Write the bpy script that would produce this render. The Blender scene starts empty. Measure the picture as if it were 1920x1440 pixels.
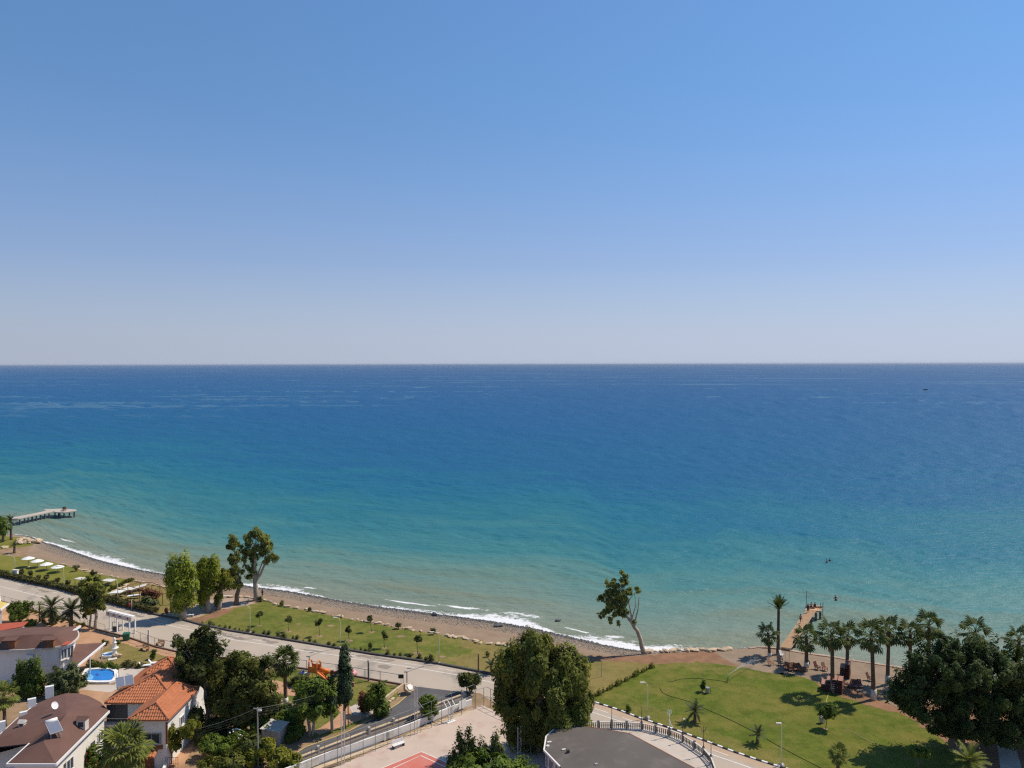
import bpy, bmesh, math, random
import numpy as np
from mathutils import Vector, Matrix
from mathutils.geometry import tessellate_polygon, intersect_ray_tri

sc = bpy.context.scene
COL = sc.collection
R = math.radians

# ------------------------------------------------------------------ camera
CAM_H = 48.0
F_PX = 1442.0                       # focal length in pixels of the 1920-wide photograph
PITCH, ROLL = 1.53, 0.10
SEA_Z = -1.2
cam_d = bpy.data.cameras.new("camera")
cam = bpy.data.objects.new("camera", cam_d)
COL.objects.link(cam)
cam_d.sensor_width = 36.0
cam_d.lens = F_PX / 1920.0 * 36.0
cam_d.clip_start = 0.5
cam_d.clip_end = 120000.0
CM = Matrix.Rotation(R(90 - PITCH), 3, 'X') @ Matrix.Rotation(R(-ROLL), 3, 'Z')
cam.matrix_world = Matrix.Translation((0, 0, CAM_H)) @ CM.to_4x4()
sc.camera = cam

# ------------------------------------------------------------------ sky, sun, exposure
SUN_AZ, SUN_EL = 66.0, 54.0         # azimuth clockwise from the view direction (+Y)
world = bpy.data.worlds.new("World")
sc.world = world
world.use_nodes = True
wn = world.node_tree
wn.nodes.clear()
wo = wn.nodes.new("ShaderNodeOutputWorld")
wb = wn.nodes.new("ShaderNodeBackground")
sky = wn.nodes.new("ShaderNodeTexSky")
sky.sky_type = 'NISHITA'
sky.sun_disc = False
sky.sun_elevation = R(SUN_EL)
sky.sun_rotation = R(SUN_AZ)
sky.altitude = 50
sky.air_density = 0.7
sky.dust_density = 0.0
sky.ozone_density = 4.0
SKY_STRENGTH = 0.15
wb.inputs[1].default_value = SKY_STRENGTH
# a band of pale sea haze low over the horizon, all the way round, a little brighter towards the sun
wtc = wn.nodes.new("ShaderNodeTexCoord")
wsep = wn.nodes.new("ShaderNodeSeparateXYZ")
wn.links.new(wtc.outputs['Generated'], wsep.inputs[0])
wramp = wn.nodes.new("ShaderNodeValToRGB")
wramp.color_ramp.interpolation = 'B_SPLINE'
e = wramp.color_ramp.elements
e[0].position = 0.0; e[0].color = (1, 1, 1, 1)
e[1].position = 0.34; e[1].color = (0, 0, 0, 1)
for p_, c_ in ((0.03, 0.95), (0.0576, 0.80), (0.125, 0.42), (0.228, 0.10)):
    n_ = e.new(p_); n_.color = (c_, c_, c_, 1)
wn.links.new(wsep.outputs[2], wramp.inputs[0])
wdot = wn.nodes.new("ShaderNodeVectorMath"); wdot.operation = 'DOT_PRODUCT'
wn.links.new(wtc.outputs['Generated'], wdot.inputs[0])
wdot.inputs[1].default_value = (math.sin(R(SUN_AZ)), math.cos(R(SUN_AZ)), 0)
wmr = wn.nodes.new("ShaderNodeMapRange")
wn.links.new(wdot.outputs['Value'], wmr.inputs[0])
for i_, v_ in ((1, -1.0), (2, 1.0), (3, 0.68), (4, 1.12)): wmr.inputs[i_].default_value = v_
whz = wn.nodes.new("ShaderNodeVectorMath"); whz.operation = 'SCALE'
whz.inputs[0].default_value = tuple(c / SKY_STRENGTH for c in (0.475, 0.535, 0.67))
wn.links.new(wmr.outputs[0], whz.inputs['Scale'])
wmix = wn.nodes.new("ShaderNodeMix"); wmix.data_type = 'RGBA'
wn.links.new(wramp.outputs[0], wmix.inputs[0])
wgain = wn.nodes.new("ShaderNodeValToRGB")          # the same haze also thins the light of the sky behind it
ge = wgain.color_ramp.elements
ge[0].position = 0.0; ge[0].color = (0.42, 0.46, 0.50, 1)
ge[1].position = 0.43; ge[1].color = (0.77, 0.93, 0.965, 1)
for p_, c_ in ((0.125, (0.46, 0.55, 0.64)), (0.228, (0.62, 0.73, 0.775)), (0.34, (0.715, 0.87, 0.885))):
    n_ = ge.new(p_); n_.color = (*c_, 1)
wn.links.new(wsep.outputs[2], wgain.inputs[0])
wsc = wn.nodes.new("ShaderNodeVectorMath"); wsc.operation = 'SCALE'; wsc.inputs['Scale'].default_value = 1.2
wn.links.new(wgain.outputs[0], wsc.inputs[0])
wmul = wn.nodes.new("ShaderNodeVectorMath"); wmul.operation = 'MULTIPLY'
wn.links.new(sky.outputs[0], wmul.inputs[0])
wn.links.new(wsc.outputs[0], wmul.inputs[1])
wn.links.new(wmul.outputs[0], wmix.inputs[6])
wn.links.new(whz.outputs[0], wmix.inputs[7])
wn.links.new(wmix.outputs[2], wb.inputs[0])
wn.links.new(wb.outputs[0], wo.inputs[0])

sun_d = bpy.data.lights.new("sun", 'SUN')
sun_d.energy = 4.6
sun_d.angle = R(0.53)
sun_d.color = (1.0, 0.90, 0.75)
sun = bpy.data.objects.new("sun", sun_d)
COL.objects.link(sun)
SUN_DIR = Vector((math.sin(R(SUN_AZ)) * math.cos(R(SUN_EL)), math.cos(R(SUN_AZ)) * math.cos(R(SUN_EL)), math.sin(R(SUN_EL))))
sun.rotation_euler = SUN_DIR.to_track_quat('Z', 'Y').to_euler()
sun.location = SUN_DIR * 300

sc.view_settings.view_transform = 'Standard'
sc.view_settings.look = 'None'
sc.view_settings.gamma = 1.0
sc.view_settings.use_curve_mapping = False
sc.view_settings.exposure = 0.0
sc.cycles.use_denoising = False
sc.cycles.use_adaptive_sampling = False
sc.cycles.filter_width = 1.25
sc.cycles.sample_clamp_direct = 3.0
sc.cycles.sample_clamp_indirect = 3.0
sc.cycles.max_bounces = 6
sc.cycles.diffuse_bounces = 3
sc.cycles.glossy_bounces = 2
sc.cycles.transmission_bounces = 4
sc.cycles.caustics_reflective = False
sc.cycles.caustics_refractive = False

# ------------------------------------------------------------------ helpers
def G(u, v, z=0.0):
    """the place on the level plane z that the photograph shows at (u, v)"""
    d = CM @ Vector(((u - 960.0) / F_PX, -(v - 720.0) / F_PX, -1.0))
    t = (z - CAM_H) / d.z
    return Vector((d.x * t, d.y * t, z))

def at_depth(u, v, y):
    d = CM @ Vector(((u - 960.0) / F_PX, -(v - 720.0) / F_PX, -1.0))
    t = y / d.y
    return Vector((d.x * t, y, CAM_H + d.z * t))

def mpp(p):                        # metres that one photograph pixel spans at a point
    return (p - Vector((0, 0, CAM_H))).dot(CM @ Vector((0, 0, -1))) / F_PX

def tag(o, label=None, cat=None, group=None, kind=None):
    if label: o["label"] = label
    if cat: o["category"] = cat
    if group: o["group"] = group
    if kind: o["kind"] = kind
    return o

def link(name, me, mat, parent=None):
    o = bpy.data.objects.new(name, me)
    COL.objects.link(o)
    if mat is not None and len(me.materials) == 0:
        me.materials.append(mat)
    if parent is not None:
        o.parent = parent
    return o

def empty(name, loc, rz=0.0, label=None, cat=None, group=None):
    o = bpy.data.objects.new(name, None)
    o.empty_display_size = 0.2
    COL.objects.link(o)
    o.location = loc
    o.rotation_euler = (0, 0, rz)
    return tag(o, label, cat, group)

def copy_tree(o, parent=None):
    c = o.copy()
    COL.objects.link(c)
    if parent is not None:
        c.parent = parent
    for ch in list(o.children):
        copy_tree(ch, c)
    return c

class MB:
    """collects simple shapes; build() links them as one mesh object"""
    def __init__(self):
        self.v, self.f = [], []
    def add(self, vs, fs):
        n = len(self.v)
        self.v += [tuple(x) for x in vs]
        self.f += [tuple(i + n for i in f) for f in fs]
        return self
    def box(self, c, s, rz=0.0, M=None):
        hx, hy, hz = s[0] / 2, s[1] / 2, s[2] / 2
        vs = [Vector((x, y, z)) for z in (-hz, hz) for x, y in ((-hx, -hy), (hx, -hy), (hx, hy), (-hx, hy))]
        m = M if M is not None else Matrix.Rotation(rz, 3, 'Z')
        vs = [m @ x + Vector(c) for x in vs]
        return self.add(vs, [(3, 2, 1, 0), (4, 5, 6, 7), (0, 1, 5, 4), (1, 2, 6, 5), (2, 3, 7, 6), (3, 0, 4, 7)])
    def bar(self, a, b, w, h):
        a, b = Vector(a), Vector(b)
        d = b - a
        L = d.length
        q = d.to_track_quat('X', 'Z').to_matrix()
        return self.box((a + b) / 2, (L, w, h), M=q)
    def tube(self, path, rad, n=8, cap=True):
        path = [Vector(p) for p in path]
        if not hasattr(rad, '__len__'): rad = [rad] * len(path)
        base = len(self.v)
        prev = None
        for i, p in enumerate(path):
            d = (path[min(i + 1, len(path) - 1)] - path[max(i - 1, 0)]).normalized()
            if prev is None:
                x = d.orthogonal().normalized()
            else:
                x = (prev - d * prev.dot(d)).normalized()
            prev = x
            y = d.cross(x)
            for k in range(n):
                a = 2 * math.pi * k / n
                self.v.append(tuple(p + (x * math.cos(a) + y * math.sin(a)) * rad[i]))
        for i in range(len(path) - 1):
            for k in range(n):
                a, b = base + i * n + k, base + i * n + (k + 1) % n
                self.f.append((a, b, b + n, a + n))
        if cap:
            self.f.append(tuple(base + k for k in range(n))[::-1])
            e = base + (len(path) - 1) * n
            self.f.append(tuple(e + k for k in range(n)))
        return self
    def lathe(self, c, prof, n=12):
        c = Vector(c)
        base = len(self.v)
        for r, z in prof:
            for k in range(n):
                a = 2 * math.pi * k / n
                self.v.append((c.x + r * math.cos(a), c.y + r * math.sin(a), c.z + z))
        for i in range(len(prof) - 1):
            for k in range(n):
                a, b = base + i * n + k, base + i * n + (k + 1) % n
                self.f.append((a, b, b + n, a + n))
        self.f.append(tuple(base + k for k in range(n))[::-1])
        e = base + (len(prof) - 1) * n
        self.f.append(tuple(e + k for k in range(n)))
        return self
    def prism(self, poly, z0, z1):
        poly = [(p[0], p[1]) for p in poly]
        if sum(a[0] * b[1] - b[0] * a[1] for a, b in zip(poly, poly[1:] + poly[:1])) < 0:
            poly = poly[::-1]
        n = len(poly)
        vs = [(x, y, z0) for x, y in poly] + [(x, y, z1) for x, y in poly]
        tris = tessellate_polygon([[Vector((x, y, 0)) for x, y in poly]])
        fs = []
        for t in tris:
            a, b, c = [Vector((poly[i][0], poly[i][1], 0)) for i in t]
            if (b - a).cross(c - a).z < 0: t = t[::-1]
            fs.append(tuple(i + n for i in t))
            fs.append(tuple(t[::-1]))
        fs += [(i, (i + 1) % n, (i + 1) % n + n, i + n) for i in range(n)]
        return self.add(vs, fs)
    def sheet(self, poly, z):
        poly = [(p[0], p[1]) for p in poly]
        tris = tessellate_polygon([[Vector((x, y, 0)) for x, y in poly]])
        fs = []
        for t in tris:
            a, b, c = [Vector((poly[i][0], poly[i][1], 0)) for i in t]
            fs.append(tuple(t) if (b - a).cross(c - a).z > 0 else tuple(t[::-1]))
        return self.add([(x, y, z) for x, y in poly], fs)
    def ball(self, c, r, s=(1, 1, 1), n=10):
        m = n // 2
        pr = [(r * math.sin(math.pi * i / m) + 1e-4, -r * math.cos(math.pi * i / m)) for i in range(m + 1)]
        b = len(self.v)
        self.lathe((0, 0, 0), pr, n)
        for i in range(b, len(self.v)):
            x = self.v[i]
            self.v[i] = (x[0] * s[0] + c[0], x[1] * s[1] + c[1], x[2] * s[2] + c[2])
        return self
    def mesh(self, name, smooth=False):
        me = bpy.data.meshes.new(name)
        me.from_pydata(self.v, [], self.f)
        me.update()
        if smooth:
            me.polygons.foreach_set('use_smooth', [True] * len(me.polygons))
        return me
    def build(self, name, mat, parent=None, smooth=False):
        return link(name, self.mesh(name, smooth), mat, parent)

# ------------------------------------------------------------------ materials
def nodes_of(name):
    m = bpy.data.materials.new(name)
    m.use_nodes = True
    nt = m.node_tree
    return m, nt, nt.nodes["Principled BSDF"]

def N(nt, kind, **kw):
    n = nt.nodes.new(kind)
    for k, v in kw.items():
        if k == 'ins':
            for i, x in v.items():
                if isinstance(x, bpy.types.NodeSocket): nt.links.new(x, n.inputs[i])
                else: n.inputs[i].default_value = x
        else:
            setattr(n, k, v)
    return n

def rgba(c):
    return (c[0], c[1], c[2], 1.0)

def noise(nt, vec, scale, detail=4.0, rough=0.55):
    return N(nt, "ShaderNodeTexNoise", ins={'Vector': vec, 'Scale': scale, 'Detail': detail, 'Roughness': rough}).outputs[0]

def maprange(nt, x, a, b, c=0.0, d=1.0):
    return N(nt, "ShaderNodeMapRange", ins={0: x, 1: a, 2: b, 3: c, 4: d}).outputs[0]

def mixc(nt, f, a, b, mode='MIX'):
    n = N(nt, "ShaderNodeMix", data_type='RGBA', blend_type=mode)
    for i, x in ((0, f), (6, a), (7, b)):
        if isinstance(x, bpy.types.NodeSocket): nt.links.new(x, n.inputs[i])
        else: n.inputs[i].default_value = rgba(x) if hasattr(x, '__len__') else x
    return n.outputs[2]

def pos(nt):
    return nt.nodes.new("ShaderNodeNewGeometry").outputs['Position']

def mat(name, base, rough=0.8, var=0.18, scale=1.3, fine=9.0, bump=0.0, spec=0.3, metal=0.0, dirt=None, dirt_scale=0.25, dirt_lo=0.52, dirt_hi=0.68, dirt_amt=0.7):
    m, nt, b = nodes_of(name)
    P = pos(nt)
    n1 = noise(nt, P, scale)
    n2 = noise(nt, P, fine, 2.0)
    lo = [c * (1 - var) for c in base]
    hi = [min(0.95, c * (1 + var)) for c in base]
    c = mixc(nt, maprange(nt, n1, 0.3, 0.7), lo, hi)
    c = mixc(nt, maprange(nt, n2, 0.3, 0.7, 0.0, 0.6), c, [x * (1 - 0.5 * var) for x in base])
    if dirt:
        n3 = noise(nt, P, dirt_scale, 6.0, 0.62)
        c = mixc(nt, maprange(nt, n3, dirt_lo, dirt_hi, 0.0, dirt_amt), c, dirt)
    nt.links.new(c, b.inputs['Base Color'])
    b.inputs['Roughness'].default_value = rough
    b.inputs['Specular IOR Level'].default_value = spec
    b.inputs['Metallic'].default_value = metal
    if bump:
        bn = N(nt, "ShaderNodeBump", ins={'Strength': bump, 'Distance': 0.08, 'Height': n2})
        nt.links.new(bn.outputs[0], b.inputs['Normal'])
    return m

def leaf_mat(name, dark, light, trans=0.38, third=None):
    m, nt, b = nodes_of(name)
    at = N(nt, "ShaderNodeAttribute", attribute_name="var").outputs['Fac']
    c = mixc(nt, at, dark, light)
    if third:
        c = mixc(nt, maprange(nt, at, 0.88, 0.95), c, third)
    oi = N(nt, "ShaderNodeObjectInfo").outputs['Random']
    hv = N(nt, "ShaderNodeHueSaturation", ins={'Hue': 0.5, 'Saturation': 1.0, 'Value': maprange(nt, oi, 0, 1, 0.88, 1.12), 'Color': c})
    c = hv.outputs[0]
    nt.links.new(c, b.inputs['Base Color'])
    b.inputs['Roughness'].default_value = 0.6
    b.inputs['Specular IOR Level'].default_value = 0.2
    tr = N(nt, "ShaderNodeBsdfTranslucent", ins={'Color': mixc(nt, 1.0, c, (1.0, 1.0, 0.55), 'MULTIPLY')})
    mx = N(nt, "ShaderNodeMixShader", ins={0: trans, 1: b.outputs[0], 2: tr.outputs[0]})
    nt.links.new(mx.outputs[0], nt.nodes["Material Output"].inputs[0])
    return m

def lawn_mat(name, green, dry, dry_lo, dry_hi, soil=None):
    m, nt, b = nodes_of(name)
    P = pos(nt)
    big = noise(nt, P, 0.10, 6.0, 0.68)
    mid = noise(nt, P, 0.55, 6.0, 0.72)
    st = N(nt, "ShaderNodeVectorMath", operation='MULTIPLY', ins={0: P, 1: (2.2, 5.0, 1.0)}).outputs[0]
    fin = noise(nt, st, 1.6, 3.0, 0.7)
    c = mixc(nt, maprange(nt, mid, 0.3, 0.7), [x * 0.62 for x in green], [min(1, x * 1.3) for x in green])
    mx = N(nt, "ShaderNodeMath", operation='MULTIPLY_ADD', ins={0: mid, 1: 0.35, 2: big}).outputs[0]
    c = mixc(nt, maprange(nt, mx, dry_lo, dry_hi), c, dry)
    if soil:
        big2 = noise(nt, P, 0.21, 6.0, 0.65)
        c = mixc(nt, maprange(nt, big2, 0.60, 0.74), c, soil)
    c = mixc(nt, maprange(nt, fin, 0.25, 0.75, 0.0, 0.75), c, [x * 0.5 for x in green])
    nt.links.new(c, b.inputs['Base Color'])
    b.inputs['Roughness'].default_value = 0.9
    b.inputs['Specular IOR Level'].default_value = 0.1
    bn = N(nt, "ShaderNodeBump", ins={'Strength': 0.9, 'Distance': 0.15, 'Height': fin})
    nt.links.new(bn.outputs[0], b.inputs['Normal'])
    return m

MT = {}
MT['earth'] = mat('earth', (0.30, 0.20, 0.12), 0.95, 0.3, 0.4, 3.0, 0.5, 0.1, dirt=(0.20, 0.16, 0.06), dirt_scale=0.15)
MT['red_earth'] = mat('red_earth', (0.265, 0.145, 0.085), 0.95, 0.28, 0.5, 4.0, 0.5, 0.1, dirt=(0.16, 0.13, 0.05), dirt_scale=0.3, dirt_amt=0.5)
MT['sand'] = mat('sand', (0.275, 0.205, 0.145), 0.95, 0.2, 0.5, 5.0, 0.5, 0.1, dirt=(0.20, 0.145, 0.10), dirt_scale=0.2)
MT['path'] = mat('path', (0.40, 0.30, 0.22), 0.9, 0.15, 0.6, 4.0, 0.3, 0.15, dirt=(0.30, 0.20, 0.12))
MT['terracotta_paving'] = mat('terracotta_paving', (0.47, 0.27, 0.155), 0.85, 0.16, 0.7, 6.0, 0.25, 0.2, dirt=(0.30, 0.18, 0.10))
MT['road'] = mat('road', (0.43, 0.36, 0.285), 0.9, 0.07, 0.12, 4.0, 0.25, 0.2, dirt=(0.25, 0.215, 0.18), dirt_scale=0.16, dirt_lo=0.55, dirt_hi=0.63, dirt_amt=0.6)
MT['road_right'] = mat('road_right', (0.42, 0.355, 0.30), 0.9, 0.07, 0.12, 4.0, 0.25, 0.2, dirt=(0.42, 0.30, 0.20), dirt_scale=0.10, dirt_amt=0.5)
MT['asphalt'] = mat('asphalt', (0.105, 0.10, 0.10), 0.9, 0.16, 0.4, 6.0, 0.35, 0.25, dirt=(0.17, 0.155, 0.14), dirt_scale=0.3)
MT['concrete'] = mat('concrete', (0.52, 0.45, 0.38), 0.9, 0.1, 0.4, 5.0, 0.25, 0.15, dirt=(0.36, 0.29, 0.23), dirt_scale=0.35)
MT['court_floor'] = mat('court_floor', (0.53, 0.42, 0.34), 0.9, 0.08, 0.3, 5.0, 0.2, 0.15, dirt=(0.42, 0.25, 0.19), dirt_scale=0.4, dirt_amt=0.5)
MT['court_red'] = mat('court_red', (0.55, 0.165, 0.125), 0.85, 0.07, 0.5, 5.0, 0.15, 0.2, dirt=(0.50, 0.24, 0.19), dirt_scale=0.5, dirt_amt=0.6)
MT['white_line'] = mat('white_line', (0.72, 0.68, 0.62), 0.8, 0.12, 2.0, 12.0, 0.0, 0.2, dirt=(0.5, 0.45, 0.38), dirt_scale=1.2)
MT['white_wall'] = mat('white_wall', (0.84, 0.80, 0.74), 0.85, 0.05, 0.5, 6.0, 0.1, 0.2, dirt=(0.62, 0.56, 0.48), dirt_scale=0.35, dirt_amt=0.4)
MT['white_paint'] = mat('white_paint', (0.80, 0.79, 0.76), 0.6, 0.05, 1.5, 9.0, 0.0, 0.35)
MT['off_white'] = mat('off_white', (0.66, 0.62, 0.55), 0.75, 0.1, 1.5, 9.0, 0.0, 0.3, dirt=(0.5, 0.44, 0.36), dirt_scale=1.0)
MT['lamp_pole'] = mat('lamp_pole', (0.55, 0.55, 0.36), 0.5, 0.06, 1.5, 9.0, 0.0, 0.4)
MT['lamp_grey'] = mat('lamp_grey', (0.16, 0.16, 0.17), 0.5, 0.1, 1.5, 9.0, 0.0, 0.4)
MT['steel'] = mat('steel', (0.42, 0.42, 0.41), 0.45, 0.12, 2.0, 9.0, 0.0, 0.5, 0.3)
MT['rust'] = mat('rust', (0.24, 0.10, 0.05), 0.85, 0.3, 2.0, 9.0, 0.2, 0.2)
MT['dark_metal'] = mat('dark_metal', (0.06, 0.06, 0.065), 0.5, 0.15, 2.0, 9.0, 0.0, 0.4)
MT['black_paint'] = mat('black_paint', (0.03, 0.03, 0.03), 0.6, 0.2, 2.0, 9.0, 0.0, 0.35)
MT['brown_shingle'] = mat('brown_shingle', (0.150, 0.083, 0.066), 0.9, 0.10, 0.5, 14.0, 0.3, 0.15, dirt=(0.20, 0.115, 0.085), dirt_scale=0.4, dirt_amt=0.5)
MT['red_shingle'] = mat('red_shingle', (0.42, 0.10, 0.06), 0.85, 0.1, 0.8, 9.0, 0.2, 0.2)
MT['orange_tile'] = mat('orange_tile', (0.50, 0.185, 0.085), 0.8, 0.16, 1.2, 7.0, 0.15, 0.25, dirt=(0.42, 0.17, 0.09), dirt_scale=0.7)
MT['glass'] = mat('glass', (0.05, 0.065, 0.08), 0.08, 0.2, 1.0, 5.0, 0.0, 0.6)
MT['solar_glass'] = mat('solar_glass', (0.15, 0.17, 0.23), 0.45, 0.06, 1.0, 5.0, 0.0, 0.6)
MT['roof_grey'] = mat('roof_grey', (0.125, 0.110, 0.100), 0.92, 0.12, 0.3, 8.0, 0.25, 0.12, dirt=(0.175, 0.155, 0.14), dirt_scale=0.35, dirt_amt=0.7)
MT['stone'] = mat('stone', (0.56, 0.43, 0.29), 0.9, 0.2, 1.0, 5.0, 0.4, 0.15, dirt=(0.36, 0.25, 0.15), dirt_scale=0.8)
MT['dark_pebble'] = mat('dark_pebble', (0.085, 0.085, 0.085), 0.55, 0.5, 1.6, 7.0, 0.2, 0.4)
MT['grey_pebble'] = mat('grey_pebble', (0.29, 0.245, 0.20), 0.8, 0.55, 1.8, 7.0, 0.2, 0.25)
MT['bark'] = mat('bark', (0.20, 0.15, 0.11), 0.95, 0.3, 2.0, 7.0, 0.5, 0.1)
MT['pale_bark'] = mat('pale_bark', (0.42, 0.34, 0.26), 0.9, 0.3, 1.0, 6.0, 0.4, 0.15)
MT['palm_bark'] = mat('palm_bark', (0.165, 0.115, 0.08), 0.95, 0.35, 2.5, 8.0, 0.6, 0.1)
MT['dead_frond'] = mat('dead_frond', (0.26, 0.18, 0.10), 0.9, 0.3, 2.0, 7.0, 0.2, 0.1)
MT['wood'] = mat('wood', (0.46, 0.26, 0.13), 0.85, 0.2, 1.2, 8.0, 0.25, 0.2, dirt=(0.50, 0.33, 0.19), dirt_scale=0.6)
MT['red_plastic'] = mat('red_plastic', (0.13, 0.040, 0.028), 0.6, 0.2, 2.0, 9.0, 0.0, 0.35, dirt=(0.22, 0.10, 0.07), dirt_scale=1.0, dirt_amt=0.5)
MT['rose_plastic'] = mat('rose_plastic', (0.34, 0.175, 0.12), 0.6, 0.2, 2.0, 9.0, 0.0, 0.35)
MT['orange_plastic'] = mat('orange_plastic', (0.72, 0.21, 0.04), 0.5, 0.1, 2.0, 9.0, 0.0, 0.4)
MT['pink_plastic'] = mat('pink_plastic', (0.75, 0.30, 0.32), 0.5, 0.1, 2.0, 9.0, 0.0, 0.4)
MT['blue_plastic'] = mat('blue_plastic', (0.05, 0.07, 0.35), 0.5, 0.1, 2.0, 9.0, 0.0, 0.4)
MT['green_plastic'] = mat('green_plastic', (0.02, 0.12, 0.075), 0.5, 0.1, 2.0, 9.0, 0.0, 0.4)
MT['flag_red'] = mat('flag_red', (0.50, 0.03, 0.03), 0.8, 0.1, 2.0, 9.0, 0.0, 0.2)
MT['yellow_paint'] = mat('yellow_paint', (0.55, 0.42, 0.14), 0.8, 0.2, 2.0, 9.0, 0.0, 0.2)
MT['tin'] = mat('tin', (0.56, 0.51, 0.43), 0.9, 0.15, 1.0, 9.0, 0.0, 0.1)
MT['skin'] = mat('skin', (0.42, 0.24, 0.16), 0.6, 0.08, 6.0, 20.0, 0.0, 0.3)
MT['cloth_dark'] = mat('cloth_dark', (0.025, 0.027, 0.04), 0.9, 0.2, 6.0, 20.0, 0.0, 0.2)
MT['cloth_red'] = mat('cloth_red', (0.36, 0.05, 0.05), 0.9, 0.2, 6.0, 20.0, 0.0, 0.2)
MT['pool_tile'] = mat('pool_tile', (0.03, 0.22, 0.62), 0.35, 0.1, 1.0, 6.0, 0.0, 0.5)
MT['pool_light'] = mat('pool_light', (0.16, 0.44, 0.74), 0.35, 0.1, 1.0, 6.0, 0.0, 0.5)
MT['hose'] = mat('hose', (0.025, 0.035, 0.02), 0.7, 0.1, 2.0, 9.0, 0.0, 0.3)
MT['hose_yellow'] = mat('hose_yellow', (0.50, 0.42, 0.16), 0.7, 0.1, 2.0, 9.0, 0.0, 0.3)

MT['lawn'] = lawn_mat('lawn', (0.128, 0.170, 0.020), (0.30, 0.235, 0.060), 0.60, 0.88, soil=(0.27, 0.20, 0.075))
MT['lawn_mid'] = lawn_mat('lawn_mid', (0.155, 0.185, 0.030), (0.35, 0.27, 0.085), 0.60, 0.88, soil=(0.30, 0.20, 0.11))
MT['lawn_left'] = lawn_mat('lawn_left', (0.19, 0.205, 0.030), (0.34, 0.275, 0.07), 0.56, 0.88, soil=(0.30, 0.22, 0.10))
MT['dry_grass'] = lawn_mat('dry_grass', (0.25, 0.215, 0.06), (0.36, 0.25, 0.10), 0.56, 0.86)

MT['leaf_willow'] = leaf_mat('leaf_willow', (0.062, 0.092, 0.016), (0.250, 0.262, 0.046))
MT['leaf_ficus'] = leaf_mat('leaf_ficus', (0.02, 0.042, 0.01), (0.085, 0.125, 0.022), 0.28)
MT['leaf_euc'] = leaf_mat('leaf_euc', (0.1044, 0.1371, 0.0328), (0.3425, 0.3425, 0.0717), third=(0.14, 0.09, 0.03))
MT['leaf_bright'] = leaf_mat('leaf_bright', (0.1155, 0.1815, 0.0198), (0.4125, 0.4290, 0.0413), 0.35)
MT['leaf_olive'] = leaf_mat('leaf_olive', (0.0468, 0.0702, 0.0156), (0.2106, 0.2184, 0.0343), third=(0.18, 0.11, 0.03))
MT['leaf_mid'] = leaf_mat('leaf_mid', (0.0538, 0.0987, 0.0149), (0.1869, 0.2467, 0.0329))
MT['leaf_dark'] = leaf_mat('leaf_dark', (0.0381, 0.0571, 0.0167), (0.1476, 0.1666, 0.0333), 0.28)
MT['leaf_grey'] = leaf_mat('leaf_grey', (0.0517, 0.0747, 0.0287), (0.1725, 0.1955, 0.0690), 0.2)
MT['leaf_yellow'] = leaf_mat('leaf_yellow', (0.1000, 0.1300, 0.0150), (0.3200, 0.3000, 0.0300))
MT['leaf_cypress'] = leaf_mat('leaf_cypress', (0.0234, 0.0429, 0.0195), (0.0663, 0.1014, 0.0351), 0.1)
MT['leaf_red'] = leaf_mat('leaf_red', (0.1300, 0.0400, 0.0200), (0.2600, 0.1000, 0.0450), 0.2)
MT['leaf_palm'] = leaf_mat('leaf_palm', (0.0375, 0.0600, 0.0125), (0.1438, 0.1688, 0.0375), 0.22)
MT['leaf_hedge'] = leaf_mat('leaf_hedge', (0.0517, 0.0598, 0.0184), (0.1437, 0.1323, 0.0403), 0.2)
MT['flower_white'] = mat('flower_white', (0.80, 0.80, 0.74), 0.7, 0.05, 3.0, 9.0, 0.0, 0.2)
MT['flower_red'] = mat('flower_red', (0.45, 0.04, 0.06), 0.7, 0.1, 3.0, 9.0, 0.0, 0.2)
# ------------------------------------------------------------------ coast lines
def world_line(px, z):
    return [G(u, v, z) for u, v in px]

def func_of_x(pts, smooth=4.0):
    xs = np.array([p.x for p in pts]); ys = np.array([p.y for p in pts])
    o = np.argsort(xs); xs, ys = xs[o], ys[o]
    g = np.arange(-900, 900, 1.0)
    y = np.interp(g, xs, ys)
    s0 = (ys[1] - ys[0]) / max(1e-3, xs[1] - xs[0])
    y = np.where(g < xs[0], ys[0] + (xs[0] - g) * 0.25, y)
    y = np.where(g > xs[-1], ys[-1] - (g - xs[-1]) * 0.15, y)
    k = np.exp(-0.5 * (np.arange(-8, 9) / (smooth / 2)) ** 2); k /= k.sum()
    ypad = np.concatenate([np.full(8, y[0]), y, np.full(8, y[-1])])
    y = np.convolve(ypad, k, 'valid')
    return lambda x: np.interp(x, g, y)

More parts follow.
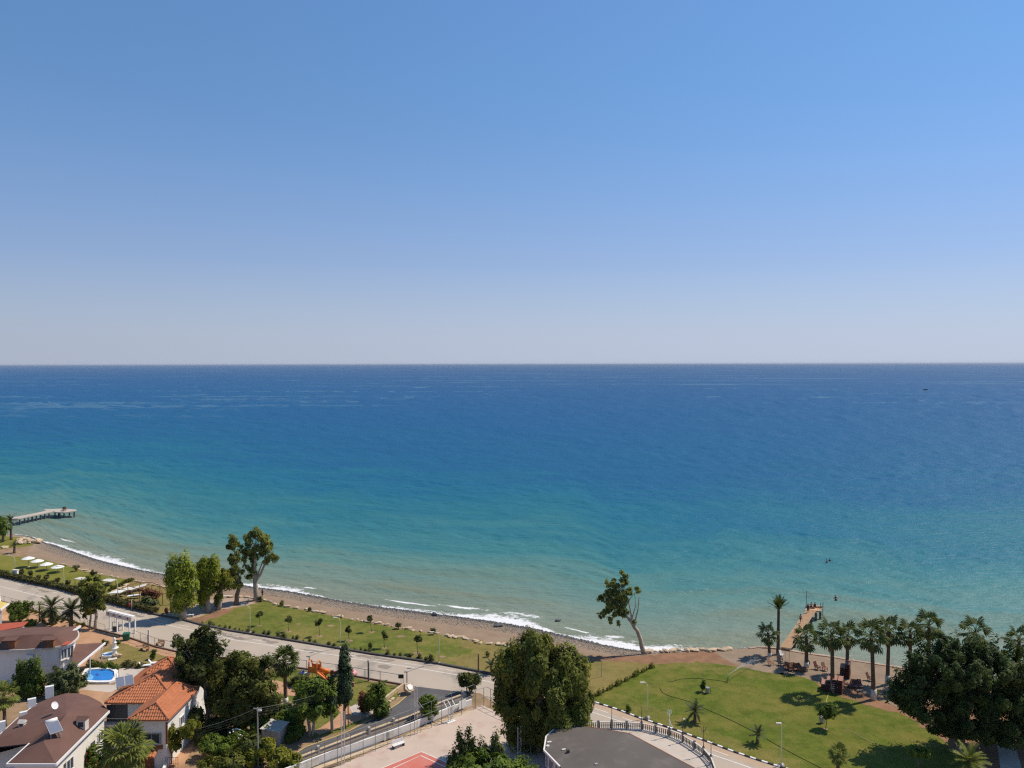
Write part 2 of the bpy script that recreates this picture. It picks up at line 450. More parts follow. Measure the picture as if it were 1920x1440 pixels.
SHORE_PX = [(0, 1000), (30, 1002), (60, 1006), (80, 1016), (100, 1022), (140, 1036), (180, 1050), (220, 1060), (260, 1069), (310, 1078), (400, 1090), (480, 1102), (540, 1109), (600, 1120),
            (660, 1131), (720, 1140), (800, 1150), (880, 1160), (940, 1168), (1000, 1179), (1060, 1193), (1120, 1207), (1170, 1218), (1200, 1223), (1250, 1221),
            (1300, 1220), (1380, 1217), (1400, 1214), (1425, 1211), (1460, 1214), (1500, 1222), (1560, 1230), (1600, 1237), (1660, 1246), (1700, 1252), (1800, 1266), (1920, 1285)]
BACK_PX = [(0, 1004), (30, 1007), (58, 1013), (66, 1022), (40, 1040), (65, 1045), (118, 1058), (150, 1068), (190, 1077), (235, 1086), (300, 1099), (360, 1110), (418, 1117), (468, 1122), (495, 1125), (538, 1137), (580, 1145),
           (625, 1154), (662, 1162), (711, 1170), (760, 1179), (797, 1185), (839, 1192), (872, 1198), (936, 1210), (1000, 1219), (1060, 1226), (1120, 1229), (1170, 1230), (1205, 1228), (1250, 1224), (1300, 1222), (1380, 1219), (1400, 1217),
           (1425, 1214), (1460, 1217), (1500, 1225), (1560, 1233), (1600, 1240), (1660, 1249), (1700, 1255), (1800, 1270), (1920, 1289)]
S_ = func_of_x(world_line(SHORE_PX, SEA_Z))
B0_ = func_of_x(world_line(BACK_PX, 0.0))
def B_(x):
    return np.minimum(B0_(x), S_(x) - 0.9)

def grid_mesh(name, X, Y, Z, attrs=None, smooth=True):
    nr, nc = X.shape
    me = bpy.data.meshes.new(name)
    me.vertices.add(nr * nc)
    co = np.stack([X, Y, Z], -1).reshape(-1).astype(np.float32)
    me.vertices.foreach_set('co', co)
    idx = np.arange(nr * nc).reshape(nr, nc)
    q = np.stack([idx[:-1, :-1], idx[:-1, 1:], idx[1:, 1:], idx[1:, :-1]], -1).reshape(-1, 4)
    nf = len(q)
    me.loops.add(nf * 4)
    me.polygons.add(nf)
    me.loops.foreach_set('vertex_index', q.reshape(-1).astype(np.int32))
    me.polygons.foreach_set('loop_start', (np.arange(nf) * 4).astype(np.int32))
    me.polygons.foreach_set('use_smooth', np.full(nf, smooth))
    for k, a in (attrs or {}).items():
        if a.ndim == 2:
            at = me.attributes.new(k, 'FLOAT', 'POINT')
            at.data.foreach_set('value', a.reshape(-1).astype(np.float32))
        else:
            at = me.attributes.new(k, 'FLOAT_COLOR', 'POINT')
            at.data.foreach_set('color', a.reshape(-1).astype(np.float32))
    me.update(calc_edges=True)
    me.validate()
    return me

# the ground: one level sheet, its seaward edge follows the back of the beach
xs = np.concatenate([np.arange(-900, -200, 20.0), np.arange(-200, 160, 1.5), np.arange(160, 901, 20.0)])
ts = np.array([0, 0.2, 0.4, 0.6, 0.8, 0.9, 1.0])
X = np.repeat(xs[None], len(ts), 0)
Y = -300 + (B_(xs)[None] + 300) * ts[:, None]
tag(link('ground', grid_mesh('ground', X, Y, np.zeros_like(X)), MT['earth']), kind='structure')

# the beach: slopes from the back line down under the water
def beach_mat():
    m, nt, b = nodes_of('beach_sand')
    P = pos(nt)
    off = N(nt, "ShaderNodeAttribute", attribute_name="off").outputs['Fac']
    n1 = noise(nt, P, 0.35, 5.0)
    n2 = noise(nt, P, 3.2, 4.0, 0.7)
    c = mixc(nt, maprange(nt, n1, 0.3, 0.7), (0.265, 0.180, 0.115), (0.345, 0.245, 0.165))
    c = mixc(nt, maprange(nt, n2, 0.35, 0.7, 0, 0.6), c, (0.205, 0.155, 0.115))
    wob = N(nt, "ShaderNodeMath", operation='MULTIPLY_ADD', ins={0: n1, 1: 6.0, 2: off}).outputs[0]
    grey = mixc(nt, maprange(nt, n2, 0.4, 0.62), (0.15, 0.125, 0.10), (0.34, 0.285, 0.23))
    c = mixc(nt, maprange(nt, wob, -3.5, 0.5, 0.0, 0.7), c, grey)
    c = mixc(nt, maprange(nt, off, -1.7, -0.9), c, (0.055, 0.055, 0.055))
    nt.links.new(c, b.inputs['Base Color'])
    b.inputs['Roughness'].default_value = 0.92
    b.inputs['Specular IOR Level'].default_value = 0.12
    bn = N(nt, "ShaderNodeBump", ins={'Strength': 0.6, 'Distance': 0.2, 'Height': n2})
    nt.links.new(bn.outputs[0], b.inputs['Normal'])
    return m
MT['beach'] = beach_mat()
xs = np.arange(-320, 240, 1.0)
tt = np.concatenate([np.linspace(0, 1, 16), 1 + np.array([0.5, 1, 2, 4, 8, 16, 40])])
rows = []
Sx, Bx = S_(xs), B_(xs) - 0.5
slope = np.gradient(Sx, xs); cs = 1 / np.sqrt(1 + slope ** 2)
Yb = np.where(tt[:, None] <= 1, Bx[None] + (Sx - Bx)[None] * tt[:, None], Sx[None] + (tt[:, None] - 1))
Zb = np.where(tt[:, None] <= 1, 0.004 + (SEA_Z - 0.004) * np.clip(tt[:, None], 0, 1) ** 1.3 * np.ones_like(xs)[None], SEA_Z - (tt[:, None] - 1) * 0.12 * np.ones_like(xs)[None])
off = (Yb - Sx[None]) * cs[None]
tag(link('beach', grid_mesh('beach', np.repeat(xs[None], len(tt), 0), Yb, Zb, {'off': off}), MT['beach']), kind='structure')

# ------------------------------------------------------------------ sea
def col_at(px_u):
    return G(px_u[0], px_u[1], SEA_Z).x
def vnoise(x, y, seed):               # smooth value noise
    r = np.random.default_rng(seed).random((256, 256))
    xi, yi = np.floor(x).astype(int), np.floor(y).astype(int)
    fx, fy = x - xi, y - yi
    fx, fy = fx * fx * (3 - 2 * fx), fy * fy * (3 - 2 * fy)
    a = r[yi % 256, xi % 256]; b = r[yi % 256, (xi + 1) % 256]
    c = r[(yi + 1) % 256, xi % 256]; d = r[(yi + 1) % 256, (xi + 1) % 256]
    return (a * (1 - fx) + b * fx) * (1 - fy) + (c * (1 - fx) + d * fx) * fy
tcol = np.linspace(-1, 1, 1300)
dd = [-3.0]
while dd[-1] < 46000:
    y_ = 150 + max(0.0, dd[-1])
    dd.append(dd[-1] + max(0.5, 0.62 * y_ * y_ / 36900.0))
dd = np.array(dd)
xs0 = tcol * 235
X = tcol[None] * (235 + 0.80 * np.maximum(dd, 0)[:, None])
S0 = S_(xs0)
sl = np.gradient(S0, xs0); cs = 1 / np.sqrt(1 + sl ** 2)
fade = np.clip(dd / 600, 0, 1)[:, None]
Y = (S0[None] * (1 - fade) + fade * 150) + dd[:, None]
OFF = dd[:, None] * (cs[None] * (1 - fade) + fade)
along = X * 1.0
# low swell running in to the beach, wind chop that lengthens with the distance from shore
ph = OFF / 8.5 + 1.6 * vnoise(along / 45, OFF / 30, 1) + 0.5 * vnoise(along / 14, OFF / 12, 2)
swell = np.sin(2 * np.pi * ph)
amp = 0.14 * np.clip((OFF - 1.0) / 6, 0, 1) * np.exp(-np.maximum(OFF - 10, 0) / 55) * (0.35 + 1.1 * vnoise(along / 22, OFF / 9, 3))
lam = 1.7 * (1 + np.maximum(dd, 0) / 105.0) ** 1.5
phase = np.concatenate([[0], np.cumsum(np.diff(dd) / lam[1:])])[:, None]
lx = 2.6 * (1 + np.maximum(dd, 0) / 130.0)[:, None]
sk = 0.45 * vnoise(along / 60, OFF / 60, 41)
chop = np.zeros_like(X)
for k, (fx_, fy_, w_) in enumerate([(1.0, 1.0, 1.0), (2.2, 1.9, .5), (0.45, 0.55, .7)]):
    chop += w_ * (vnoise(fx_ * X / lx + 37.3 * k + 0.25 * phase * fx_, fy_ * (phase + sk + 0.12 * X / lx), 7 + k) - 0.5)
calm = 0.45 + 0.9 * vnoise(along / (90 + OFF * 0.6), np.log1p(np.maximum(OFF, 0)) * 5, 51)
chop *= ((0.058 + 0.03 * np.exp(-np.maximum(dd, 0) / 160.0)) / (1 + np.maximum(dd, 0) / 900.0) * np.minimum(lam, 60.0))[:, None] * calm * np.clip(OFF / 4, 0.05, 1)
Z = SEA_Z + amp * swell + chop

# depth-dependent water colour: turbid shallows, turquoise shelf, deep blue
stops = np.array([0, 6, 15, 28, 46, 74, 116, 190, 420, 900, 2500, 46000.0])
cols = np.array([(0.205, 0.225, 0.165), (0.190, 0.232, 0.175), (0.145, 0.225, 0.185), (0.092, 0.212, 0.192), (0.046, 0.184, 0.196), (0.020, 0.148, 0.195),
                 (0.011, 0.128, 0.205), (0.008, 0.103, 0.212), (0.009, 0.093, 0.218), (0.013, 0.090, 0.218), (0.020, 0.088, 0.206), (0.018, 0.074, 0.172)])
wob = np.exp(0.45 * (vnoise(X / 70, OFF / 18, 11) - 0.5) + 0.35 * (vnoise(X / 13, OFF / 5, 12) - 0.5))
shelf = np.interp(X / (1 + Y / 400), [-130, -90, -40, 40, 100], [0.50, 0.58, 0.80, 1.0, 0.85])
eff = np.clip(OFF * wob * shelf, 0, None)
le = np.log1p(eff)
WC = np.stack([np.interp(le, np.log1p(stops), cols[:, k]) for k in range(3)] + [np.ones_like(le)], -1)
sed = np.clip(vnoise(X / 24, OFF / 4.5, 21) * 1.9 - 0.85, 0, 1) * np.exp(-((OFF - 16) / 18) ** 2)
WC[..., :3] = WC[..., :3] * (1 - 0.5 * sed[..., None]) + np.array((0.19, 0.18, 0.095)) * 0.5 * sed[..., None]

# foam: swash along the water's edge and a few short breakers
fu = np.array([(60, .25), (90, .7), (120, 1), (165, .9), (215, 1), (240, .8), (262, .5), (310, .9), (400, .7), (480, .95), (545, .9), (590, .5), (660, .5), (720, .55), (800, .6), (840, .6), (880, 1), (1000, 1), (1060, .75), (1120, .95), (1180, .9), (1250, .8), (1310, .5), (1345, .12), (1920, .05)])
fx = np.array([G(u, np.interp(u, [p[0] for p in SHORE_PX], [p[1] for p in SHORE_PX]), SEA_Z).x for u in fu[:, 0]])
fw = np.interp(xs0, fx, fu[:, 1])[None]
wid = (1.6 + 9.0 * vnoise(along / 9, OFF * 0 + 0.3, 31) ** 1.3) * fw
FO = (0.55 + 0.45 * fw) * np.clip(1.1 - OFF / np.maximum(wid, 0.3), 0, 1) * np.clip((OFF + 2) / 1.0, 0, 1)
for (u, v, lx, ly, a) in [(770, 1132, 7, 0.55, .9), (862, 1138, 5, 0.9, 1.0), (581, 1103, 2.2, 0.5, .9), (1085, 1183, 3, 0.5, .9), (125, 1013, 6, 0.6, .8), (1155, 1195, 7, 1.6, .55), (985, 1152, 5, 1.8, .6), (920, 1146, 5, 1.4, .55), (530, 1100, 7, 1.2, .6), (195, 1040, 7, 1.6, .5), (1270, 1213, 7, 1.0, .4), (1688, 1190, 3, .4, .5)]:
    p = G(u, v, SEA_Z)
    k = np.interp(p.x, xs0, sl)
    ddx = X - p.x
    ddy = Y - p.y - k * ddx - 0.012 * ddx ** 2
    FO = np.maximum(FO, a * np.exp(-(ddx / lx) ** 2 - (ddy / ly) ** 2))
sea_me = grid_mesh('sea', X, Y, Z, {'wcol': WC, 'foam': FO, 'off': OFF})

def sea_mat():
    m, nt, b = nodes_of('sea_water')
    P = pos(nt)
    wc = N(nt, "ShaderNodeAttribute", attribute_name="wcol").outputs['Color']
    fo = N(nt, "ShaderNodeAttribute", attribute_name="foam").outputs['Fac']
    of = N(nt, "ShaderNodeAttribute", attribute_name="off").outputs['Fac']
    def stretched(sx, sy, rot):
        return N(nt, "ShaderNodeMapping", ins={'Vector': P, 'Rotation': (0, 0, rot), 'Scale': (sx, sy, 1)}).outputs[0]
    r1 = noise(nt, stretched(0.20, 0.62, 0.20), 1.0, 5.0, 0.62)
    r2 = noise(nt, stretched(0.035, 0.13, 0.12), 1.0, 5.0, 0.6)
    r3 = noise(nt, stretched(0.0035, 0.016, -0.05), 1.0, 6.0, 0.6)
    far = maprange(nt, of, 60, 1500)
    h = N(nt, "ShaderNodeMath", operation='MULTIPLY', ins={0: r2, 1: maprange(nt, of, 30, 400, 0.5, 1.2)}).outputs[0]
    h = N(nt, "ShaderNodeMath", operation='MULTIPLY_ADD', ins={0: r1, 1: 0.75, 2: h}).outputs[0]
    bn = N(nt, "ShaderNodeBump", ins={"Strength": 1.0, "Distance": 1.1, 'Height': h})
    # slicks: calmer, slightly lighter streaks far out; turbidity mottling
    sl1 = noise(nt, stretched(0.0016, 0.0075, 0.10), 1.0, 5.0, 0.55)
    sl2 = noise(nt, stretched(0.012, 0.05, 0.1), 1.0, 4.0, 0.6)
    c = mixc(nt, maprange(nt, sl2, 0.35, 0.7, 0.0, 0.35), wc, mixc(nt, 1.0, wc, (0.72, 0.86, 0.92), 'MULTIPLY'))
    c = mixc(nt, N(nt, "ShaderNodeMath", operation='MULTIPLY', ins={0: maprange(nt, sl1, 0.57, 0.66), 1: maprange(nt, of, 350, 800, 0.0, 0.6)}).outputs[0], c, (0.085, 0.185, 0.275))
    f1 = maprange(nt, noise(nt, P, 1.3, 6.0, 0.8), 0.30, 0.70)
    f2 = maprange(nt, noise(nt, stretched(0.30, 0.55, 0.2), 1.0, 3.0, 0.6), 0.3, 0.7)
    fn = N(nt, "ShaderNodeMath", operation='MULTIPLY_ADD', ins={0: f2, 1: 0.4, 2: N(nt, "ShaderNodeMath", operation='MULTIPLY', ins={0: f1, 1: 0.6}).outputs[0]}).outputs[0]
    fm = N(nt, "ShaderNodeMath", operation='ADD', ins={0: fo, 1: fn}).outputs[0]
    mask = maprange(nt, fm, 0.98, 1.22)
    mask = N(nt, "ShaderNodeMath", operation='MULTIPLY', ins={0: mask, 1: maprange(nt, fo, 0.02, 0.12)}).outputs[0]
    nt.nodes.remove(b)
    dif = N(nt, "ShaderNodeBsdfDiffuse", ins={'Color': c, 'Normal': bn.outputs[0]})
    glo = N(nt, "ShaderNodeBsdfGlossy", ins={'Color': (0.9, 0.95, 1.0, 1), 'Roughness': 0.32, 'Normal': bn.outputs[0]})
    fr = N(nt, "ShaderNodeFresnel", ins={'IOR': 1.33, 'Normal': bn.outputs[0]}).outputs[0]
    fac = maprange(nt, fr, 0.02, 0.60, 0.015, 0.12)
    mx = N(nt, "ShaderNodeMixShader", ins={0: fac, 1: dif.outputs[0], 2: glo.outputs[0]})
    fd = N(nt, "ShaderNodeBsdfDiffuse", ins={'Color': (0.72, 0.72, 0.72, 1)})
    mf = N(nt, "ShaderNodeMixShader", ins={0: mask, 1: mx.outputs[0], 2: fd.outputs[0]})
    nt.links.new(mf.outputs[0], nt.nodes["Material Output"].inputs[0])
    return m
MT['sea'] = sea_mat()
tag(link('sea', sea_me, MT['sea']), kind='structure')

# ------------------------------------------------------------------ ground surfaces
def ragged(P, amp, step=0.6, seed=0):
    """break up the outline of a patch of turf or soil"""
    rg = random.Random(seed)
    out = []
    n = len(P)
    ph = [rg.uniform(0, 6.28) for _ in range(6)]
    for i in range(n):
        a, b = P[i], P[(i + 1) % n]
        L = (b - a).length
        k = max(1, min(160, int(L / step)))
        d = (b - a).normalized() if L > 1e-6 else Vector((1, 0, 0)); nn = Vector((-d.y, d.x, 0))
        for j in range(k):
            p = a.lerp(b, j / k)
            q = (p.x + p.y) * 0.7
            w = 0.5 * math.sin(q * 0.9 + ph[0]) + 0.35 * math.sin(q * 2.3 + ph[1]) + 0.25 * math.sin((p.x - p.y) * 1.7 + ph[2]) + rg.uniform(-.5, .5)
            e = min(1.0, min(j, k - j) / 2.0 + .2)
            out.append(p + nn * w * amp * e)
    return out

RAG = {}
def sheet(name, px, z, m, parent=None, kind='structure', rag=0.0):
    P = [G(u, v, z) for u, v in px]
    if rag: P = ragged(P, rag, seed=len(px) * 7 + int(px[0][0]) % 97)
    o = MB().sheet(P, z).build(name, m, parent)
    if parent is None: tag(o, kind=kind)
    return o

KERB_FAR = [(-500, 940), (-200, 1030), (0, 1082), (50, 1093), (117, 1108), (155, 1119), (195, 1129), (242, 1142), (297, 1155), (340, 1163), (373, 1172), (430, 1184), (468, 1190), (553, 1204), (638, 1218), (696, 1228), (775, 1239), (820, 1246), (897, 1261), (940, 1271), (1000, 1285), (1060, 1300), (1110, 1316),
            (1155, 1330), (1200, 1347), (1260, 1367), (1315, 1387), (1375, 1410), (1425, 1427), (1457, 1437), (1540, 1462), (1700, 1510)]
ROAD_NEAR = [(-500, 1000), (-200, 1075), (0, 1128), (51, 1142), (82, 1152), (112, 1159), (139, 1167), (180, 1181), (245, 1198), (291, 1214), (326, 1222), (440, 1238), (562, 1254), (637, 1264), (713, 1278), (753, 1285), (779, 1287), (862, 1297), (900, 1300), (940, 1325), (1010, 1350)]
sheet('lawn_by_the_beach', [(-300, 960), (-60, 990), (0, 1005), (30, 1007), (56, 1013), (62, 1022), (30, 1026), (0, 1030), (-60, 1020), (-300, 980)], 0.008, MT['lawn_left'], rag=0.3)
sheet('lawn_with_parasols', [(-300, 1000), (-100, 1020), (0, 1041), (60, 1045), (118, 1058.5), (150, 1068.5), (190, 1077.5), (235, 1086), (300, 1099.5), (345, 1108), (335, 1130), (300, 1153), (297, 1154), (242, 1141), (195, 1128), (155, 1118), (117, 1107), (50, 1092), (0, 1081), (-200, 1029)], 0.008, MT['lawn_left'], rag=0.3)
sheet('plaza_path', [(297, 1154.5), (340, 1162.5), (373, 1157), (400, 1146), (470, 1133), (497, 1126), (480, 1123.5), (420, 1118.5), (385, 1128), (345, 1138), (318, 1146)], 0.012, MT['path'], rag=0.25)
sheet('dry_lawn_patch', [(236, 1088), (300, 1100.5), (345, 1109), (395, 1117), (385, 1128), (345, 1138), (318, 1146), (298, 1152), (240, 1138), (203, 1118)], 0.012, MT['dry_grass'], rag=0.5)
sheet('lawn_with_young_trees', [(345, 1164), (373, 1157.5), (400, 1147), (470, 1134), (497, 1127), (538, 1138), (580, 1146), (625, 1155), (662, 1163), (711, 1171), (760, 1180), (797, 1186), (839, 1193), (872, 1199), (936, 1211), (1000, 1220), (1000, 1283), (940, 1270), (897, 1260), (820, 1245), (775, 1238), (696, 1227), (638, 1217), (553, 1203), (468, 1189), (430, 1183), (373, 1171)], 0.008, MT['lawn_mid'], rag=0.22)
sheet('dry_strip', [(345, 1163.5), (373, 1158), (400, 1147), (440, 1140), (420, 1152), (385, 1166), (373, 1170)], 0.012, MT['red_earth'], rag=0.6)
sheet('dry_meadow', [(860, 1200), (936, 1212), (1000, 1221), (1000, 1283), (940, 1270), (880, 1257), (845, 1240), (880, 1222)], 0.012, MT['dry_grass'], rag=1.3)
sheet('dirt_bank', [(1000, 1222), (1060, 1229), (1120, 1231), (1205, 1229), (1300, 1223), (1390, 1219), (1425, 1215), (1410, 1235), (1395, 1250), (1340, 1245), (1222, 1248), (1120, 1242), (1000, 1240)], 0.006, MT['red_earth'], rag=0.4)
sheet('dry_lawn_by_hedge', [(1000, 1285), (1000, 1240), (1060, 1241), (1120, 1239), (1170, 1240), (1225, 1246), (1110, 1312), (1060, 1298)], 0.010, MT['dry_grass'], rag=0.25)
sheet('main_lawn', [(1110, 1312), (1225, 1246), (1280, 1243), (1340, 1244), (1395, 1252), (1450, 1263), (1500, 1269), (1545, 1284), (1580, 1306), (1640, 1325), (1690, 1334), (1760, 1380), (1840, 1440), (1900, 1520), (1700, 1508), (1540, 1461), (1457, 1436), (1425, 1426), (1375, 1409), (1315, 1386), (1260, 1366), (1200, 1346), (1155, 1329)], 0.012, MT['lawn'], rag=0.22)
sheet('sandy_court', [(1335, 1222), (1392, 1219.5), (1425, 1215), (1460, 1218), (1500, 1226), (1560, 1234), (1660, 1250), (1760, 1266), (1760, 1330), (1690, 1330), (1640, 1310), (1600, 1290), (1545, 1280), (1500, 1268), (1450, 1262), (1395, 1250), (1360, 1236)], 0.016, MT['sand'], rag=0.5)
sheet('red_soil', [(1530, 1281), (1600, 1290), (1640, 1308), (1690, 1330), (1780, 1310), (1990, 1330), (2100, 1440), (1990, 1560), (1900, 1520), (1840, 1440), (1760, 1382), (1690, 1338), (1640, 1327), (1580, 1308)], 0.020, MT['red_earth'], rag=0.5)
sheet('stone_path', [(1868, 1384), (1900, 1388), (1925, 1470), (1880, 1470)], 0.024, MT['concrete'])

MT['verge'] = lawn_mat('verge', (0.150, 0.172, 0.026), (0.33, 0.255, 0.08), 0.54, 0.84, soil=(0.30, 0.20, 0.11))
sheet('dry_verge', [(1112, 1312), (1150, 1303), (1190, 1312), (1230, 1326), (1250, 1345), (1290, 1356), (1330, 1372), (1375, 1388), (1430, 1404), (1470, 1420), (1500, 1440), (1457, 1436.5), (1425, 1426.5), (1375, 1409.5), (1315, 1386.5), (1260, 1366.5), (1200, 1346.5), (1155, 1329.5)], 0.016, MT['verge'], rag=1.7)
sheet('dry_verge', [(1225, 1246.5), (1280, 1243.5), (1340, 1244.5), (1395, 1252.5), (1450, 1263.5), (1500, 1270), (1490, 1280), (1430, 1276), (1390, 1266), (1330, 1256), (1250, 1254)], 0.016, MT['verge'], rag=1.4)
for u_, v_, r_ in ((487, 1173, .9), (541, 1184, 1.0), (599, 1193, 1.0), (655, 1201, 1.1), (697, 1185, 1.0), (721, 1215, .8), (783, 1225, 1.2), (752, 1193, 1.3), (620, 1173, 1.0), (560, 1170, .7), (830, 1231, .9), (1318, 1297, .6), (1548, 1367, .6)):
    c_ = G(u_, v_, .018); r_ *= .62
    o_ = MB().sheet(ragged([c_ + Vector((r_ * math.cos(a * .785), r_ * .8 * math.sin(a * .785), 0)) for a in range(8)], .22, .3, int(u_)), .018).build('soil_patch', MT['earth']); tag(o_, kind='structure')

# roads
coast = [G(u, v, 0.016) for u, v in KERB_FAR] 
near = [G(u, v, 0.016) for u, v in ROAD_NEAR + [(1090, 1372), (1180, 1392), (1290, 1425), (1340, 1450), (1420, 1520), (1560, 1560)]]
MB().sheet([(p.x, p.y) for p in coast] + [(p.x, p.y) for p in near[::-1]], 0.016).build('coast_road', MT['road'])
tag(bpy.data.objects['coast_road'], kind='structure')
ST_L = [(776, 1293), (762, 1305), (746, 1319), (711, 1341), (680, 1357), (657, 1369), (631, 1380), (573, 1400), (549, 1416), (500, 1440), (400, 1500)]
ST_R = [(892, 1299), (885, 1300), (822, 1323), (774, 1345), (693, 1374), (599, 1410), (551, 1428), (470, 1460), (420, 1520)]
sheet('side_street', [(776, 1286.5), (862, 1297)] + ST_R + ST_L[::-1], 0.020, MT['asphalt'])
sheet('asphalt_strip', [(884, 1303), (822, 1326), (774, 1348), (693, 1377), (599, 1413), (551, 1432), (500, 1455), (560, 1450), (700, 1398), (800, 1358), (885, 1322)], 0.024, MT['asphalt'])
COURT = [(889, 1326), (866, 1338), (839, 1349), (795, 1369), (770, 1379), (718, 1400), (662, 1424), (600, 1450), (560, 1470), (640, 1560), (900, 1560), (1035, 1445), (1030, 1395), (1010, 1360), (950, 1345), (918, 1328), (905, 1322)]
sheet('court_paving', COURT, 0.028, MT['court_floor'])
sheet('red_court', [(791, 1409), (716, 1440), (640, 1475), (800, 1560), (1000, 1500)], 0.034, MT['court_red'])

def stripe(name, a, b, w, z, m, parent=None):
    a, b = G(*a, z), G(*b, z)
    d = (b - a).normalized(); n = Vector((-d.y, d.x, 0)) * w / 2
    o = MB().add([a - n, b - n, b + n, a + n], [(0, 1, 2, 3)]).build(name, m, parent)
    return o
def strip_line(name, px, w, z, m, parent=None):
    pts = [G(u, v, z) for u, v in px]
    mb = MB()
    L, Rr = [], []
    for i, p in enumerate(pts):
        d = (pts[min(i + 1, len(pts) - 1)] - pts[max(i - 1, 0)]).normalized()
        n = Vector((-d.y, d.x, 0)) * w / 2
        L.append(p + n); Rr.append(p - n)
    n = len(pts)
    mb.add(Rr + L, [(i, i + 1, i + 1 + n, i + n) for i in range(n - 1)])
    return mb.build(name, m, parent)
red_court = bpy.data.objects['red_court']
for i, ln in enumerate([[(716, 1440.2), (790.5, 1409.2), (1000, 1500.5)], [(733, 1442), (789, 1416.5), (960, 1496)]]):
    o = strip_line('court_line', ln + [] , 0.14, 0.040, MT['white_line'], red_court)
road = bpy.data.objects['coast_road']
strip_line('lane_line', [(-200, 1046), (0, 1099), (50, 1112), (117, 1128), (180, 1143), (260, 1160), (320, 1173), (441, 1200), (487, 1207), (569, 1220), (639, 1230), (659, 1234), (779, 1252), (861, 1266), (930, 1281)], 0.16, 0.022, MT['white_line'], road)
strip_line('lane_line', [(1085, 1327), (1110, 1335), (1150, 1348), (1200, 1365), (1260, 1386), (1342, 1417), (1400, 1437), (1480, 1466)], 0.15, 0.022, MT['white_line'], road)
dash_top = [(0, 1088), (117, 1114.5), (195, 1136), (297, 1162), (373, 1180), (468, 1198), (553, 1211.5), (638, 1225), (696, 1235), (775, 1245.5), (820, 1252.5), (860, 1259.5)]
def along_px(px, step, length, z, fn):
    pts = [G(u, v, z) for u, v in px]
    seg = [(pts[i + 1] - pts[i]).length for i in range(len(pts) - 1)]
    tot = sum(seg)
    def point(s):
        for i, L in enumerate(seg):
            if s <= L or i == len(seg) - 1: return pts[i].lerp(pts[i + 1], s / L)
            s -= L
    s = 0.0
    while s + length < tot:
        fn(point(s), point(s + length)); s += step
def dash(a, b):
    d = (b - a).normalized(); n = Vector((-d.y, d.x, 0)) * 0.06
    MB().add([a - n, b - n, b + n, a + n], [(0, 1, 2, 3)]).build('lane_dash', MT['white_line'], road)
along_px(dash_top, 6.0, 3.0, 0.022, dash)
along_px([(1115, 1328), (1155, 1341), (1200, 1357), (1260, 1377), (1315, 1398), (1375, 1420), (1425, 1438)], 4.4, 2.2, 0.022, dash)
MT['dark_patch'] = mat('dark_patch', (0.27, 0.225, 0.18), 0.85, 0.15, 0.5, 4.0, 0.2, 0.25, dirt=(0.36, 0.30, 0.24), dirt_scale=0.5, dirt_amt=0.8)  # darker tone for the ragged sheets laid on the coast road
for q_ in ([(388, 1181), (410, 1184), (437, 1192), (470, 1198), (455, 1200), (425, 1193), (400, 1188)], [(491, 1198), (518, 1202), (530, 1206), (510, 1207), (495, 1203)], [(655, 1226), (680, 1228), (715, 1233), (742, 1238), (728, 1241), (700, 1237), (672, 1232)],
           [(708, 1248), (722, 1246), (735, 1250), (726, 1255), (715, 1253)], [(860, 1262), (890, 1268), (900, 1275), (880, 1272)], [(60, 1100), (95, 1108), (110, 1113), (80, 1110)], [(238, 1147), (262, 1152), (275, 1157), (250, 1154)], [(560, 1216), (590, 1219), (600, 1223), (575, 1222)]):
    tag(MB().sheet(ragged([G(u, v, .0185) for u, v in q_], .35, .5, int(q_[0][0])), .0185).build('road_dark_patch', MT['dark_patch']), kind='structure')
sh_px = KERB_FAR[KERB_FAR.index((1060, 1300)):-1]
MT['road_shoulder'] = mat('road_shoulder', (0.46, 0.33, 0.225), 0.9, 0.1, 0.3, 4.0, 0.25, 0.15, dirt=(0.42, 0.35, 0.28), dirt_scale=0.3)
kp = [G(u, v, .0195) for u, v in sh_px]
inn_ = []
for i, p in enumerate(kp):
    dv = (kp[min(i + 1, len(kp) - 1)] - kp[max(i - 1, 0)]).normalized(); inn_.append(p + Vector((dv.y, -dv.x, 0)) * 1.5)
tag(MB().sheet([(p.x, p.y) for p in kp] + [(p.x, p.y) for p in inn_[::-1]], .0195).build('road_shoulder', MT['road_shoulder']), kind='structure')
st = bpy.data.objects['side_street']
strip_line('yellow_edge_line', ST_L, 0.16, 0.026, MT['yellow_paint'], st)

# kerbs
def kerb_run(name, px, w, h, m):
    pts = [G(u, v, 0) for u, v in px]
    mb = MB()
    for a, b in zip(pts[:-1], pts[1:]):
        d = (b - a).normalized(); n = Vector((-d.y, d.x, 0))
        mb.add([a, b, b + n * w, a + n * w, a + Vector((0, 0, h)), b + Vector((0, 0, h)), b + n * w + Vector((0, 0, h)), a + n * w + Vector((0, 0, h))],
               [(0, 3, 2, 1), (4, 5, 6, 7), (0, 1, 5, 4), (1, 2, 6, 5), (2, 3, 7, 6), (3, 0, 4, 7)])
    return tag(mb.build(name, m), kind='structure')
MT['kerb_dark'] = mat('kerb_dark', (0.10, 0.09, 0.08), 0.9, 0.3, 0.6, 6.0, 0.2, 0.2)
MT['kerb_brown'] = mat('kerb_brown', (0.19, 0.12, 0.08), 0.9, 0.3, 0.6, 6.0, 0.2, 0.2)
kerb_run('kerb', KERB_FAR[:KERB_FAR.index((1060, 1300)) + 1], 0.45, 0.28, MT['kerb_dark'])
kerb_run('garden_kerb', ROAD_NEAR[1:9], 0.22, 0.22, MT['kerb_brown'])
kerb_run('garden_kerb', ROAD_NEAR[8:16], 0.22, 0.2, MT['kerb_brown'])
pk = empty('painted_kerb', G(1110, 1316)); tag(pk, kind='structure')
kcol = [MT['black_paint'], MT['white_paint']]
